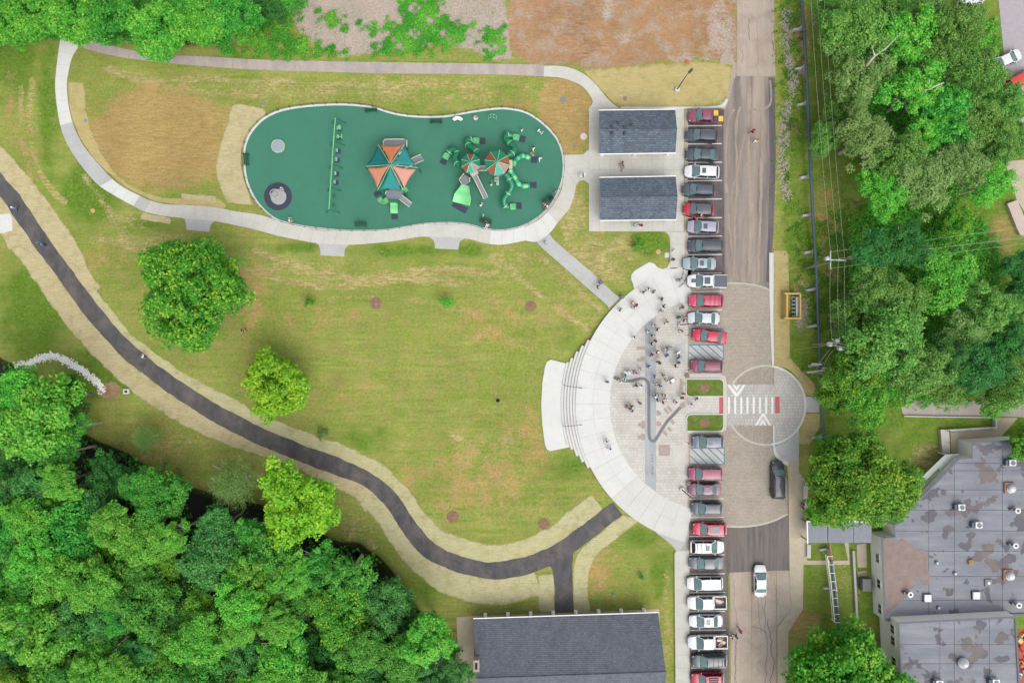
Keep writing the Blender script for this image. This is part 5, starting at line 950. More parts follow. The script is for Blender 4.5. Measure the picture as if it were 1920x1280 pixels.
# ------------------------------------------------------------ sail-shaded play tower
c0 = P(731.7, 309, 5.0); shd = empty('shade_structure', (*c0, ZR), 'six-sail teal and orange shade on green posts', 'shade')
HS = 3.5; tips = [(708.5, 270), (758.5, 270), (784.5, 314.5), (757, 358.5), (708, 357.5), (684.5, 312)]
T = [Vector((*P(*p, HS), HS))-Vector((*c0, ZR)) for p in tips]; top = Vector((0, 0, 4.9))
for t in T:
    MB().tube([(t.x, t.y, -.05), (t.x, t.y, t.z+.1)], .075, 8).build('post', G_post, shd, True); MB().tube([t, top], .05, 6).build('rafter', mat('pale_lime_pipe', C(160, 222, 160), .4), shd, True)
MB().tube([(0, 0, -.05), (0, 0, 5.1)], .1, 8).build('mast', G_post, shd, True)
def sail(a, b, m):
    "triangular cloth from mast to two tips with hollow edges"
    cs = [top*.97+(a+b)*.02, a.lerp(top, .04).lerp(b, .07), b.lerp(top, .04).lerp(a, .07)]; cen = (cs[0]+cs[1]+cs[2])/3; n_ = 9; mb = MB(); idn = {}
    for i in range(n_+1):
        for j in range(n_+1-i):
            u, v_ = i/n_, j/n_; w2 = 1-u-v_; p = cs[0]*w2+cs[1]*u+cs[2]*v_
            e = 1-27*u*v_*w2; edge = (4*u*v_*(1-w2)**0+4*v_*w2+4*u*w2)*max(0, e); k = .17*max(4*u*v_*(w2 < 1e-6), 4*v_*w2*(u < 1e-6), 4*u*w2*(v_ < 1e-6))
            p = p.lerp(cen, k)-Vector((0, 0, .35*27*u*v_*w2*.5)); idn[i, j] = len(mb.v); mb.v.append(tuple(p))
    for i in range(n_):
        for j in range(n_-i):
            mb.f.append((idn[i, j], idn[i+1, j], idn[i, j+1])); mb.m.append(0)
            if i+j < n_-1: mb.f.append((idn[i+1, j], idn[i+1, j+1], idn[i, j+1])); mb.m.append(0)
    # relax the inside so hollow edges pull the cloth
    bm = bmesh.new(); me_ = mb.mesh('sail'); bm.from_mesh(me_)
    inn = [v for v in bm.verts if not v.is_boundary]
    for _ in range(30): bmesh.ops.smooth_vert(bm, verts=inn, factor=.5, use_axis_x=True, use_axis_y=True, use_axis_z=True)
    bmesh.ops.solidify(bm, geom=bm.faces[:], thickness=.015); bm.to_mesh(me_); bm.free(); me_.shade_smooth(); me_.materials.append(m); return link('sail', me_, shd)
for i, m in enumerate((M_or, M_teal, M_pk, M_teal, mat('salmon_sail', C(222, 146, 118), .8, .05), M_teal2)): sail(T[i], T[(i+1) % 6], m)
# deck and slides under the sails
def W3(px, py, h): return Vector((*P(px, py, h), h))
def rel(root, *pp): return [Vector(p)-root.location for p in pp]
tw = empty('play_tower', (*P(738, 330, 1.0), ZR), 'grey-decked play tower with short lime slides under the sails', 'play structure')
def deckpoly(root, pts, h, m=M_deck, th=.12, name='deck'):
    q = [P(*p, h) for p in pts]; o_ = root.location; return MB().prism([(x-o_.x, y-o_.y) for x, y in q], h-o_.z-th, h-o_.z).build(name, m, root)
def rails(root, pts, h, m, r=.05, z=.0, name='guard_rail', closed=False):
    q = [W3(*p, h)-root.location for p in pts]; q += q[:1] if closed else []; return MB().tube(q, r, 6).build(name, m, root, True)
def legs(root, pts, h, top=.9):
    for p in pts: q = W3(*p, h)-root.location; MB().tube([(q.x, q.y, -.03), (q.x, q.y, h+top)], .055, 6).build('post', G_post, root, True)
deckpoly(tw, [(721, 262.5), (761, 262.5), (762, 275), (757, 290), (740, 305), (722, 290), (720, 275)], 1.0); rails(tw, [(719.5, 283), (718.8, 265), (722, 261.5), (738, 261), (759, 261.3), (762.6, 264), (762.5, 276)], 1.5, M_beige, .1)
for a, b in (((745, 300), (752, 294)), ((748, 291), (757, 285))): MB().box(tuple((rel(tw, W3(*a, 1.4), W3(*b, 1.4))[0]+rel(tw, W3(*b, 1.4))[0])/2), (.8, .3, .7), .6).build('play_panel', M_trim, tw)
deckpoly(tw, [(724, 357), (752, 357), (756, 365), (750, 372), (746, 377), (731, 377), (723, 367)], 1.2); legs(tw, [(724, 358), (752, 358), (731, 376.5), (746, 376.5), (723, 367)], 1.2); rails(tw, [(722, 364), (725, 357)], 1.9, M_beige, .07); rails(tw, [(722.5, 367), (730, 376.5)], 1.9, G_post, .05)
deckpoly(tw, [(728, 300), (748, 305), (752, 330), (748, 357), (730, 357), (726, 330)], 1.1, M_deck); legs(tw, [(721, 264), (761, 264), (757, 290), (722, 290), (728, 330), (750, 330)], 1.0)
def ramp(root, a, b, ha, hb_, w_, m, edge, name='ramp'):
    A, B = rel(root, W3(*a, ha), W3(*b, hb_)); d = (B-A); t = Vector((d.x, d.y, 0)).normalized(); s_ = Vector((-t.y, t.x, 0))*w_/2; dz = Vector((0, 0, .1)); mb = MB(); v = [A-s_, B-s_, B+s_, A+s_]; mb.add(v+[p-dz for p in v], [(0, 1, 2, 3), (7, 6, 5, 4), (0, 4, 5, 1), (1, 5, 6, 2), (2, 6, 7, 3), (3, 7, 4, 0)]); o = mb.build(name, m, root)
    for q in (-1, 1): MB().tube([A+s_*q+dz*2.5, B+s_*q+dz*2.5], .08, 6).build('ramp_edge', edge, root, True)
ramp(tw, (746, 316), (792, 295.5), 1.0, .12, .95, M_deck, M_beige); ramp(tw, (751, 370), (770, 384.5), 1.2, .15, .7, M_deck, M_beige, 'stair_ramp')
def chute(root, pts, hs, wd, m, name='slide', lip=.14):
    q = smooth_line([tuple(W3(*p, h)-root.location) for p, h in zip(pts, hs)], 5); n_ = len(q); A, B = [], []
    xy = [(p[0], p[1]) for p in q]; wl = wd if isinstance(wd, list) else [wd]*2; ws = np.interp(np.linspace(0, 1, n_), np.linspace(0, 1, len(wl)), wl)
    mb = MB(); rows = []
    for i in range(n_):
        a = q[max(0, i-1)]; b = q[min(n_-1, i+1)]; tx, ty = b[0]-a[0], b[1]-a[1]; l = math.hypot(tx, ty) or 1; nx2, ny2 = -ty/l, tx/l; hw = ws[i]/2
        rows.append([(q[i][0]+nx2*k*hw, q[i][1]+ny2*k*hw, q[i][2]+z) for k, z in ((-1.08, -.05), (-1.05, lip), (-.9, lip), (-.8, .0), (0, -.03), (.8, 0), (.9, lip), (1.05, lip), (1.08, -.05))])
    vs_ = [p for r_ in rows for p in r_]; fs = [(i*9+k, i*9+k+1, i*9+k+10, i*9+k+9) for i in range(n_-1) for k in range(8)]; mb.add(vs_, fs); return mb.build(name, m, root, True)
chute(tw, [(738, 378), (738.5, 384), (739, 392), (739, 400)], [1.25, 1.1, .45, .2], [.95, 1.05, 1.05], G_light); wear(740, 406.5, .95, .8, 0, 'black mat at the foot of the straight lime slide')
chute(tw, [(727, 374), (722, 377.5), (715, 377), (710.5, 371.5)], [1.2, .9, .4, .2], .75, G_light, 'curved_slide'); wear(707.5, 363.5, 1.0, .8, 35, 'black mat at the foot of the left curved slide')
chute(tw, [(753, 359.5), (758, 357), (764, 354)], [1.2, .6, .25], .65, G_light, 'curved_slide')
MB().box(tuple(rel(tw, W3(738.5, 378.5, 1.55))[0]), (1.3, .25, .5)).build('slide_hood', G_dark, tw)
# ------------------------------------------------------------ twin-roofed tube slide tower
tt = empty('tube_slide_tower', (*P(908, 312, 2.0), ZR), 'twin octagon-roofed tower with dark green tube slides', 'play structure')
def octroof(px, py, r_, h, cols, rot):
    c = W3(px, py, h+.8)-tt.location; n_ = 8
    for k in range(n_):
        a0, a1 = R(rot+45*k), R(rot+45*(k+1)); g = .02; pa = Vector((c.x+r_*math.cos(a0), c.y+r_*math.sin(a0), h-tt.location.z)); pb = Vector((c.x+r_*math.cos(a1), c.y+r_*math.sin(a1), h-tt.location.z)); mb = MB(); v = [c, pa.lerp(pb, g), pb.lerp(pa, g)]
        mb.add(v+[p-Vector((0, 0, .06)) for p in v], [(0, 1, 2), (5, 4, 3), (0, 3, 4, 1), (1, 4, 5, 2), (2, 5, 3, 0)]); mb.build('roof_panel', cols[k], tt)
        MB().tube([c+Vector((0, 0, .03)), pa+Vector((0, 0, .03))], .035, 5).build('roof_rib', cols[k] if False else M_ringp, tt)
    for k in range(0, 8, 2): a0 = R(rot+45*k); x, y = c.x+r_*.86*math.cos(a0), c.y+r_*.86*math.sin(a0); MB().tube([(x, y, -.03), (x, y, h-.05)], .06, 8).build('post', G_post, tt, True)
    mb = MB(); mb.lathe([(r_*.86, 1.7), (r_*.86, 1.82)], (c.x, c.y, 0), 8); mb.build('deck', M_deck, tt)
    mb = MB(); mb.lathe([(.16, 0), (.2, .06), (.06, .16)], (c.x, c.y, c.z-.04), 10); mb.build('finial', G_roof2, tt)
octroof(881.7, 304, 1.42, 3.7, [G_dark, M_br, G_dark, G_dark, M_br, G_roof2, M_mauve, G_dark], 22)
octroof(932, 303, 1.85, 4.0, [M_br, G_dark, G_dark, M_br, G_dark, M_br, G_roof2, M_mauve][::1], -12)
for s_ in (311.5, 320): MB().tube(rel(tt, W3(897, s_, 2.3), W3(913, s_, 2.3)), .06, 6).build('bridge_rail', M_beige, tt)
deckpoly(tt, [(896, 312), (914, 312), (914, 319.5), (896, 319.5)], 1.8, M_deck, name='bridge')
def tubeslide(pts, hs, exitp, erot, mp, mrot, lab):
    q = smooth_line([tuple(W3(*p, h)-tt.location) for p, h in zip(pts, hs)], 5); s_ = MB().tube(q, .44, 14).build('tube_slide', G_dark, tt, True); m_ = len(pts)
    for i in range(1, m_, 2):
        k = min(i*5, len(q)-2); a, b = Vector(q[k]), Vector(q[k+1]); t = (b-a).normalized()*.05; MB().tube([a-t, a+t], .485, 14).build('collar', M_ringp, s_, True)
    e = W3(*exitp, .5)-tt.location; mb = MB(); mb.box((e.x, e.y, .35), (1.0, .95, .5), R(erot), taper=.85); o = bevel(mb.build('exit_chute', G_light, s_), .08, 2)
    t = Vector((math.cos(R(erot)), math.sin(R(erot)), 0)); MB().box((e.x+t.x*.12, e.y+t.y*.12, .615), (.62, .6, .02), R(erot)).build('chute_bed', mat('chute_shade', C(96, 200, 128), .4), s_)
    wear(*mp, .8, .95, mrot, lab)
tubeslide([(864, 311), (857, 307), (853.6, 296), (857, 287), (848.5, 280), (842, 286)], [2.2, 2.0, 1.7, 1.3, 1.0, .75], (836.5, 292.5), 240, (831.5, 303.5), 240, 'black mat at the foot of the tube slide facing the swings')
tubeslide([(894, 290), (893, 284), (885.6, 278), (877.5, 272), (876, 264.5), (884, 261.5)], [2.2, 2.0, 1.7, 1.3, 1.0, .75], (892.5, 263.7), 0, (905, 264.5), 0, 'black mat at the foot of the tube slide facing north')
tubeslide([(951, 291), (960, 287.5), (965, 278), (956, 268.4), (948.5, 260.6), (951.5, 253), (960, 254.5)], [2.3, 2.1, 1.8, 1.5, 1.2, 1.0, .75], (967.5, 257), -8, (980, 261), -14, 'black mat at the foot of the far north-east tube slide')
tubeslide([(948, 326), (955, 336), (959.8, 349), (953, 362), (945, 374), (947, 386), (953, 388)], [2.3, 2.1, 1.9, 1.6, 1.2, .9, .75], (961.5, 387), 3, (973, 386), 0, 'black mat at the foot of the long south tube slide')
def worm(pts, hs, mp, lab):
    q = smooth_line([tuple(W3(*p, h)-tt.location) for p, h in zip(pts, hs)], 3)
    for i in range(len(q)-1): MB().tube([q[i], q[i+1]], .36 if i % 3 else .4, 10).build('crawl_segment', G_light if (i//2) % 2 == 0 else G_roof2, tt, True)
    e = Vector(q[-1]); wear(*mp, .95, .9, 0, lab)
worm([(962, 309), (966, 302), (972, 296), (979, 292.5), (986, 293.5), (994, 297)], [1.9, 1.6, 1.2, .9, .6, .4], (1001.5, 300), 'black mat at the foot of the upper striped crawl slide')
worm([(955, 318), (961, 327), (967, 336), (971.5, 344.5), (980, 349), (992, 348)], [1.9, 1.6, 1.3, .9, .6, .4], (1000, 347), 'black mat at the foot of the lower striped crawl slide')
ramp(tt, (889, 327), (911, 372), 1.75, .15, .62, M_deck, M_beige, 'stair'); deckpoly(tt, [(863, 335), (872, 327), (882, 334), (880, 342), (873, 347), (866, 345)], 1.3); rails(tt, [(866, 345), (861, 336), (870, 325)], 1.9, M_beige, .09); rails(tt, [(881, 333), (880, 342)], 1.9, M_beige, .08); legs(tt, [(862, 336), (872, 327), (881, 333), (880, 342), (867, 345)], 1.3, .6)
MB().box(tuple(rel(tt, W3(889, 325, 2.6))[0]), (1.1, .6, .6), R(35)).build('entry_panel', M_beige, tt); MB().box(tuple(rel(tt, W3(957.5, 309, 2.4))[0]), (.5, 1.2, .7)).build('entry_panel', M_beige, tt)
chute(tt, [(872.5, 347), (870, 357), (867.5, 368), (864.5, 382)], [1.3, 1.2, .6, .2], [1.0, 1.6, 2.4, 2.5], G_light, 'wide_slide', .1); wear(862.5, 388.5, 2.3, .95, -30, 'long black mat at the foot of the wide lime slide')
# net climber below the bigger roof
for k in range(4): q = W3(929+4.5*(k % 2), 334+5*(k//2), 1.4-.5*(k//2))-tt.location; MB().box(tuple(q), (.3, .22, .08)).build('climber_step', M_beige, tt)
MB().tube(rel(tt, W3(931.5, 330, 1.8), W3(932.5, 345, .2)), .05, 6).build('climber_pole', G_light, tt); MB().box(tuple(rel(tt, W3(933, 344, .25))[0]), (.4, .5, .3)).build('climber_base', M_ringp, tt)
# ============================================================ cars
def paint(name, c, metal=.0, k=1.0):
    if name in MATS: return MATS[name]
    n = NT(name); n.b.inputs['Base Color'].default_value = (*[v*k for v in C(*c)], 1); n.b.inputs['Roughness'].default_value = .38; n.b.inputs['Metallic'].default_value = metal; n.b.inputs['Coat Weight'].default_value = .6; n.b.inputs['Coat Roughness'].default_value = .06; n.b.inputs['Specular IOR Level'].default_value = .4
    f = n.noise(n.obj(), 3, 4); n.col(n.mix(n.ramp(f, .35, .65), dk(C(*c), .93*k), dk(C(*c), 1.06*k))); MATS[name] = n.mat; return n.mat
M_cglass = NT('car_glass'); M_cglass.b.inputs['Base Color'].default_value = (*C(112, 142, 144), 1); M_cglass.b.inputs['Roughness'].default_value = .06; M_cglass.b.inputs['Specular IOR Level'].default_value = .7; M_cglass = M_cglass.mat
M_sglass = mat('side_glass', (.02, .025, .03), .1, .05, spec=.6); M_tyre = mat('tyre', (.018, .018, .02), .85, .1); M_rimm = mat('wheel_rim', C(170, 172, 176), .4, .05, metal=.5); M_hl = mat('headlight', C(196, 202, 206), .2, .03, spec=.7); M_tl = mat('taillight', C(170, 30, 36), .3, .05, spec=.6); M_blk = mat('black_trim', (.02, .02, .022), .5, .1)
M_sun = mat('sunroof_glass', C(92, 98, 112), .12, .05, spec=.7)
TYPES = {  # L, W, H, belt z, hood z, nose z, cowl x, windshield-top x, roof-end x, rear-glass-base x, deck z
 'sedan': (4.75, 1.84, 1.45, .98, .92, .70, 1.14, .32, -.95, -1.62, .98), 'suv': (4.75, 1.90, 1.70, 1.06, 1.02, .80, 1.20, .40, -1.78, -2.18, 1.06), 'van': (5.05, 1.98, 1.76, 1.08, .98, .74, 1.38, .62, -2.05, -2.38, 1.08), 'pickup': (5.65, 1.98, 1.86, 1.16, 1.14, .92, 1.50, .76, -.55, -.78, 1.16)}
def build_car(name, label, ty, col, x, y, z, rz, L=None, opts=(), metal=.0):
    L0, W, Hh, bz, hz, nz, cx_, wx, rx, bx_, dz = TYPES[ty]; k = (L or L0)/L0; L = L0*k; cx_, wx, rx, bx_ = [v*k for v in (cx_, wx, rx, bx_)]
    root = empty(name, (x, y, z), label, 'pickup' if ty == 'pickup' else 'car', None, rz)
    pm_ = paint('paint_%d_%d_%d' % col, col, metal); hl = L/2
    xe = -hl if ty != 'pickup' else -.92*k
    xs = sorted(set([hl, hl*.985, hl*.95, hl*.87, hl*.7, hl*.55, cx_+.05, cx_-.15, .2*k, -.2*k, rx, bx_ if ty != 'pickup' else xe+.02, xe*.88 if ty != 'pickup' else xe, xe*.95 if ty != 'pickup' else xe, xe*.985 if ty != 'pickup' else xe, xe]), reverse=True)
    def hw(t):
        u = abs(t)/hl; f = W/2*(1-.05*max(0, u-.3)); 
        if t > 0: f *= 1-.42*max(0, (u-.68)/.32)**2.5
        elif ty != 'pickup': f *= 1-.20*max(0, (u-.86)/.14)**2.2
        return f
    def top_(t):
        if t >= cx_: s_ = (t-cx_)/(hl-cx_); return hz+(nz-hz)*s_**2.2+.02*math.sin(s_*3)
        if t <= bx_ and ty == 'sedan': s_ = (bx_-t)/(hl+bx_); return dz-.10*s_**2
        return bz if t > rx else dz
    mb = MB(); rows = []
    for t in xs:
        w_, tp = hw(t), top_(t); dn = .0 if abs(t) < hl*.97 else .12
        half = [(.90*w_, .24+dn), (w_, .42+dn*.5), (w_*1.0, tp*.70), (w_*.975, tp-.10), (w_*.90, tp-.015), (w_*.55, tp+.02), (0, tp+.035)]
        rows.append([(t, -a, b) for a, b in half]+[(t, a, b) for a, b in half[-2::-1]])
    n_ = len(rows[0]); mb.add([p for r_ in rows for p in r_], [(i*n_+q, i*n_+q+1, (i+1)*n_+q+1, (i+1)*n_+q) for i in range(len(rows)-1) for q in range(n_-1)]+[tuple(range(n_)), tuple(range(len(rows)*n_-1, (len(rows)-1)*n_-1, -1))])
    mb.build('body', pm_, root, True)
    MB().box((0, 0, .25), (L*.93, W*.9, .16)).build('underbody', M_blk, root)
    # cabin: roof panel with pillars, glass all round
    wb, wr = W/2*.93, W/2*.74; zr = Hh-.06
    B = {'fl': Vector((cx_, -wb, bz)), 'fr': Vector((cx_, wb, bz)), 'rl': Vector((bx_, -wb, bz)), 'rr': Vector((bx_, wb, bz))}; T = {'fl': Vector((wx, -wr, zr)), 'fr': Vector((wx, wr, zr)), 'rl': Vector((rx, -wr, zr)), 'rr': Vector((rx, wr, zr))}
    mb = MB(); nxr, nyr = 7, 7; vs_ = []
    for i in range(nxr):
        u = i/(nxr-1); xx = wx+.06+(rx-.08-wx-.06)*u; e = 1-.10*(abs(2*u-1))**5
        for j in range(nyr): v_ = 2*j/(nyr-1)-1; vs_.append((xx-.05*(1-v_*v_)*(2*u-1)*-1, v_*wr*1.03*e, zr+.07*(1-v_*v_)*(1-.55*(2*u-1)**4)+.01))
    lo_ = [(a, b, zr-.05) for a, b, c in vs_]; m0 = nxr*nyr; fs = [(i*nyr+j, i*nyr+j+1, (i+1)*nyr+j+1, (i+1)*nyr+j) for i in range(nxr-1) for j in range(nyr-1)]
    edge = [j for j in range(nyr)]+[i*nyr+nyr-1 for i in range(1, nxr)]+[(nxr-1)*nyr+j for j in range(nyr-2, -1, -1)]+[i*nyr for i in range(nxr-2, 0, -1)]
    fs += [(edge[q], edge[(q+1) % len(edge)], m0+edge[(q+1) % len(edge)], m0+edge[q]) for q in range(len(edge))]; mb.add(vs_+lo_, fs)
    for c_ in ('fl', 'fr', 'rl', 'rr'): mb.tube([B[c_]+Vector((0, 0, -.02)), T[c_]], .055, 6)
    for s_ in (-1, 1): xm = (wx+rx)/2; mb.tube([(xm, s_*wb, bz), (xm, s_*wr, zr)], .045, 6)
    rmat = pm_ if 'blackroof' not in opts else paint('paint_roof_black', (92, 98, 104)); roof = mb.build('roof', rmat, root, True)
    def pane(nm, q, m, bow=.05, out=(0, 0, 0)):
        mb = MB(); a, b, c, d = q; n2 = 5; vs_ = []
        for i in range(n2):
            for j in range(n2):
                u, v_ = i/(n2-1), j/(n2-1); p = a.lerp(b, u).lerp(d.lerp(c, u), v_); vs_.append(p+Vector(out)*bow*(1-(2*u-1)**2)*1.0)
        mb.add(vs_, [(i*n2+j, (i+1)*n2+j, (i+1)*n2+j+1, i*n2+j+1) for i in range(n2-1) for j in range(n2-1)]); return mb.build(nm, m, root, True, fix=False)
    i_ = Vector((0, 0, 0))
    pane('windshield', (B['fl']+Vector((.05, .05, .0)), B['fr']+Vector((.05, -.05, .0)), T['fr']+Vector((0, -.02, -.01)), T['fl']+Vector((0, .02, -.01))), M_cglass, .12, (1, 0, .25))
    pane('rear_window', (B['rr']+Vector((0, -.06, .02)), B['rl']+Vector((0, .06, .02)), T['rl'], T['rr']), M_sglass if ty != 'sedan' else M_cglass, .06, (-1, 0, .2))
    for s_, f_, r_ in ((-1, 'fl', 'rl'), (1, 'fr', 'rr')): pane('side_window', (B[r_], B[f_], T[f_], T[r_]) if s_ < 0 else (B[f_], B[r_], T[r_], T[f_]), M_sglass, .02, (0, s_, 0))
    MB().box((cx_+.10, 0, bz+.015), (.16, wb*1.75, .05)).build('cowl', M_blk, root)
    for s_ in (-1, 1):
        o = MB().box((cx_-.18, s_*(W/2+.07), bz+.06), (.13, .22, .15)).build('mirror', pm_, root); bevel(o, .03)
        o = MB().box((hl*.925, s_*hw(hl*.9)*.80, nz-.02), (.26, .24, .12), s_*-.6).build('headlight', M_hl, root); bevel(o, .03)
        if ty != 'pickup': o = MB().box((-hl*.955, s_*hw(-hl*.95)*.82, .86), (.2, .34, .16), s_*.35).build('taillight', M_tl, root)
        else: o = MB().box((-hl+.05, s_*W/2*.93, .95), (.12, .14, .34)).build('taillight', M_tl, root)
        for wxp in (hl*.62, -hl*.58):
            wh = MB(); wh.tube([(wxp, s_*(W/2-.21), .34), (wxp, s_*(W/2+.015), .34)], .34, 18); w2 = wh.build('wheel', M_tyre, root, True); MB().tube([(wxp, s_*(W/2), .34), (wxp, s_*(W/2+.025), .34)], .2, 12).build('rim', M_rimm, w2)
        MB().box((0, s_*(W/2-.01), .34), (L*.45, .05, .12)).build('sill', M_blk, root)
        if 'rails' in opts: MB().tube([(wx-.15, s_*wr*.9, zr+.03), (wx-.2, s_*wr*.9, zr+.11), (rx+.2, s_*wr*.9, zr+.11), (rx+.1, s_*wr*.9, zr+.03)], .025, 6).build('roof_rail', M_rimm if 'silverrails' in opts else M_blk, root, True)
    MB().box((hl*.985, 0, .52), (.08, W*.62, .22)).build('grille', M_blk, root); MB().box((-hl*.985 if ty != 'pickup' else -hl+.0, 0, .5), (.10, W*.8, .2)).build('rear_bumper', M_blk, root)
    if 'sunroof' in opts: MB().box((wx-.55, 0, zr+.082), (.55, wr*1.05, .02)).build('sunroof', M_sun, root)
    if 'bigroof' in opts: MB().box(((wx+rx)/2+.1, 0, zr+.085), (abs(wx-rx)*.62, wr*1.35, .02)).build('sunroof', M_sun, root)
    if 'bars' in opts:
        for t in (.35, .65, .9): MB().box((wx+(rx-wx)*t, 0, zr+.10), (.05, wr*1.8, .03)).build('cross_bar', M_blk, root)
    if 'scoop' in opts: MB().box((cx_+.45, 0, hz+.05), (.75, .55, .06)).build('hood_scoop', M_sun, root)
    if 'rack' in opts:
        MB().box(((wx+rx)/2, 0, zr+.17), (1.3, 1.0, .04)).build('rack_tray', M_blk, root)
        for t in (-.5, -.17, .17, .5): MB().box(((wx+rx)/2, t*.9, zr+.21), (1.3, .06, .05)).build('rack_bar', pm_, root)
    for t in (.35, -.35): MB().box((.5*(cx_+hl), t*W*.62, .5*(hz+top_(.5*(cx_+hl)))+.034-.5*(hz-top_(.5*(cx_+hl)))), ((hl-cx_)*.7, .03, .012)).build('hood_crease', pm_, root)
    if 'door' in opts:
        d = MB(); d.box((-.5, 0, .62), (1.0, .09, .75)); d.box((-.5, 0, 1.15), (.8, .05, .35)); o = d.build('open_door', pm_, root); o.location = (.75, W/2, 0) if 'doorR' in opts else (.75, W/2-.02, 0); o.rotation_euler = (0, 0, R(-52)); 
    if ty == 'pickup':
        b0, b1 = xe-.02, -hl+.02; m_ = (b0+b1)/2; lb = b0-b1; bt = 1.12
        MB().box((m_, 0, .62), (lb-.04, W*.86, .12)).build('bed_floor', M_blk if 'cover' not in opts else M_blk, root)
        for s_ in (-1, 1): o = MB().box((m_, s_*(W/2-.10), .72), (lb, .17, .84)).build('bed_side', pm_, root); bevel(o, .04)
        o = MB().box((b1+.05, 0, .78), (.09, W*.80, .68)).build('tailgate', pm_, root); MB().box((b0-.06, 0, .85), (.08, W*.8, .5)).build('bed_front', pm_, root)
        if 'cover' in opts: bevel(MB().box((m_, 0, bt+.03), (lb-.06, W*.86, .06)).build('bed_cover', M_sun, root), .02)
        if 'yellow' in opts:
            ym = mat('load_yellow', C(240, 206, 84), .8, .1); gm = mat('load_grey', C(84, 82, 86), .8, .1)
            for i in range(2):
                for j in range(2): MB().box((b0-.5-i*.72, (j-.5)*.82, .92+.04*((i+j) % 2)), (.70, .80, .5), taper=.97).build('cargo_sack', (gm, ym)[(i+j+1) % 2], root)
        if 'wood' in opts:
            for q in range(9): MB().box((m_+rnd.uniform(-.3, .3), rnd.uniform(-.6, .6), .74+.03*q), (rnd.uniform(.5, 1.3), rnd.uniform(.08, .4), .05), rnd.uniform(-.6, .6)).build('cargo_board', mat('board_%d' % (q % 3), ((.45, .25, .16), (.55, .48, .42), (.3, .16, .1))[q % 3], .8), root)
        if 'board' in opts:
            for q in range(3): MB().box((m_+.1*q, -.2+.15*q, .72+.05*q), (1.3-.3*q, .2, .05), -.3).build('cargo_board', mat('board_b%d' % q, ((.5, .3, .24), (.6, .5, .42), (.4, .25, .2))[q], .8), root)
    return root
ZC = LOTZ+.008
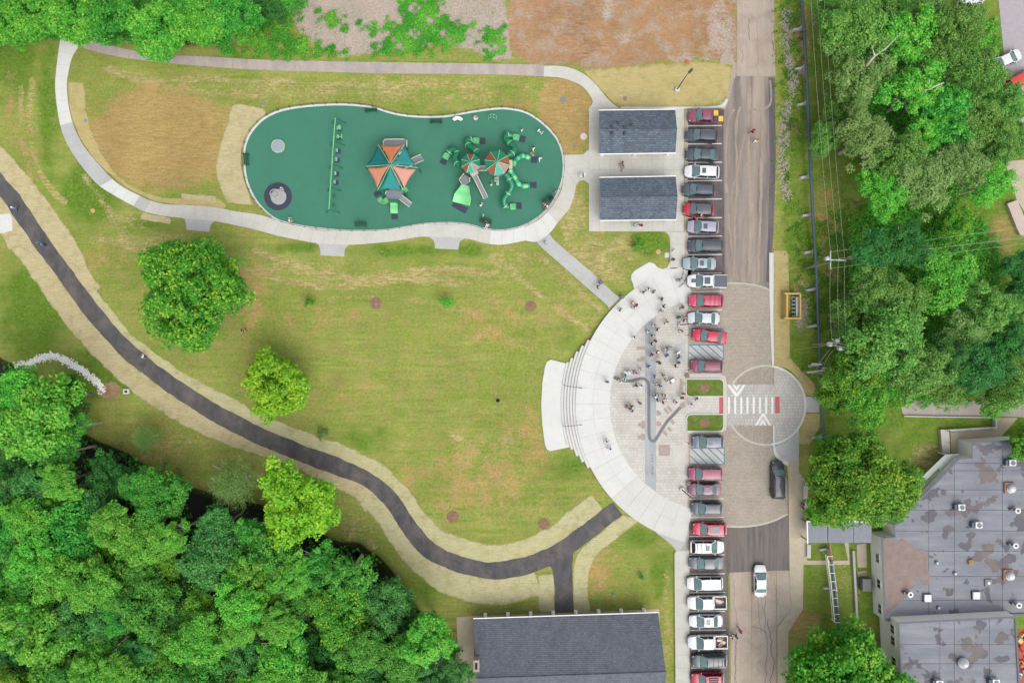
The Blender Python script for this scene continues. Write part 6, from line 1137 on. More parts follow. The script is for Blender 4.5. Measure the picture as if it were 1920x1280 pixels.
CARS = [  # px, py, type, colour, name, label, length px, angle(+ = nose up), options
 (1324, 218, 'pickup', (150, 78, 104), 'wine pickup with yellow and grey sacks in its bed', 67, 1, ('yellow',)),
 (1316, 254.5, 'suv', (82, 88, 98), 'charcoal SUV with silver roof rails beside the wine pickup', 60, 3, ('rails', 'silverrails')), (1317.5, 290, 'sedan', (78, 90, 98), 'dark slate sedan between the charcoal and the white SUV', 63, 2, ()),
 (1316, 322, 'suv', (240, 240, 246), 'white SUV with a small sunroof next to the dark slate sedan', 65, 2, ('sunroof',)), (1310, 356, 'suv', (80, 90, 104), 'blue-black SUV parked between white and red SUVs', 61, 2, ('rails',)),
 (1309.5, 393, 'suv', (206, 40, 66), 'red SUV with black roof and its side door open', 56, 3, ('blackroof', 'door', 'sunroof')), (1318, 425.5, 'suv', (178, 176, 194), 'lilac-grey SUV with sunroof beside the open red SUV', 58, 3, ('sunroof',)), (1323, 461, 'van', (74, 84, 94), 'long dark grey wagon below the lilac-grey SUV', 65, 1, ('rails',)),
 (1311.5, 494, 'sedan', (172, 186, 192), 'pale blue-grey sedan with sunroof below the dark wagon', 62, 1, ('sunroof',)), (1326, 527, 'pickup', (242, 242, 244), 'white pickup with hood scoop and grey bed cover', 75, 1, ('cover', 'scoop', 'bigroof')), (1324, 563.5, 'suv', (214, 66, 104), 'crimson wagon with dark roof bars', 65, 1, ('bars',)),
 (1319.5, 596.5, 'sedan', (218, 224, 230), 'silver-white sedan under the street lamp head', 60, 1, ()), (1330.5, 630, 'sedan', (214, 44, 78), 'bright red sedan parked askew above the hatched aisle', 64, 7, ()), (1325, 686, 'suv', (146, 62, 92), 'maroon SUV between the hatched aisle and the upper island', 60, 1, ('rails',)),
 (1327.5, 828, 'suv', (116, 126, 144), 'slate blue SUV below the lower island', 58, -1, ('sunroof',)), (1322.5, 888, 'van', (170, 74, 108), 'rose minivan with silver roof rails and rear rack', 63, 0, ('rails', 'silverrails')), (1321.5, 917, 'sedan', (134, 84, 110), 'mauve maroon sedan under the lower street lamp', 62, 0, ('sunroof',)), (1325.5, 952.5, 'suv', (88, 96, 110), 'dark grey SUV between mauve sedan and red SUV', 58, 0, ('rails',)),
 (1330.5, 991, 'suv', (218, 46, 80), 'bright red SUV with large sunroof at the paver edge', 63, 0, ('bigroof',)), (1326, 1025, 'suv', (242, 243, 246), 'white SUV backed in with dark roof bars', 64, 180, ('bars', 'sunroof')), (1324.5, 1055.5, 'sedan', (98, 102, 116), 'grey hatchback next to the backed-in white SUV', 65, 0, ()), (1321.5, 1093, 'van', (244, 245, 248), 'plain white van-like SUV above the first open-bed pickup', 67, -1, ()),
 (1325.5, 1129, 'pickup', (238, 240, 244), 'white pickup with a plank in its open bed', 74, -1, ('board',)), (1323.5, 1164, 'sedan', (236, 240, 246), 'white sedan with sunroof between two open-bed pickups', 63, -1, ('sunroof',)), (1327, 1203, 'pickup', (238, 242, 246), 'white pickup loaded with scrap wood', 75, -1, ('wood',)), (1330.5, 1238, 'suv', (74, 84, 96), 'black SUV with roof bars below the scrap wood pickup', 65, -2, ('bars', 'rails')), (1327, 1273, 'suv', (206, 44, 84), 'crimson car with a roof rack at the bottom end of the row', 60, -1, ('rack',)),
 (1459, 900, 'van', (60, 64, 76), 'black SUV stopped on the pavers by the sidewalk', 71, 90, ('rails',)), (1426, 1089, 'sedan', (244, 246, 248), 'white sedan driving up the old concrete road', 60, 90, ()),
 (1888, 112, 'sedan', (244, 246, 250), 'white car half under branches in the upper car park', 60, 155, ()), (1912, 150, 'suv', (230, 70, 56), 'red-orange car under branches in the upper car park', 58, 152, ()), (1822, 2, 'suv', (240, 244, 248), 'white vehicle hidden among branches at the wood edge', 62, 150, ())]
for px, py, ty, col, lab, lpx, ang, op in CARS:
    # outline px are read at about bonnet height
    x, y = P(px, py, .9); up = ty == 'suv' and px > 1800
    zz = ZC if px < 1700 else .03
    build_car('parked_car' if ty != 'pickup' else 'pickup_truck', lab, ty, col, x, y, zz+.004, R(180-ang), lpx*S*.985, op, .0)
# ============================================================ people
def skin_mesh(name, joints, bones, radii, root=0):
    me = bpy.data.meshes.new(name); me.from_pydata([Vector(j) for j in joints], bones, []); o = bpy.data.objects.new(name, me); COL.objects.link(o)
    bpy.context.view_layer.objects.active = o; m = o.modifiers.new('s', 'SKIN'); m.use_smooth_shade = True; sv = me.skin_vertices[0].data if me.skin_vertices else None
    if sv is None:
        bm = bmesh.new(); bm.from_mesh(me); bm.verts.layers.skin.verify(); bm.to_mesh(me); bm.free(); sv = me.skin_vertices[0].data
    for i, r in enumerate(radii): sv[i].radius = (r, r) if not isinstance(r, tuple) else r; sv[i].use_root = (i == root)
    s2 = o.modifiers.new('u', 'SUBSURF'); s2.levels = 1; s2.render_levels = 1
    dg = bpy.context.evaluated_depsgraph_get(); out = bpy.data.meshes.new_from_object(o.evaluated_get(dg)); out.name = name; bpy.data.objects.remove(o); out.shade_smooth(); out.materials.clear(); return out
def pose(kind):
    J = {'pel': (0, 0, .95), 'spi': (0, 0, 1.14), 'che': (0, 0, 1.35), 'nek': (0, 0, 1.50), 'hd0': (0, .015, 1.57), 'hd1': (0, .02, 1.66)}
    arm = {'stand': ((.24, .0, 1.16), (.25, .10, .92)), 'walk': ((.23, .08, 1.16), (.23, .26, 1.0)), 'gather': ((.25, .10, 1.18), (.17, .34, 1.16)), 'sit': ((.23, .10, .80), (.16, .32, .70)), 'reach': ((.30, .20, 1.30), (.32, .48, 1.40)), 'carry': ((.27, .05, 1.15), (.20, .28, 1.05))}[kind]
    arm2 = {'walk': ((.23, -.12, 1.17), (.24, -.20, .95)), 'reach': ((.24, 0, 1.16), (.26, .08, .92))}.get(kind, arm)
    dz = -.45 if kind == 'sit' else 0
    if kind == 'sit':
        for k in J: J[k] = (J[k][0], J[k][1], J[k][2]+dz)
        arm2 = arm
    for s_, sd, a in ((1, 'r', arm), (-1, 'l', arm2)):
        J['sh'+sd] = (s_*.175, 0, 1.42+dz); J['el'+sd] = (s_*a[0][0], a[0][1], a[0][2]); J['wr'+sd] = (s_*a[1][0], a[1][1], a[1][2])
        e, w_ = Vector(J['el'+sd]), Vector(J['wr'+sd]); J['ha'+sd] = tuple(w_+(w_-e).normalized()*.09)
        if kind == 'sit': J['hi'+sd] = (s_*.10, .04, .48); J['kn'+sd] = (s_*.12, .44, .50); J['an'+sd] = (s_*.12, .46, .09); J['to'+sd] = (s_*.12, .60, .05)
        elif kind == 'walk': q = s_*.22; J['hi'+sd] = (s_*.09, 0, .89); J['kn'+sd] = (s_*.10, q*.6+.05, .50); J['an'+sd] = (s_*.09, q-(.05 if s_ < 0 else 0), .10 if s_ > 0 else .14); J['to'+sd] = (s_*.10, q+.15-(.05 if s_ < 0 else 0), .05)
        else: J['hi'+sd] = (s_*.09, 0, .89); J['kn'+sd] = (s_*.11, .02, .50); J['an'+sd] = (s_*.12, -.01, .09); J['to'+sd] = (s_*.14, .14, .05)
    return J
RAD = {'pel': (.15, .11), 'spi': (.14, .105), 'che': (.165, .12), 'nek': .055, 'hd0': .088, 'hd1': .092, 'sh': .068, 'el': .045, 'wr': .031, 'ha': .036, 'hi': .085, 'kn': .058, 'an': .04, 'to': .036}
rad = lambda k: RAD.get(k) or RAD[k[:2]]
BON = [('pel', 'spi'), ('spi', 'che'), ('che', 'nek'), ('nek', 'hd0'), ('hd0', 'hd1')]+[b for s_ in 'lr' for b in (('che', 'sh'+s_), ('sh'+s_, 'el'+s_), ('el'+s_, 'wr'+s_), ('wr'+s_, 'ha'+s_), ('pel', 'hi'+s_), ('hi'+s_, 'kn'+s_), ('kn'+s_, 'an'+s_), ('an'+s_, 'to'+s_))]
def sub(J, keys, bones, grow, name, root):
    ks = list(keys); ix = {k: i for i, k in enumerate(ks)}; g = lambda r: tuple(v+grow for v in r) if isinstance(r, tuple) else r+grow
    return skin_mesh(name, [J[k] for k in ks], [(ix[a], ix[b]) for a, b in bones if a in ix and b in ix], [g(rad(k)) for k in ks], ix[root])
PERSON = {}
for kd in ('stand', 'walk', 'gather', 'sit', 'reach', 'carry'):
    J = pose(kd); body = sub(J, J.keys(), BON, 0, 'person', 'pel'); bm = bmesh.new(); bm.from_mesh(body); mb = MB()
    for s_ in 'lr':     # fingers: four of different length and a thumb, slightly bent
        w_, h_ = Vector(J['wr'+s_]), Vector(J['ha'+s_]); d = (h_-w_).normalized(); sd = d.cross(Vector((0, 1, .3))).normalized(); nn = d.cross(sd)
        for f, L_ in ((-1.5, .06), (-.5, .075), (.5, .08), (1.5, .065)): b = h_+sd*f*.017; mb.tube([b-d*.02, b+d*L_*.6, b+d*L_+nn*.02], [.009, .008, .006], 5)
        mb.tube([w_+d*.04+sd*.02, w_+d*.07+sd*.05, w_+d*.10+sd*.055+nn*.01], [.010, .009, .007], 5)
    h0 = Vector(J['hd1']); mb.add([(h0.x-.015, h0.y+.085, h0.z-.06), (h0.x+.015, h0.y+.085, h0.z-.06), (h0.x, h0.y+.115, h0.z-.055), (h0.x, h0.y+.088, h0.z-.01)], [(0, 1, 2), (1, 3, 2), (3, 0, 2)])
    for s_ in (-1, 1): mb.box((h0.x+s_*.09, h0.y, h0.z-.03), (.02, .035, .055))
    tmp = mb.mesh('x'); bm.from_mesh(tmp); bm.to_mesh(body); bm.free(); bpy.data.meshes.remove(tmp); body.shade_smooth()
    shirt = sub(J, ['pel', 'spi', 'che', 'shl', 'shr', 'ell', 'elr'], BON, .018, 'shirt', 'che'); trou = sub(J, ['pel', 'hil', 'hir', 'knl', 'knr', 'anl', 'anr'], BON, .016, 'trousers', 'pel')
    mb = MB(); mb.lathe([(.098, -.05), (.112, .0), (.108, .05), (.08, .09), (.03, .108)], (h0.x, h0.y-.018, h0.z), 14); hair = mb.mesh('hair', True, True)
    mb = MB(); 
    for s_ in (-1, 1): mb.box((h0.x+s_*.034, h0.y+.086, h0.z-.025), (.022, .012, .012))
    mb.box((h0.x, h0.y+.084, h0.z-.085), (.045, .012, .010)); face = mb.mesh('face', False, True)
    mb = MB()
    for s_ in 'lr': a, t = Vector(J['an'+s_]), Vector(J['to'+s_]); q = (a+t)/2; mb.box((q.x, q.y+.01, a.z-.045), (.10, .27, .09), 0, taper=.85)
    shoes = mb.mesh('shoes', False, True); PERSON[kd] = dict(person=body, shirt=shirt, trousers=trou, hair=hair, face=face, shoes=shoes)
    mb = MB(); z0 = J['pel'][2]; mb.lathe([(.25, z0-.42), (.20, z0-.15), (.165, z0+.08), (.15, z0+.2)], (0, 0, 0), 16); PERSON[kd]['skirt'] = mb.mesh('skirt', True, True)
    for m_ in PERSON[kd].values(): m_.materials.clear(); m_.materials.append(None)
SK = [mat('skin_a', (.52, .32, .23), .6, .05), mat('skin_b', (.36, .21, .14), .6, .05), mat('skin_c', (.60, .40, .30), .6, .05)]
HAIR = {'dark': mat('hair_dark', (.022, .017, .014), .6), 'brown': mat('hair_brown', (.10, .055, .03), .6), 'grey': mat('hair_grey', (.42, .40, .38), .6), 'blond': mat('hair_blond', (.42, .30, .15), .6), 'white cap': mat('cap_white', (.75, .75, .76), .6)}
CLO = {'black': (.02, .02, .023), 'navy': (.025, .03, .085), 'white': (.75, .75, .75), 'blue': (.05, .20, .52), 'light blue': (.36, .55, .72), 'pale blue': (.45, .55, .78), 'grey': (.25, .26, .28), 'green': (.03, .30, .12), 'pink': (.72, .32, .42), 'red': (.55, .06, .07), 'maroon': (.22, .03, .10), 'purple': (.20, .12, .30), 'teal': (.05, .42, .48), 'tan': (.50, .38, .27), 'lilac': (.55, .48, .72), 'charcoal': (.06, .06, .07), 'denim': (.08, .12, .22), 'khaki': (.36, .30, .2), 'orange': (.75, .28, .06)}
CM = {k: mat('cloth_'+k.replace(' ', '_'), v, .9, .12, 6, 20, world=False) for k, v in CLO.items()}
pr_ = random.Random(21); used_labels = set()
def person(px, py, z, shirt, trou, hair, kd, where, scale=1.0, face=None, skirt=False, zoff=0):
    x, y = P(px, py, 1.2*scale); lab = 'person in %s top and %s %s %s' % (shirt, trou, 'skirt' if skirt else 'trousers', where)
    if scale < .8: lab = lab.replace('person', 'child', 1)
    if lab in used_labels: print('DUP LABEL', lab)
    used_labels.add(lab); K = PERSON[kd]; b = link('person', K['person']); b.location = (x, y, z+zoff); b.scale = (scale*1.06,)*2+(scale,); b.rotation_euler = (0, 0, R(face if face is not None else pr_.uniform(0, 360))); tag(b, lab, 'person')
    b.material_slots[0].link = 'OBJECT'; b.material_slots[0].material = pr_.choice(SK)
    for nm, m in (('shirt', CM[shirt]), ('trousers', CM[trou]), ('hair', HAIR[hair]), ('face', HAIR['dark']), ('shoes', CM[pr_.choice(('black', 'white', 'grey'))]))+((('skirt', CM[trou]),) if skirt else ()):
        o = link(nm, K[nm], b); o.material_slots[0].link = 'OBJECT'; o.material_slots[0].material = m
    return b
ZP = ZW+.008
PLZ = [(1164, 581, 'blue', 'navy', 'grey', 'carry', 'on the upper plaza ring holding a bag'), (1187, 566, 'pink', 'tan', 'blond', 'reach', 'raising an arm on the upper ring'), (1188, 576.5, 'white', 'charcoal', 'dark', 'gather', 'facing the pink top on the upper ring'), (1194, 572.5, 'navy', 'charcoal', 'brown', 'gather', 'in the trio on the upper ring'), (1206.5, 548, 'grey', 'khaki', 'dark', 'walk', 'walking on the ring below the landing bump'), (1215, 542, 'white', 'charcoal', 'dark', 'walk', 'walking ahead on the ring below the landing bump'), (1227, 547, 'charcoal', 'grey', 'grey', 'carry', 'carrying something pale on the ring'), (1241, 560.6, 'black', 'tan', 'dark', 'walk', 'stepping from the ring towards the pavers'), (1245.6, 574, 'charcoal', 'navy', 'grey', 'carry', 'at the ring edge beside the stone band top'), (1240, 582.5, 'navy', 'grey', 'blond', 'walk', 'just inside the pavers near the stone band top'),
 (1272, 524, 'grey', 'navy', 'dark', 'reach', 'with bicycles by the white pickup'), (1280, 576, 'black', 'charcoal', 'brown', 'walk', 'in front of the crimson wagon'), (1273.7, 595, 'green', 'black', 'dark', 'stand', 'left of the silver-white sedan'), (1284.5, 593.5, 'pink', 'tan', 'brown', 'stand', 'touching the silver-white sedan nose'), (1283.5, 601, 'purple', 'charcoal', 'grey', 'carry', 'between the lamp and the silver-white sedan'), (1277.5, 620, 'charcoal', 'white', 'dark', 'carry', 'below the upper plaza lamp'), (1225.6, 609, 'white', 'pink', 'dark', 'stand', 'on the top of the stone band'), (1215.6, 620.6, 'light blue', 'white', 'dark', 'stand', 'on the stone band near its top'), (1234, 617.5, 'black', 'charcoal', 'grey', 'carry', 'right of the stone band near its top'), (1250.6, 604, 'grey', 'tan', 'brown', 'walk', 'alone on the pavers above the gathering'),
 (1224, 629, 'black', 'navy', 'grey', 'gather', 'on the stone band between groups'), (1223, 644, 'navy', 'charcoal', 'grey', 'gather', 'talking on the stone band'), (1229, 638.5, 'charcoal', 'black', 'dark', 'gather', 'talking beside the navy top on the stone band'), (1189, 632, 'white', 'grey', 'dark', 'stand', 'alone near the ring inside edge'), (1246, 655, 'khaki', 'grey', 'grey', 'carry', 'beside a stroller on the upper pavers'), (1233, 660, 'maroon', 'black', 'white cap', 'carry', 'at the brown accent beside the band'), (1222, 665, 'maroon', 'navy', 'dark', 'walk', 'on the band left of the brown accent'), (1251, 666, 'blue', 'denim', 'dark', 'reach', 'reaching to the left on the upper pavers'), (1272, 660, 'white', 'khaki', 'white cap', 'reach', 'on the grey ramp panel by the hatched aisle'), (1274.5, 670, 'black', 'charcoal', 'grey', 'walk', 'on the grey ramp panel below the white top'),
 (1273, 680, 'blue', 'charcoal', 'dark', 'gather', 'in the pair left of the maroon SUV'), (1267.5, 686, 'black', 'navy', 'grey', 'gather', 'in the pair left of the maroon SUV'), (1237, 680, 'charcoal', 'black', 'dark', 'walk', 'alone right of the stone band'), (1217.5, 687.5, 'blue', 'denim', 'grey', 'stand', 'crossing the stone band above the river inlay'), (1201, 692.5, 'teal', 'white', 'blond', 'carry', 'left of the band above the river inlay'), (1192, 699, 'pink', 'pink', 'dark', 'stand', 'in a wide dress above the river inlay'), (1174, 697.5, 'light blue', 'white', 'grey', 'gather', 'by a stroller above the river inlay start'), (1170.6, 711.6, 'white', 'teal', 'dark', 'sit', 'sitting on the river inlay'), (1162, 711, 'tan', 'grey', 'brown', 'sit', 'sitting near the start of the river inlay'), (1138.7, 715.6, 'blue', 'grey', 'dark', 'carry', 'alone on the inner ring near the steps'),
 (1192.5, 723, 'charcoal', 'grey', 'dark', 'walk', 'below the river inlay curve'), (1202, 722.5, 'light blue', 'white', 'dark', 'stand', 'beside the charcoal top below the inlay curve'), (1228.7, 706, 'blue', 'denim', 'grey', 'reach', 'handing something over on the band edge'), (1244, 703, 'tan', 'black', 'brown', 'reach', 'receiving something right of the band'), (1229, 719, 'black', 'white', 'grey', 'gather', 'beside the tall brown accent'), (1239, 723.5, 'light blue', 'navy', 'dark', 'walk', 'below the tall brown accent'), (1250, 713, 'white', 'navy', 'dark', 'carry', 'right of the tall brown accent'), (1228, 744, 'pale blue', 'navy', 'white cap', 'gather', 'in the people ring beside the band'), (1234, 740, 'white', 'grey', 'dark', 'gather', 'in the ring of people, at its top'), (1246, 741.5, 'white', 'black', 'dark', 'gather', 'in the ring of people, black hair'),
 (1248.5, 748.7, 'white', 'purple', 'grey', 'gather', 'in the ring of people, grey hair'), (1232, 749.5, 'navy', 'pale blue', 'dark', 'gather', 'in the ring of people, leaning in'), (1242.5, 754, 'charcoal', 'white', 'dark', 'gather', 'in the ring of people, opposite the white tops'), (1200, 755.6, 'maroon', 'purple', 'brown', 'stand', 'alone left of the river inlay'), (1186, 763, 'grey', 'black', 'grey', 'gather', 'in the trio on the left pavers'), (1177, 763.7, 'tan', 'khaki', 'brown', 'reach', 'in the trio on the left pavers'), (1185, 770, 'lilac', 'navy', 'dark', 'gather', 'in the trio on the left pavers'), (1279, 746, 'black', 'charcoal', 'dark', 'stand', 'at the corner of the upper island'), (1282.5, 738.5, 'tan', 'maroon', 'brown', 'carry', 'behind the black top at the upper island'), (1267.5, 753.7, 'pink', 'white', 'dark', 'stand', 'near the raised end of the inlay'),
 (1295.6, 757.5, 'lilac', 'white', 'dark', 'walk', 'on the walk to the crossing'), (1305.6, 747, 'black', 'white', 'dark', 'walk', 'on the crossing walk beside the upper island'), (1137, 827, 'pink', 'white', 'dark', 'walk', 'on the lower ring'), (1143.7, 841, 'pale blue', 'lilac', 'dark', 'walk', 'following the pink top on the lower ring'), (1262, 469, 'grey', 'white', 'grey', 'walk', 'on the sidewalk beside the utility box'), (1262.5, 486, 'black', 'charcoal', 'dark', 'walk', 'on the sidewalk above the landing bump'), (1122, 538, 'charcoal', 'navy', 'grey', 'walk', 'on the diagonal walk near the plaza'), (1023.5, 454.5, 'grey', 'teal', 'grey', 'walk', 'at the top of the diagonal walk')]
for px, py, s_, t, h_, kd, w_ in PLZ: person(px, py, ZP if kd != 'sit' else ZP-.02, s_, t, h_, kd, w_, skirt='dress' in w_)
for px, py, z, s_, t, h_, kd, w_, sc in ((1167.5, 306, ZP, 'black', 'tan', 'brown', 'walk', 'walking between the two pavilions', 1), (1168.5, 313, ZP, 'tan', 'charcoal', 'dark', 'walk', 'following between the two pavilions', .95), (1190.5, 421.5, ZP, 'teal', 'light blue', 'grey', 'sit', 'sitting under the eave of the plain pavilion', 1), (1202, 422, ZP, 'black', 'maroon', 'dark', 'carry', 'standing under the eave of the plain pavilion', 1), (1089, 329, ZP, 'white', 'white', 'grey', 'stand', 'in the pair by the grass triangle tip', 1), (1096, 327.5, ZP, 'white', 'khaki', 'white cap', 'stand', 'in the pair by the grass triangle tip', 1),
    (1413.5, 245, ZC, 'red', 'black', 'dark', 'walk', 'walking up the car park lane', 1), (1419.5, 263, ZC, 'orange', 'white', 'brown', 'walk', 'walking behind in the car park lane', .95), (1371.5, 1194, ZC, 'white', 'maroon', 'dark', 'walk', 'behind the scrap wood pickup', 1), (1381, 1193, ZC, 'navy', 'navy', 'dark', 'walk', 'amid the old road group', 1), (1389, 1184, ZC, 'red', 'red', 'brown', 'walk', 'leading the group on the old road', 1), (1507, 946, .48, 'navy', 'denim', 'dark', 'sit', 'on the concrete bench by the sidewalk', 1), (1507, 955, .48, 'tan', 'charcoal', 'brown', 'sit', 'on the concrete bench by the sidewalk', 1), (1314.5, 402, ZC, 'tan', 'khaki', 'blond', 'gather', 'leaning in at the open red door', 1), (268, 667, .05, 'white', 'black', 'brown', 'walk', 'walking on the asphalt trail', 1), (25.5, 389.5, .05, 'blue', 'denim', 'white cap', 'walk', 'at the upper end of the trail', 1), (78, 457, .05, 'blue', 'navy', 'dark', 'reach', 'pushing a scooter on the trail', 1), (455, 619.5, .0, 'black', 'orange', 'dark', 'stand', 'beneath the large round tree', 1),
    (978.5, 244, ZR, 'white', 'khaki', 'brown', 'reach', 'near the north-east tube slide', .7), (999.5, 277, ZR, 'black', 'white', 'dark', 'walk', 'watching near the crawl slides', 1), (996, 286, ZR, 'tan', 'red', 'brown', 'sit', 'playing before the upper crawl slide', .65), (1013, 294.5, ZR, 'charcoal', 'white', 'brown', 'walk', 'right of the upper crawl slide', 1), (921, 345.5, ZR, 'grey', 'white', 'brown', 'reach', 'under the bigger octagon roof', .7), (902, 383.5, ZR, 'white', 'grey', 'dark', 'stand', 'between the wide slide and the south tube slide', 1), (906, 403, ZR, 'pink', 'khaki', 'blond', 'stand', 'standing before the family bench', .7), (907.5, 416, ZR, 'black', 'charcoal', 'dark', 'sit', 'sitting on the family bench', 1), (915, 419.5, ZR, 'pink', 'white', 'brown', 'sit', 'sitting on the family bench', .95), (1041, 358, ZR, 'charcoal', 'grey', 'dark', 'stand', 'by the east fence', 1), (1020, 380, ZR, 'black', 'red', 'dark', 'stand', 'beside the east bench', 1), (1025, 384, ZR, 'white', 'black', 'brown', 'sit', 'on the east bench', 1), (542, 412, ZR, 'white', 'charcoal', 'brown', 'carry', 'at the south-west fence', 1), (527.5, 353, ZR, 'blue', 'pink', 'white cap', 'reach', 'pushing the merry-go-round', .75)):
    person(px, py, z-(.45 if kd == 'sit' and z == .48 else 0), s_, t, h_, kd, w_, sc, face=(270 if 'crossing' in w_ else None))
# bicycles and strollers
def bicycle(px, py, rot, label):
    r = empty('bicycle', (*P(px, py, .5), ZP), label, 'bicycle', None, R(rot)); fm = mat('bike_frame', (.10, .10, .11), .4)
    for xw in (-.5, .5): c_ = [(xw+.33*math.cos(q*math.pi/9), 0, .34+.33*math.sin(q*math.pi/9)) for q in range(19)]; w_ = MB().tube(c_, .022, 6, caps=False).build('wheel', M_tyre, r, True); MB().tube([(xw, -.05, .34), (xw, .05, .34)], .03, 6).build('hub', M_rimm, w_)
    fr_ = MB(); [fr_.tube(q, .02, 6) for q in ([(-.5, 0, .34), (-.08, 0, .32), (.36, 0, .74), (-.2, 0, .76), (-.08, 0, .32)], [(-.5, 0, .34), (-.2, 0, .76)], [(.5, 0, .34), (.34, 0, .9)])]; fr_.build('frame', fm, r, True); MB().tube([(.28, -.28, .96), (.36, 0, .92), (.28, .28, .96)], .02, 6).build('handlebar', fm, r); bevel(MB().box((-.22, 0, .86), (.26, .14, .07), taper=.8).build('saddle', M_blk, r), .02)
bicycle(1278.5, 518.5, 70, 'bicycle leaning by the white pickup nose, upper of two'); bicycle(1281, 530, 50, 'bicycle standing just below the first one by the white pickup')
def stroller(px, py, z, rot, col, label):
    r = empty('stroller', (*P(px, py, .6), z), label, 'stroller', None, R(rot)); m = CM[col]; bevel(MB().box((0, 0, .5), (.55, .42, .28), taper=1.1).build('seat', m, r), .05)
    A = [(.0+.34*math.cos(q), .34*math.sin(q)) for q in np.linspace(0, math.pi, 7)]; mb = MB(); mb.add([(-.1-a*.6, -.23, .65+b) for a, b in A]+[(-.1-a*.6, .23, .65+b) for a, b in A], [(i, i+1, 8+i, 7+i) for i in range(6)]); mb.build('canopy', m, r); MB().tube([(-.3, -.22, .5), (-.62, -.22, 1.0), (-.62, .22, 1.0), (-.3, .22, .5)], .018, 6).build('handle', M_blk, r, True)
    for xw, yw in ((-.3, -.25), (-.3, .25), (.35, -.2), (.35, .2)): MB().tube([(xw, yw-.02, .13), (xw, yw+.02, .13)], .13, 12).build('wheel', M_tyre, r)
    fr_ = MB(); [fr_.tube([(-.3, s_*.24, .13), (.0, s_*.22, .45), (.35, s_*.2, .13)], .018, 6) for s_ in (-1, 1)]; fr_.build('frame', M_rimm, r)
stroller(1255, 654, ZP, 10, 'grey', 'grey stroller on the upper pavers'); stroller(1178, 699, ZP, 200, 'pale blue', 'pale blue stroller above the river inlay'); stroller(1181, 763, ZP, 160, 'charcoal', 'dark stroller with the trio on the left pavers'); stroller(1033, 372, ZR, 45, 'black', 'black stroller at the east bench'); stroller(1261, 713, ZP, 30, 'white', 'small white stroller right of the gathering')
# scooter, litter bins, plaza furniture
r = empty('scooter', (*P(81, 458), .05), 'small blue scooter on the trail', 'scooter', None, R(-20)); MB().box((0, 0, .1), (.6, .13, .04)).build('deck', CM['blue'], r); MB().tube([(.3, 0, .1), (.25, 0, .85)], .02, 6).build('stem', M_rimm, r); MB().tube([(.25, -.2, .85), (.25, .2, .85)], .018, 6).build('handlebar', M_blk, r)
for xw in (-.32, .32): MB().tube([(xw, -.02, .07), (xw, .02, .07)], .07, 10).build('wheel', M_tyre, r)
def bin_(px, py, z, label):
    r = empty('litter_bin', (*P(px, py), z), label, 'litter bin'); mb = MB(); mb.lathe([(.24, 0), (.27, .1), (.29, .85), (.3, .9)], (0, 0, 0), 16); mb.build('barrel', mat('bin_slate', C(104, 120, 130), .5), r, True); mb = MB(); mb.lathe([(.31, .88), (.3, .96), (.2, 1.02), (.12, 1.0)], (0, 0, 0), 16); mb.build('lid', M_steel, r, True)
bin_(1165, 557.5, 0.02, 'slate litter bin at the foot of the diagonal walk'); bin_(1126, 530, 0.02, 'slate litter bin with orange tag on the diagonal walk edge')
def box_planter(px, py, label): r = empty('planter', (*P(px, py, .4), ZP), label, 'planter'); bevel(MB().box((0, 0, .28), (.5, .5, .56), taper=1.1).build('pot', mat('tan_pot', C(186, 158, 130), .8, .1), r), .03); MB().box((0, 0, .56), (.36, .36, .05)).build('soil', M_mulch, r)
box_planter(1289, 705, 'tan square planter above the upper island'); box_planter(1291, 906, 'tan square planter by the rose minivan')
for px, py, l in ((1285.5, 693, 'parking sign post by the maroon SUV'), (1285, 628, 'parking sign post by the bright red sedan'), (1285.5, 828, 'parking sign post by the slate blue SUV'), (1285.5, 888, 'parking sign post by the rose minivan')):
    r = empty('sign_post', (*P(px, py), ZW), l, 'sign'); MB().tube([(0, 0, -.02), (0, 0, 2.1)], .03, 6).build('post', M_dark, r); MB().box((.03, 0, 1.85), (.02, .3, .45)).build('plate', CM['blue'], r)
# ============================================================ trees
def leaf_mat(name, lo, hi, tip, tr=.38):
    n = NT(name); t = n.attr('tint'); oi = n.new('ShaderNodeObjectInfo').outputs['Random']
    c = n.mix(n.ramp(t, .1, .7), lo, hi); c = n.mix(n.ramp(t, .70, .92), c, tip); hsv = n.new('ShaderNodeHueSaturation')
    n.L(n.ramp(oi, 0, 1, .486, .510), hsv.inputs['Hue']); n.L(n.ramp(oi, 0, 1, .92, 1.15), hsv.inputs['Value']); n.L(c, hsv.inputs['Color'])
    n.col(hsv.outputs[0]); n.b.inputs['Roughness'].default_value = .55; n.b.inputs['Specular IOR Level'].default_value = .25
    tl = n.new('ShaderNodeBsdfTranslucent'); n.L(hsv.outputs[0], tl.inputs['Color']); mx = n.new('ShaderNodeMixShader'); mx.inputs[0].default_value = tr
    n.L(n.b.outputs[0], mx.inputs[1]); n.L(tl.outputs[0], mx.inputs[2]); n.L(mx.outputs[0], n.out.inputs['Surface']); return n.mat
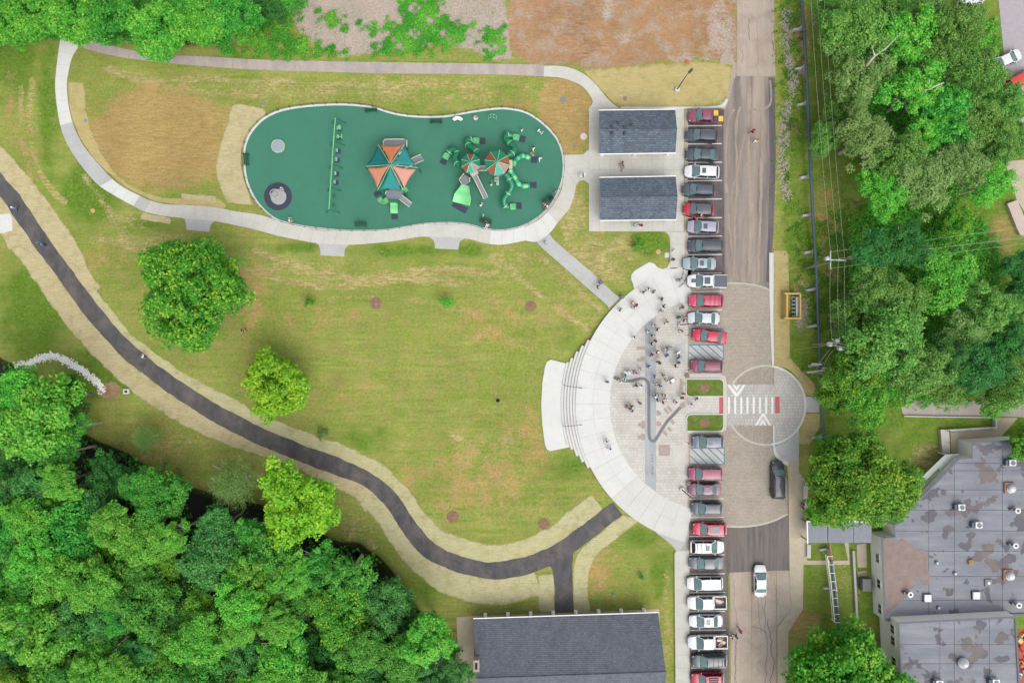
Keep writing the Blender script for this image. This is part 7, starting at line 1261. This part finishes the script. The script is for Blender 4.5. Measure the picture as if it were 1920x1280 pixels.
LEAF = {'soft': leaf_mat('soft_green_leaves', (.045, .180, .025), (.130, .330, .050), (.240, .430, .095)), 'mid': leaf_mat('mid_green_leaves', (.018, .175, .020), (.066, .340, .036), (.170, .450, .060)), 'bright': leaf_mat('bright_green_leaves', (.036, .245, .020), (.120, .430, .040), (.260, .530, .070)),
 'yellow': leaf_mat('lime_leaves', (.085, .320, .014), (.210, .510, .022), (.380, .600, .045)), 'dark': leaf_mat('dark_green_leaves', (.014, .110, .020), (.038, .190, .032), (.085, .270, .050)),
 'blue': leaf_mat('blue_green_leaves', (.024, .160, .034), (.070, .290, .058), (.140, .380, .085)), 'pale': leaf_mat('pale_olive_leaves', (.090, .210, .040), (.190, .330, .085), (.290, .410, .140)), 'deep': leaf_mat('rich_green_leaves', (.030, .180, .012), (.085, .310, .022), (.300, .460, .040))}
M_bark = mat('bark', (.16, .13, .10), .9, .25, 3, 12, world=False); M_bark2 = mat('grey_bark', (.34, .31, .27), .9, .2, 3, 12, world=False)
def quads(pos, nrm, size, tint, rng, name, asp=.72):
    n = len(pos); a = rng.normal(size=(n, 3)); u = np.cross(nrm, a); u /= np.linalg.norm(u, axis=1, keepdims=True)+1e-9; v = np.cross(nrm, u)
    s = size[:, None]; V = np.stack([pos-u*s, pos-v*s*asp, pos+u*s, pos+v*s*asp], 1).reshape(-1, 3)
    me = bpy.data.meshes.new(name); me.vertices.add(4*n); me.vertices.foreach_set('co', V.ravel().astype(np.float32)); me.loops.add(4*n); me.loops.foreach_set('vertex_index', np.arange(4*n, dtype=np.int32)); me.polygons.add(n); me.polygons.foreach_set('loop_start', np.arange(n, dtype=np.int32)*4); me.update(calc_edges=True)
    at = me.attributes.new('tint', 'FLOAT', 'FACE'); at.data.foreach_set('value', tint.astype(np.float32)); return me
def unit(v): return v/(np.linalg.norm(v, axis=1, keepdims=True)+1e-9)
def crown(name, seed, nc=70, per=150, leaf=.21, rx=5.0, rz=3.6, cr=(.17, .30), shell=(.62, 1.0), lobes=.2, gaps=0):
    rng = np.random.default_rng(seed); d = unit(rng.normal(size=(nc*2, 3))); d = d[d[:, 2] > -.35][:nc]; th = np.arctan2(d[:, 1], d[:, 0]); ph = rng.uniform(0, 6.28, 4)
    lob = 1+lobes*np.sin(2*th+ph[0])*.6+lobes*np.sin(3*th+ph[1])+lobes*.6*np.sin(5*th+ph[2]); rad = rng.uniform(*shell, len(d))
    c = d*np.array([rx, rx, rz])*(rad*lob)[:, None]*.84
    P_, N_, T_ = [], [], []
    for i in range(len(d)):
        k = int(per*rng.uniform(.6, 1.3)); r = rx*rng.uniform(*cr); q = unit(rng.normal(size=(k, 3))); rr_ = r*rng.uniform(.25, 1, k)**.45; p = c[i]+q*rr_[:, None]*np.array([1, 1, .75])*(1+.25*np.sin(q[:, :1]*5+i))
        nn = unit(q*.5+np.array([0, 0, 1.25])+rng.normal(size=(k, 3))*.38); ct = rng.uniform(-.16, .16)
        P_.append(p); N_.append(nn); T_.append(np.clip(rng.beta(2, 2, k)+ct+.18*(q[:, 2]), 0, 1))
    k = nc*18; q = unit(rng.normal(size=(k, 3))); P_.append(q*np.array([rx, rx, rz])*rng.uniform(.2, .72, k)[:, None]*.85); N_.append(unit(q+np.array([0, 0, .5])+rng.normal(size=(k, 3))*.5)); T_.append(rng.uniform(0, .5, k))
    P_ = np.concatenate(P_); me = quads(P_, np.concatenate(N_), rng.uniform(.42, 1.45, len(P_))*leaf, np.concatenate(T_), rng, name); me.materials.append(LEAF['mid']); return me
def trunk_mesh(name, seed, h=9.0, rx=5.0, rz=3.6, bark=None, bare=0):
    r_ = random.Random(seed); mb = MB(); base = h-rz*.9; mb.tube([(0, 0, -.6), (.05, 0, base*.5), (r_.uniform(-.3, .3), r_.uniform(-.3, .3), base), (r_.uniform(-.4, .4), r_.uniform(-.4, .4), h+rz*.3)], [.34, .26, .2, .06], 8)
    for k in range(9+bare):
        a = k*2.4+r_.uniform(-.4, .4); L_ = rx*r_.uniform(.55, .92); z0 = base*r_.uniform(.7, 1.1); z1 = h+rz*r_.uniform(-.3, .55); m1 = (math.cos(a)*L_*.45, math.sin(a)*L_*.45, z0+(z1-z0)*.6); mb.tube([(0, 0, z0), m1, (math.cos(a+.2)*L_, math.sin(a+.2)*L_, z1)], [.13, .085, .03], 6)
        mb.tube([m1, (m1[0]*1.5+math.cos(a+1)*1.0, m1[1]*1.5+math.sin(a+1), z1-.2)], [.06, .02], 5)
    me = mb.mesh(name, True, True); me.materials.append(bark or M_bark); return me
CR0 = 5.0; HC0 = 9.0
PROTO = {'round': [(crown('crown', 11+i, 190, 190, .105, rz=4.0, cr=(.10, .20), shell=(.64, 1.0), lobes=.15), trunk_mesh('trunk', 1)) for i in range(2)], 'broad': [(crown('crown', 20+i, 95, 230, .145, cr=(.13, .26), lobes=.18), trunk_mesh('trunk', 20+i)) for i in range(5)],
 'open': [(crown('crown', 40+i, 58, 200, .15, cr=(.14, .25), shell=(.5, 1.0), lobes=.28), trunk_mesh('trunk', 40+i, bark=M_bark2, bare=4)) for i in range(4)], 'fine': [(crown('crown', 60+i, 95, 190, .125, cr=(.13, .25), shell=(.5, 1.0), lobes=.24), trunk_mesh('trunk', 60+i, bark=M_bark2, bare=6)) for i in range(4)]}
def feathery(seed):
    rng = np.random.default_rng(seed); P_, N_, T_ = [], [], []
    for b in range(46):
        a = b*2.39996; z = 3.6*(1-b/46)+rng.uniform(-.3, .3)-1.2; L_ = 5.0*(.35+.65*(b/46)**.6)*rng.uniform(.8, 1.1); k = 240; t = rng.uniform(.08, 1, k); w_ = .85*(1-t*.45)+.12
        x = np.cos(a)*L_*t; y = np.sin(a)*L_*t; o = rng.normal(size=(k, 3))*w_[:, None]*np.array([.5, .5, .22]); P_.append(np.c_[x, y, z+.5*t-.9*t*t]+o); N_.append(unit(np.c_[rng.normal(size=k)*.4, rng.normal(size=k)*.4, np.ones(k)])); T_.append(rng.beta(2, 2, k)*.8+.2*t)
    P_ = np.concatenate(P_); me = quads(P_, np.concatenate(N_), rng.uniform(.07, .17, len(P_)), np.concatenate(T_), rng, 'crown', .35); me.materials.append(LEAF['pale']); return me
PROTO['feather'] = [(feathery(5), trunk_mesh('trunk', 90, h=9.0, bark=M_bark2)), (feathery(6), trunk_mesh('trunk', 91, bark=M_bark2))]
tr_rnd = random.Random(3)
def tree(px, py, rpx, hc, sp, kind, label, group=None, name='broadleaf_tree', flat=1.0):
    "crown centre seen at px,py with radius rpx; hc = height of the crown's middle"
    x, y = P(px, py, hc); z = tz(x, y); r = rpx*S*(H-hc)/H; cm_, tm = tr_rnd.choice(PROTO[kind]); root = empty(name, (x, y, z), label, 'tree', group, tr_rnd.uniform(0, 6.28))
    k = r/CR0; t = link('trunk', tm, root); t.scale = (k, k, (hc-z)/HC0); c = link('crown', cm_, root); c.location = (0, 0, hc-z); c.scale = (k, k, k*flat)
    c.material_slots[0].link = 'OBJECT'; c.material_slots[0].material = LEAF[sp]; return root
# single trees on the lawn
tree(360, 546, 112, 8, 'deep', 'round', 'large round dark green tree standing alone on the lawn', name='lawn_tree'); tree(516, 722, 66, 5, 'yellow', 'broad', 'yellow-green tree beside the middle of the asphalt trail', name='lawn_tree'); tree(555, 945, 80, 9, 'yellow', 'broad', 'bright yellow-green tree overhanging the creek side straw', name='creek_tree')
tree(435, 908, 56, 7, 'pale', 'feather', 'pale feathery conifer at the creek bank', name='creek_conifer'); tree(272, 822, 30, 4, 'pale', 'feather', 'small pale feathery tree leaning over the creek bank', name='creek_conifer')
def sapling(px, py, rpx, sp, label, h=1.6): return tree(px, py, rpx, h, sp, 'open', label, None, 'sapling')
sapling(580, 565, 10, 'deep', 'dark green sapling in a reddish soil ring'); sapling(838, 567, 13, 'bright', 'bright yellow-green sapling on the open lawn'); sapling(1203, 1081, 6, 'mid', 'tiny green sapling beside the lower sidewalk', .8); sapling(605, 812, 11, 'pale', 'thin pale bush by the straw blanket', .7); sapling(1197, 458, 12, 'bright', 'low bright green shrub in the grass triangle', .7)
tree(1612, 902, 104, 8, 'deep', 'round', 'big dense green tree between the sidewalk and the slanted building corner', name='street_tree'); tree(1560, 850, 40, 5, 'deep', 'broad', 'smaller leafy tree leaning over the raised pipe', name='street_tree'); tree(1545, 960, 34, 5, 'deep', 'broad', 'leafy tree above the grey walkway canopy', name='street_tree')
tree(1585, 1292, 132, 7, 'deep', 'round', 'wide leafy tree spanning from the old road to the taller white wall', name='street_tree')
# creekside wood
WOODPX = [(-60, 680), (40, 690), (115, 735), (160, 795), (168, 850), (232, 842), (280, 880), (345, 880), (350, 905), (325, 925), (350, 965), (420, 990), (490, 965), (560, 1000), (592, 1012), (602, 1032), (640, 1032), (712, 1042), (702, 1075), (750, 1112), (780, 1135), (800, 1162), (850, 1190), (862, 1215), (884, 1258), (884, 1360), (-60, 1360)]
cand = random.Random(12); placed = []
fixed = [(65, 790, 92, 'bright'), (30, 735, 50, 'bright'), (130, 745, 40, 'dark'), (205, 895, 45, 'dark'), (215, 990, 50, 'bright'), (60, 920, 60, 'blue'), (300, 935, 55, 'mid'), (135, 1000, 70, 'mid'), (400, 1055, 62, 'blue'), (175, 1090, 56, 'bright'), (270, 1130, 65, 'mid'), (90, 1190, 72, 'bright'), (450, 1130, 50, 'bright'), (590, 1060, 45, 'mid'), (650, 1080, 50, 'mid'), (720, 1130, 55, 'blue'), (800, 1200, 52, 'bright'), (600, 1220, 60, 'dark'), (680, 1215, 50, 'mid'), (370, 1200, 55, 'bright'), (850, 1262, 36, 'blue'), (510, 1035, 55, 'mid'), (405, 992, 46, 'blue'), (468, 1004, 42, 'mid')]
for a in fixed: placed.append(a)
for _ in range(5000):
    r = cand.uniform(34, 66); x, y = cand.uniform(-50, 890), cand.uniform(690, 1340)
    if not inside(WOODPX, np.array([x]), np.array([y]))[0] or float(linedist(WOODPX, np.array([x]), np.array([y]), True)[0]) < r*.72: continue
    if any(math.hypot(x-a, y-b) < .50*(r+q) for a, b, q, _s in placed): continue
    placed.append((x, y, r, cand.choice(('mid', 'mid', 'bright', 'dark', 'blue', 'bright', 'deep'))))
NMS = {'mid': 'mid green tree in the creekside wood', 'bright': 'bright light green tree in the creekside wood', 'dark': 'dark green tree deep in the creekside wood', 'blue': 'blue-green tree in the creekside wood', 'yellow': 'yellow-green tree in the creekside wood', 'deep': 'rich green tree in the creekside wood'}
for x, y, r, sp in placed: tree(x, y, r, {'dark': 6, 'blue': 8.5, 'mid': 9.5, 'deep': 9, 'bright': 11, 'yellow': 12}[sp]+cand.uniform(-1, 1), sp, cand.choice(('broad', 'broad', 'open')), ('broad-crowned ' if r > 56 else 'small-crowned ' if r < 44 else '')+NMS[sp].replace(' tree', ' tree at the creek edge', 1).replace(' in the creekside wood', ' of the wood').replace(' deep', '') if float(linedist(BANK, *[np.array([v]) for v in P(x, y, 9)])[0]) < 9 else ('broad-crowned ' if r > 56 else 'small-crowned ' if r < 44 else '')+NMS[sp], 'trees of the creekside wood', 'wood_tree')
# wood north of the old asphalt path
for x, y, r, sp in ((10, 25, 66, 'bright'), (75, 20, 62, 'bright'), (140, 25, 60, 'bright'), (205, 20, 52, 'mid'), (215, 62, 34, 'mid'), (300, 55, 62, 'bright'), (260, 10, 40, 'mid'), (375, 40, 56, 'bright'), (345, -10, 50, 'mid'), (435, 25, 50, 'mid'), (455, 62, 34, 'bright'), (500, 10, 40, 'dark'), (90, 55, 30, 'mid'), (30, 62, 30, 'bright'), (-30, 60, 40, 'mid'), (420, 80, 26, 'mid'), (540, -5, 36, 'mid')):
    tree(x, y, r, 7 if r > 40 else 3.5, sp, 'broad' if r > 35 else 'open', {'bright': 'bright green', 'mid': 'mid green', 'dark': 'dark green'}[sp]+(' tree' if r > 40 else ' bush')+(' behind the head of the loop walkway' if x < 170 else ' overhanging the old asphalt path' if y > 35 else ' in the wood beyond the old asphalt path'), 'trees beyond the old path', 'wood_tree' if r > 40 else 'bush')
# wood east of the power lines
for x, y, r, sp, kd in ((1600, 60, 68, 'mid', 'fine'), (1550, 20, 34, 'mid', 'fine'), (1690, 70, 66, 'bright', 'open'), (1610, 150, 60, 'pale', 'fine'), (1575, 215, 44, 'mid', 'fine'), (1545, 262, 34, 'mid', 'fine'), (1620, 262, 58, 'pale', 'fine'), (1715, 165, 58, 'bright', 'open'), (1765, 105, 55, 'mid', 'fine'), (1800, 45, 55, 'mid', 'fine'), (1835, 130, 52, 'mid', 'fine'), (1775, 215, 60, 'mid', 'open'), (1735, 250, 46, 'bright', 'open'), (1842, 230, 58, 'mid', 'fine'), (1890, 200, 44, 'mid', 'fine'), (1690, 300, 56, 'mid', 'fine'), (1655, 362, 46, 'bright', 'broad'), (1725, 345, 62, 'pale', 'fine'), (1795, 305, 58, 'pale', 'fine'), (1855, 345, 48, 'bright', 'fine'), (1705, 12, 40, 'mid', 'fine'), (1745, 20, 40, 'pale', 'fine'), (1870, 285, 40, 'mid', 'fine'), (1912, 260, 40, 'mid', 'fine'), (1650, 20, 45, 'mid', 'fine'),
    (1640, 470, 48, 'dark', 'fine'), (1700, 462, 48, 'dark', 'fine'), (1788, 425, 34, 'deep', 'broad'), (1770, 525, 62, 'bright', 'broad'), (1640, 545, 52, 'mid', 'fine'), (1690, 560, 50, 'mid', 'fine'), (1590, 600, 45, 'mid', 'fine'), (1660, 640, 85, 'mid', 'fine'), (1720, 690, 64, 'mid', 'fine'), (1600, 700, 60, 'deep', 'fine'), (1620, 752, 52, 'deep', 'fine'), (1570, 745, 40, 'deep', 'fine'), (1850, 575, 55, 'mid', 'fine'), (1810, 620, 50, 'pale', 'fine'), (1780, 670, 46, 'dark', 'fine'), (1840, 690, 55, 'dark', 'fine'), (1890, 640, 50, 'dark', 'fine'), (1900, 720, 55, 'mid', 'fine'), (1870, 745, 40, 'bright', 'fine'), (1905, 560, 45, 'dark', 'fine'), (1910, 500, 36, 'dark', 'fine'), (1925, 830, 36, 'deep', 'broad'), (1770, 725, 44, 'mid', 'fine')):
    if r < 5: continue
    hh = 8 if r > 45 else 5
    tree(x, y, r, hh+tr_rnd.uniform(-1, 1), 'soft' if (sp, kd) == ('mid', 'fine') else sp, kd, {'mid': 'mid green loose-crowned', 'bright': 'bright green', 'pale': 'pale olive fine-leaved', 'dark': 'dark green', 'deep': 'rich green dense'}[sp]+(' tree' if r > 45 else ' small tree')+(' beside the power lines' if x < 1625 and y < 560 else ' near the upper car park' if x > 1780 and y < 270 else ' above the service road' if y > 670 else ' next to the terrace' if x > 1780 and y < 480 else ' under the eastward wires' if 380 < y < 560 else ' inside the eastern wood'), 'trees east of the power lines', 'wood_tree')
# bare grey limbs leaning through the eastern canopy
for k, (pts, l) in enumerate((([(1626, 122), (1640, 105), (1660, 92), (1690, 62)], 'thick bare grey limb leaning in the eastern wood near the car park'), ([(1720, 175), (1745, 165), (1770, 155)], 'thin bare limb lying across the bright crowns'))):
    q = [W3(*p, 9.5+i*.5) for i, p in enumerate(pts)]; g = q[0]; o = empty('bare_tree', (g.x, g.y, 0), l, 'dead tree'); MB().tube([(0, 0, -.3)]+[p-Vector((g.x, g.y, 0)) for p in q], [.22, .2, .15, .10, .04][:len(q)+1], 8).build('trunk', M_bark2, o, True); MB().tube([q[1]-Vector((g.x, g.y, 0)), q[1]-Vector((g.x, g.y, 0))+Vector((-.8, .9, 1.0))], [.12, .03], 6).build('branch', M_bark2, o, True)
# ------------------------------------------------------------ ground cover that nobody could count
def undergrowth(name, polys, n_, leaf, hmax, sp, seed, label, thr=.0, fq=.35):
    rng = np.random.default_rng(seed); P_ = []; areas = [abs(area(p)) for p in polys]
    for p, a in zip(polys, areas):
        k = int(n_*a/sum(areas)); xs_ = [q[0] for q in p]; ys_ = [q[1] for q in p]; got = []
        while sum(len(g) for g in got) < k:
            x = rng.uniform(min(xs_)-12, max(xs_)+12, k); y = rng.uniform(min(ys_)-8, max(ys_)+8, k); dd = linedist(p, x, y, True); dd = np.where(inside(p, x, y), dd, -dd); m = dd+rng.normal(size=k)*5+6*np.sin(x*.23+seed)+6*np.sin(y*.31+x*.17) > 3; f = np.sin(x*.11+seed)*np.cos(y*.13+1)+.6*np.sin(x*.31+2)*np.sin(y*.27)+rng.normal(size=k)*.25; m &= f > thr; got.append(np.c_[x[m], y[m]])
        P_.append(np.concatenate(got)[:k])
    Q = np.concatenate(P_); x = (Q[:, 0]-960)*S; y = (640-Q[:, 1])*S; mound = (.5+.5*np.sin(x*1.9+1)*np.cos(y*2.1))*.7+.3*rng.uniform(size=len(x)); z = terr(x, y)+.04+hmax*mound*rng.uniform(.5, 1, len(x)); nn = unit(np.c_[rng.normal(size=(len(x), 2))*.5, np.ones(len(x))]); tint = np.clip(rng.beta(2, 2, len(x))+.25*np.sin(x*.9)*np.cos(y*.8), 0, 1)
    me = quads(np.c_[x, y, z], nn, rng.uniform(.6, 1.3, len(x))*leaf, tint, rng, name); me.materials.append(LEAF[sp]); o = link(name, me); return tag(o, label, 'undergrowth', None, 'stuff')
undergrowth('weeds', [[(440, -20), (545, -20), (560, 30), (545, 60), (600, 85), (650, 100), (560, 108), (470, 104)], [(600, 20), (640, 30), (650, 60), (610, 45)]], 26000, .10, .7, 'bright', 3, 'lush weeds along the upper side of the old asphalt path', -.5)
undergrowth('weeds', [[(745, -10), (835, -10), (828, 30), (860, 50), (880, 62), (850, 80), (815, 95), (770, 104), (720, 104), (690, 92), (735, 75), (690, 60), (675, 45), (720, 50), (755, 30)], [(845, 40), (885, 50), (870, 70), (850, 90), (840, 70)], [(900, 60), (945, 50), (940, 100), (910, 112)]], 26000, .09, .55, 'bright', 4, 'patch of leafy weeds in the pale gravel', -.35)
undergrowth('forest_floor_plants', [WOODPX], 36000, .24, 1.4, 'mid', 5, 'dark understorey plants of the creekside wood', -.8)
undergrowth('thicket', [[(1590, 420), (1640, 370), (1760, 370), (1850, 420), (1880, 500), (1900, 620), (1800, 760), (1640, 760), (1560, 700), (1570, 620), (1590, 520)], [(1580, 20), (1860, 40), (1880, 260), (1800, 380), (1650, 340), (1570, 240)]], 64000, .16, 1.6, 'bright', 6, 'green thicket under the eastern trees', -1.2)
undergrowth('verge_weeds', [[(1458, -10), (1500, -10), (1510, 200), (1480, 330), (1500, 420), (1590, 380), (1600, 520), (1540, 640), (1490, 540), (1482, 430), (1460, 330)]], 9000, .10, .2, 'deep', 8, 'low weeds on the grass strip beside the car park', -.1)
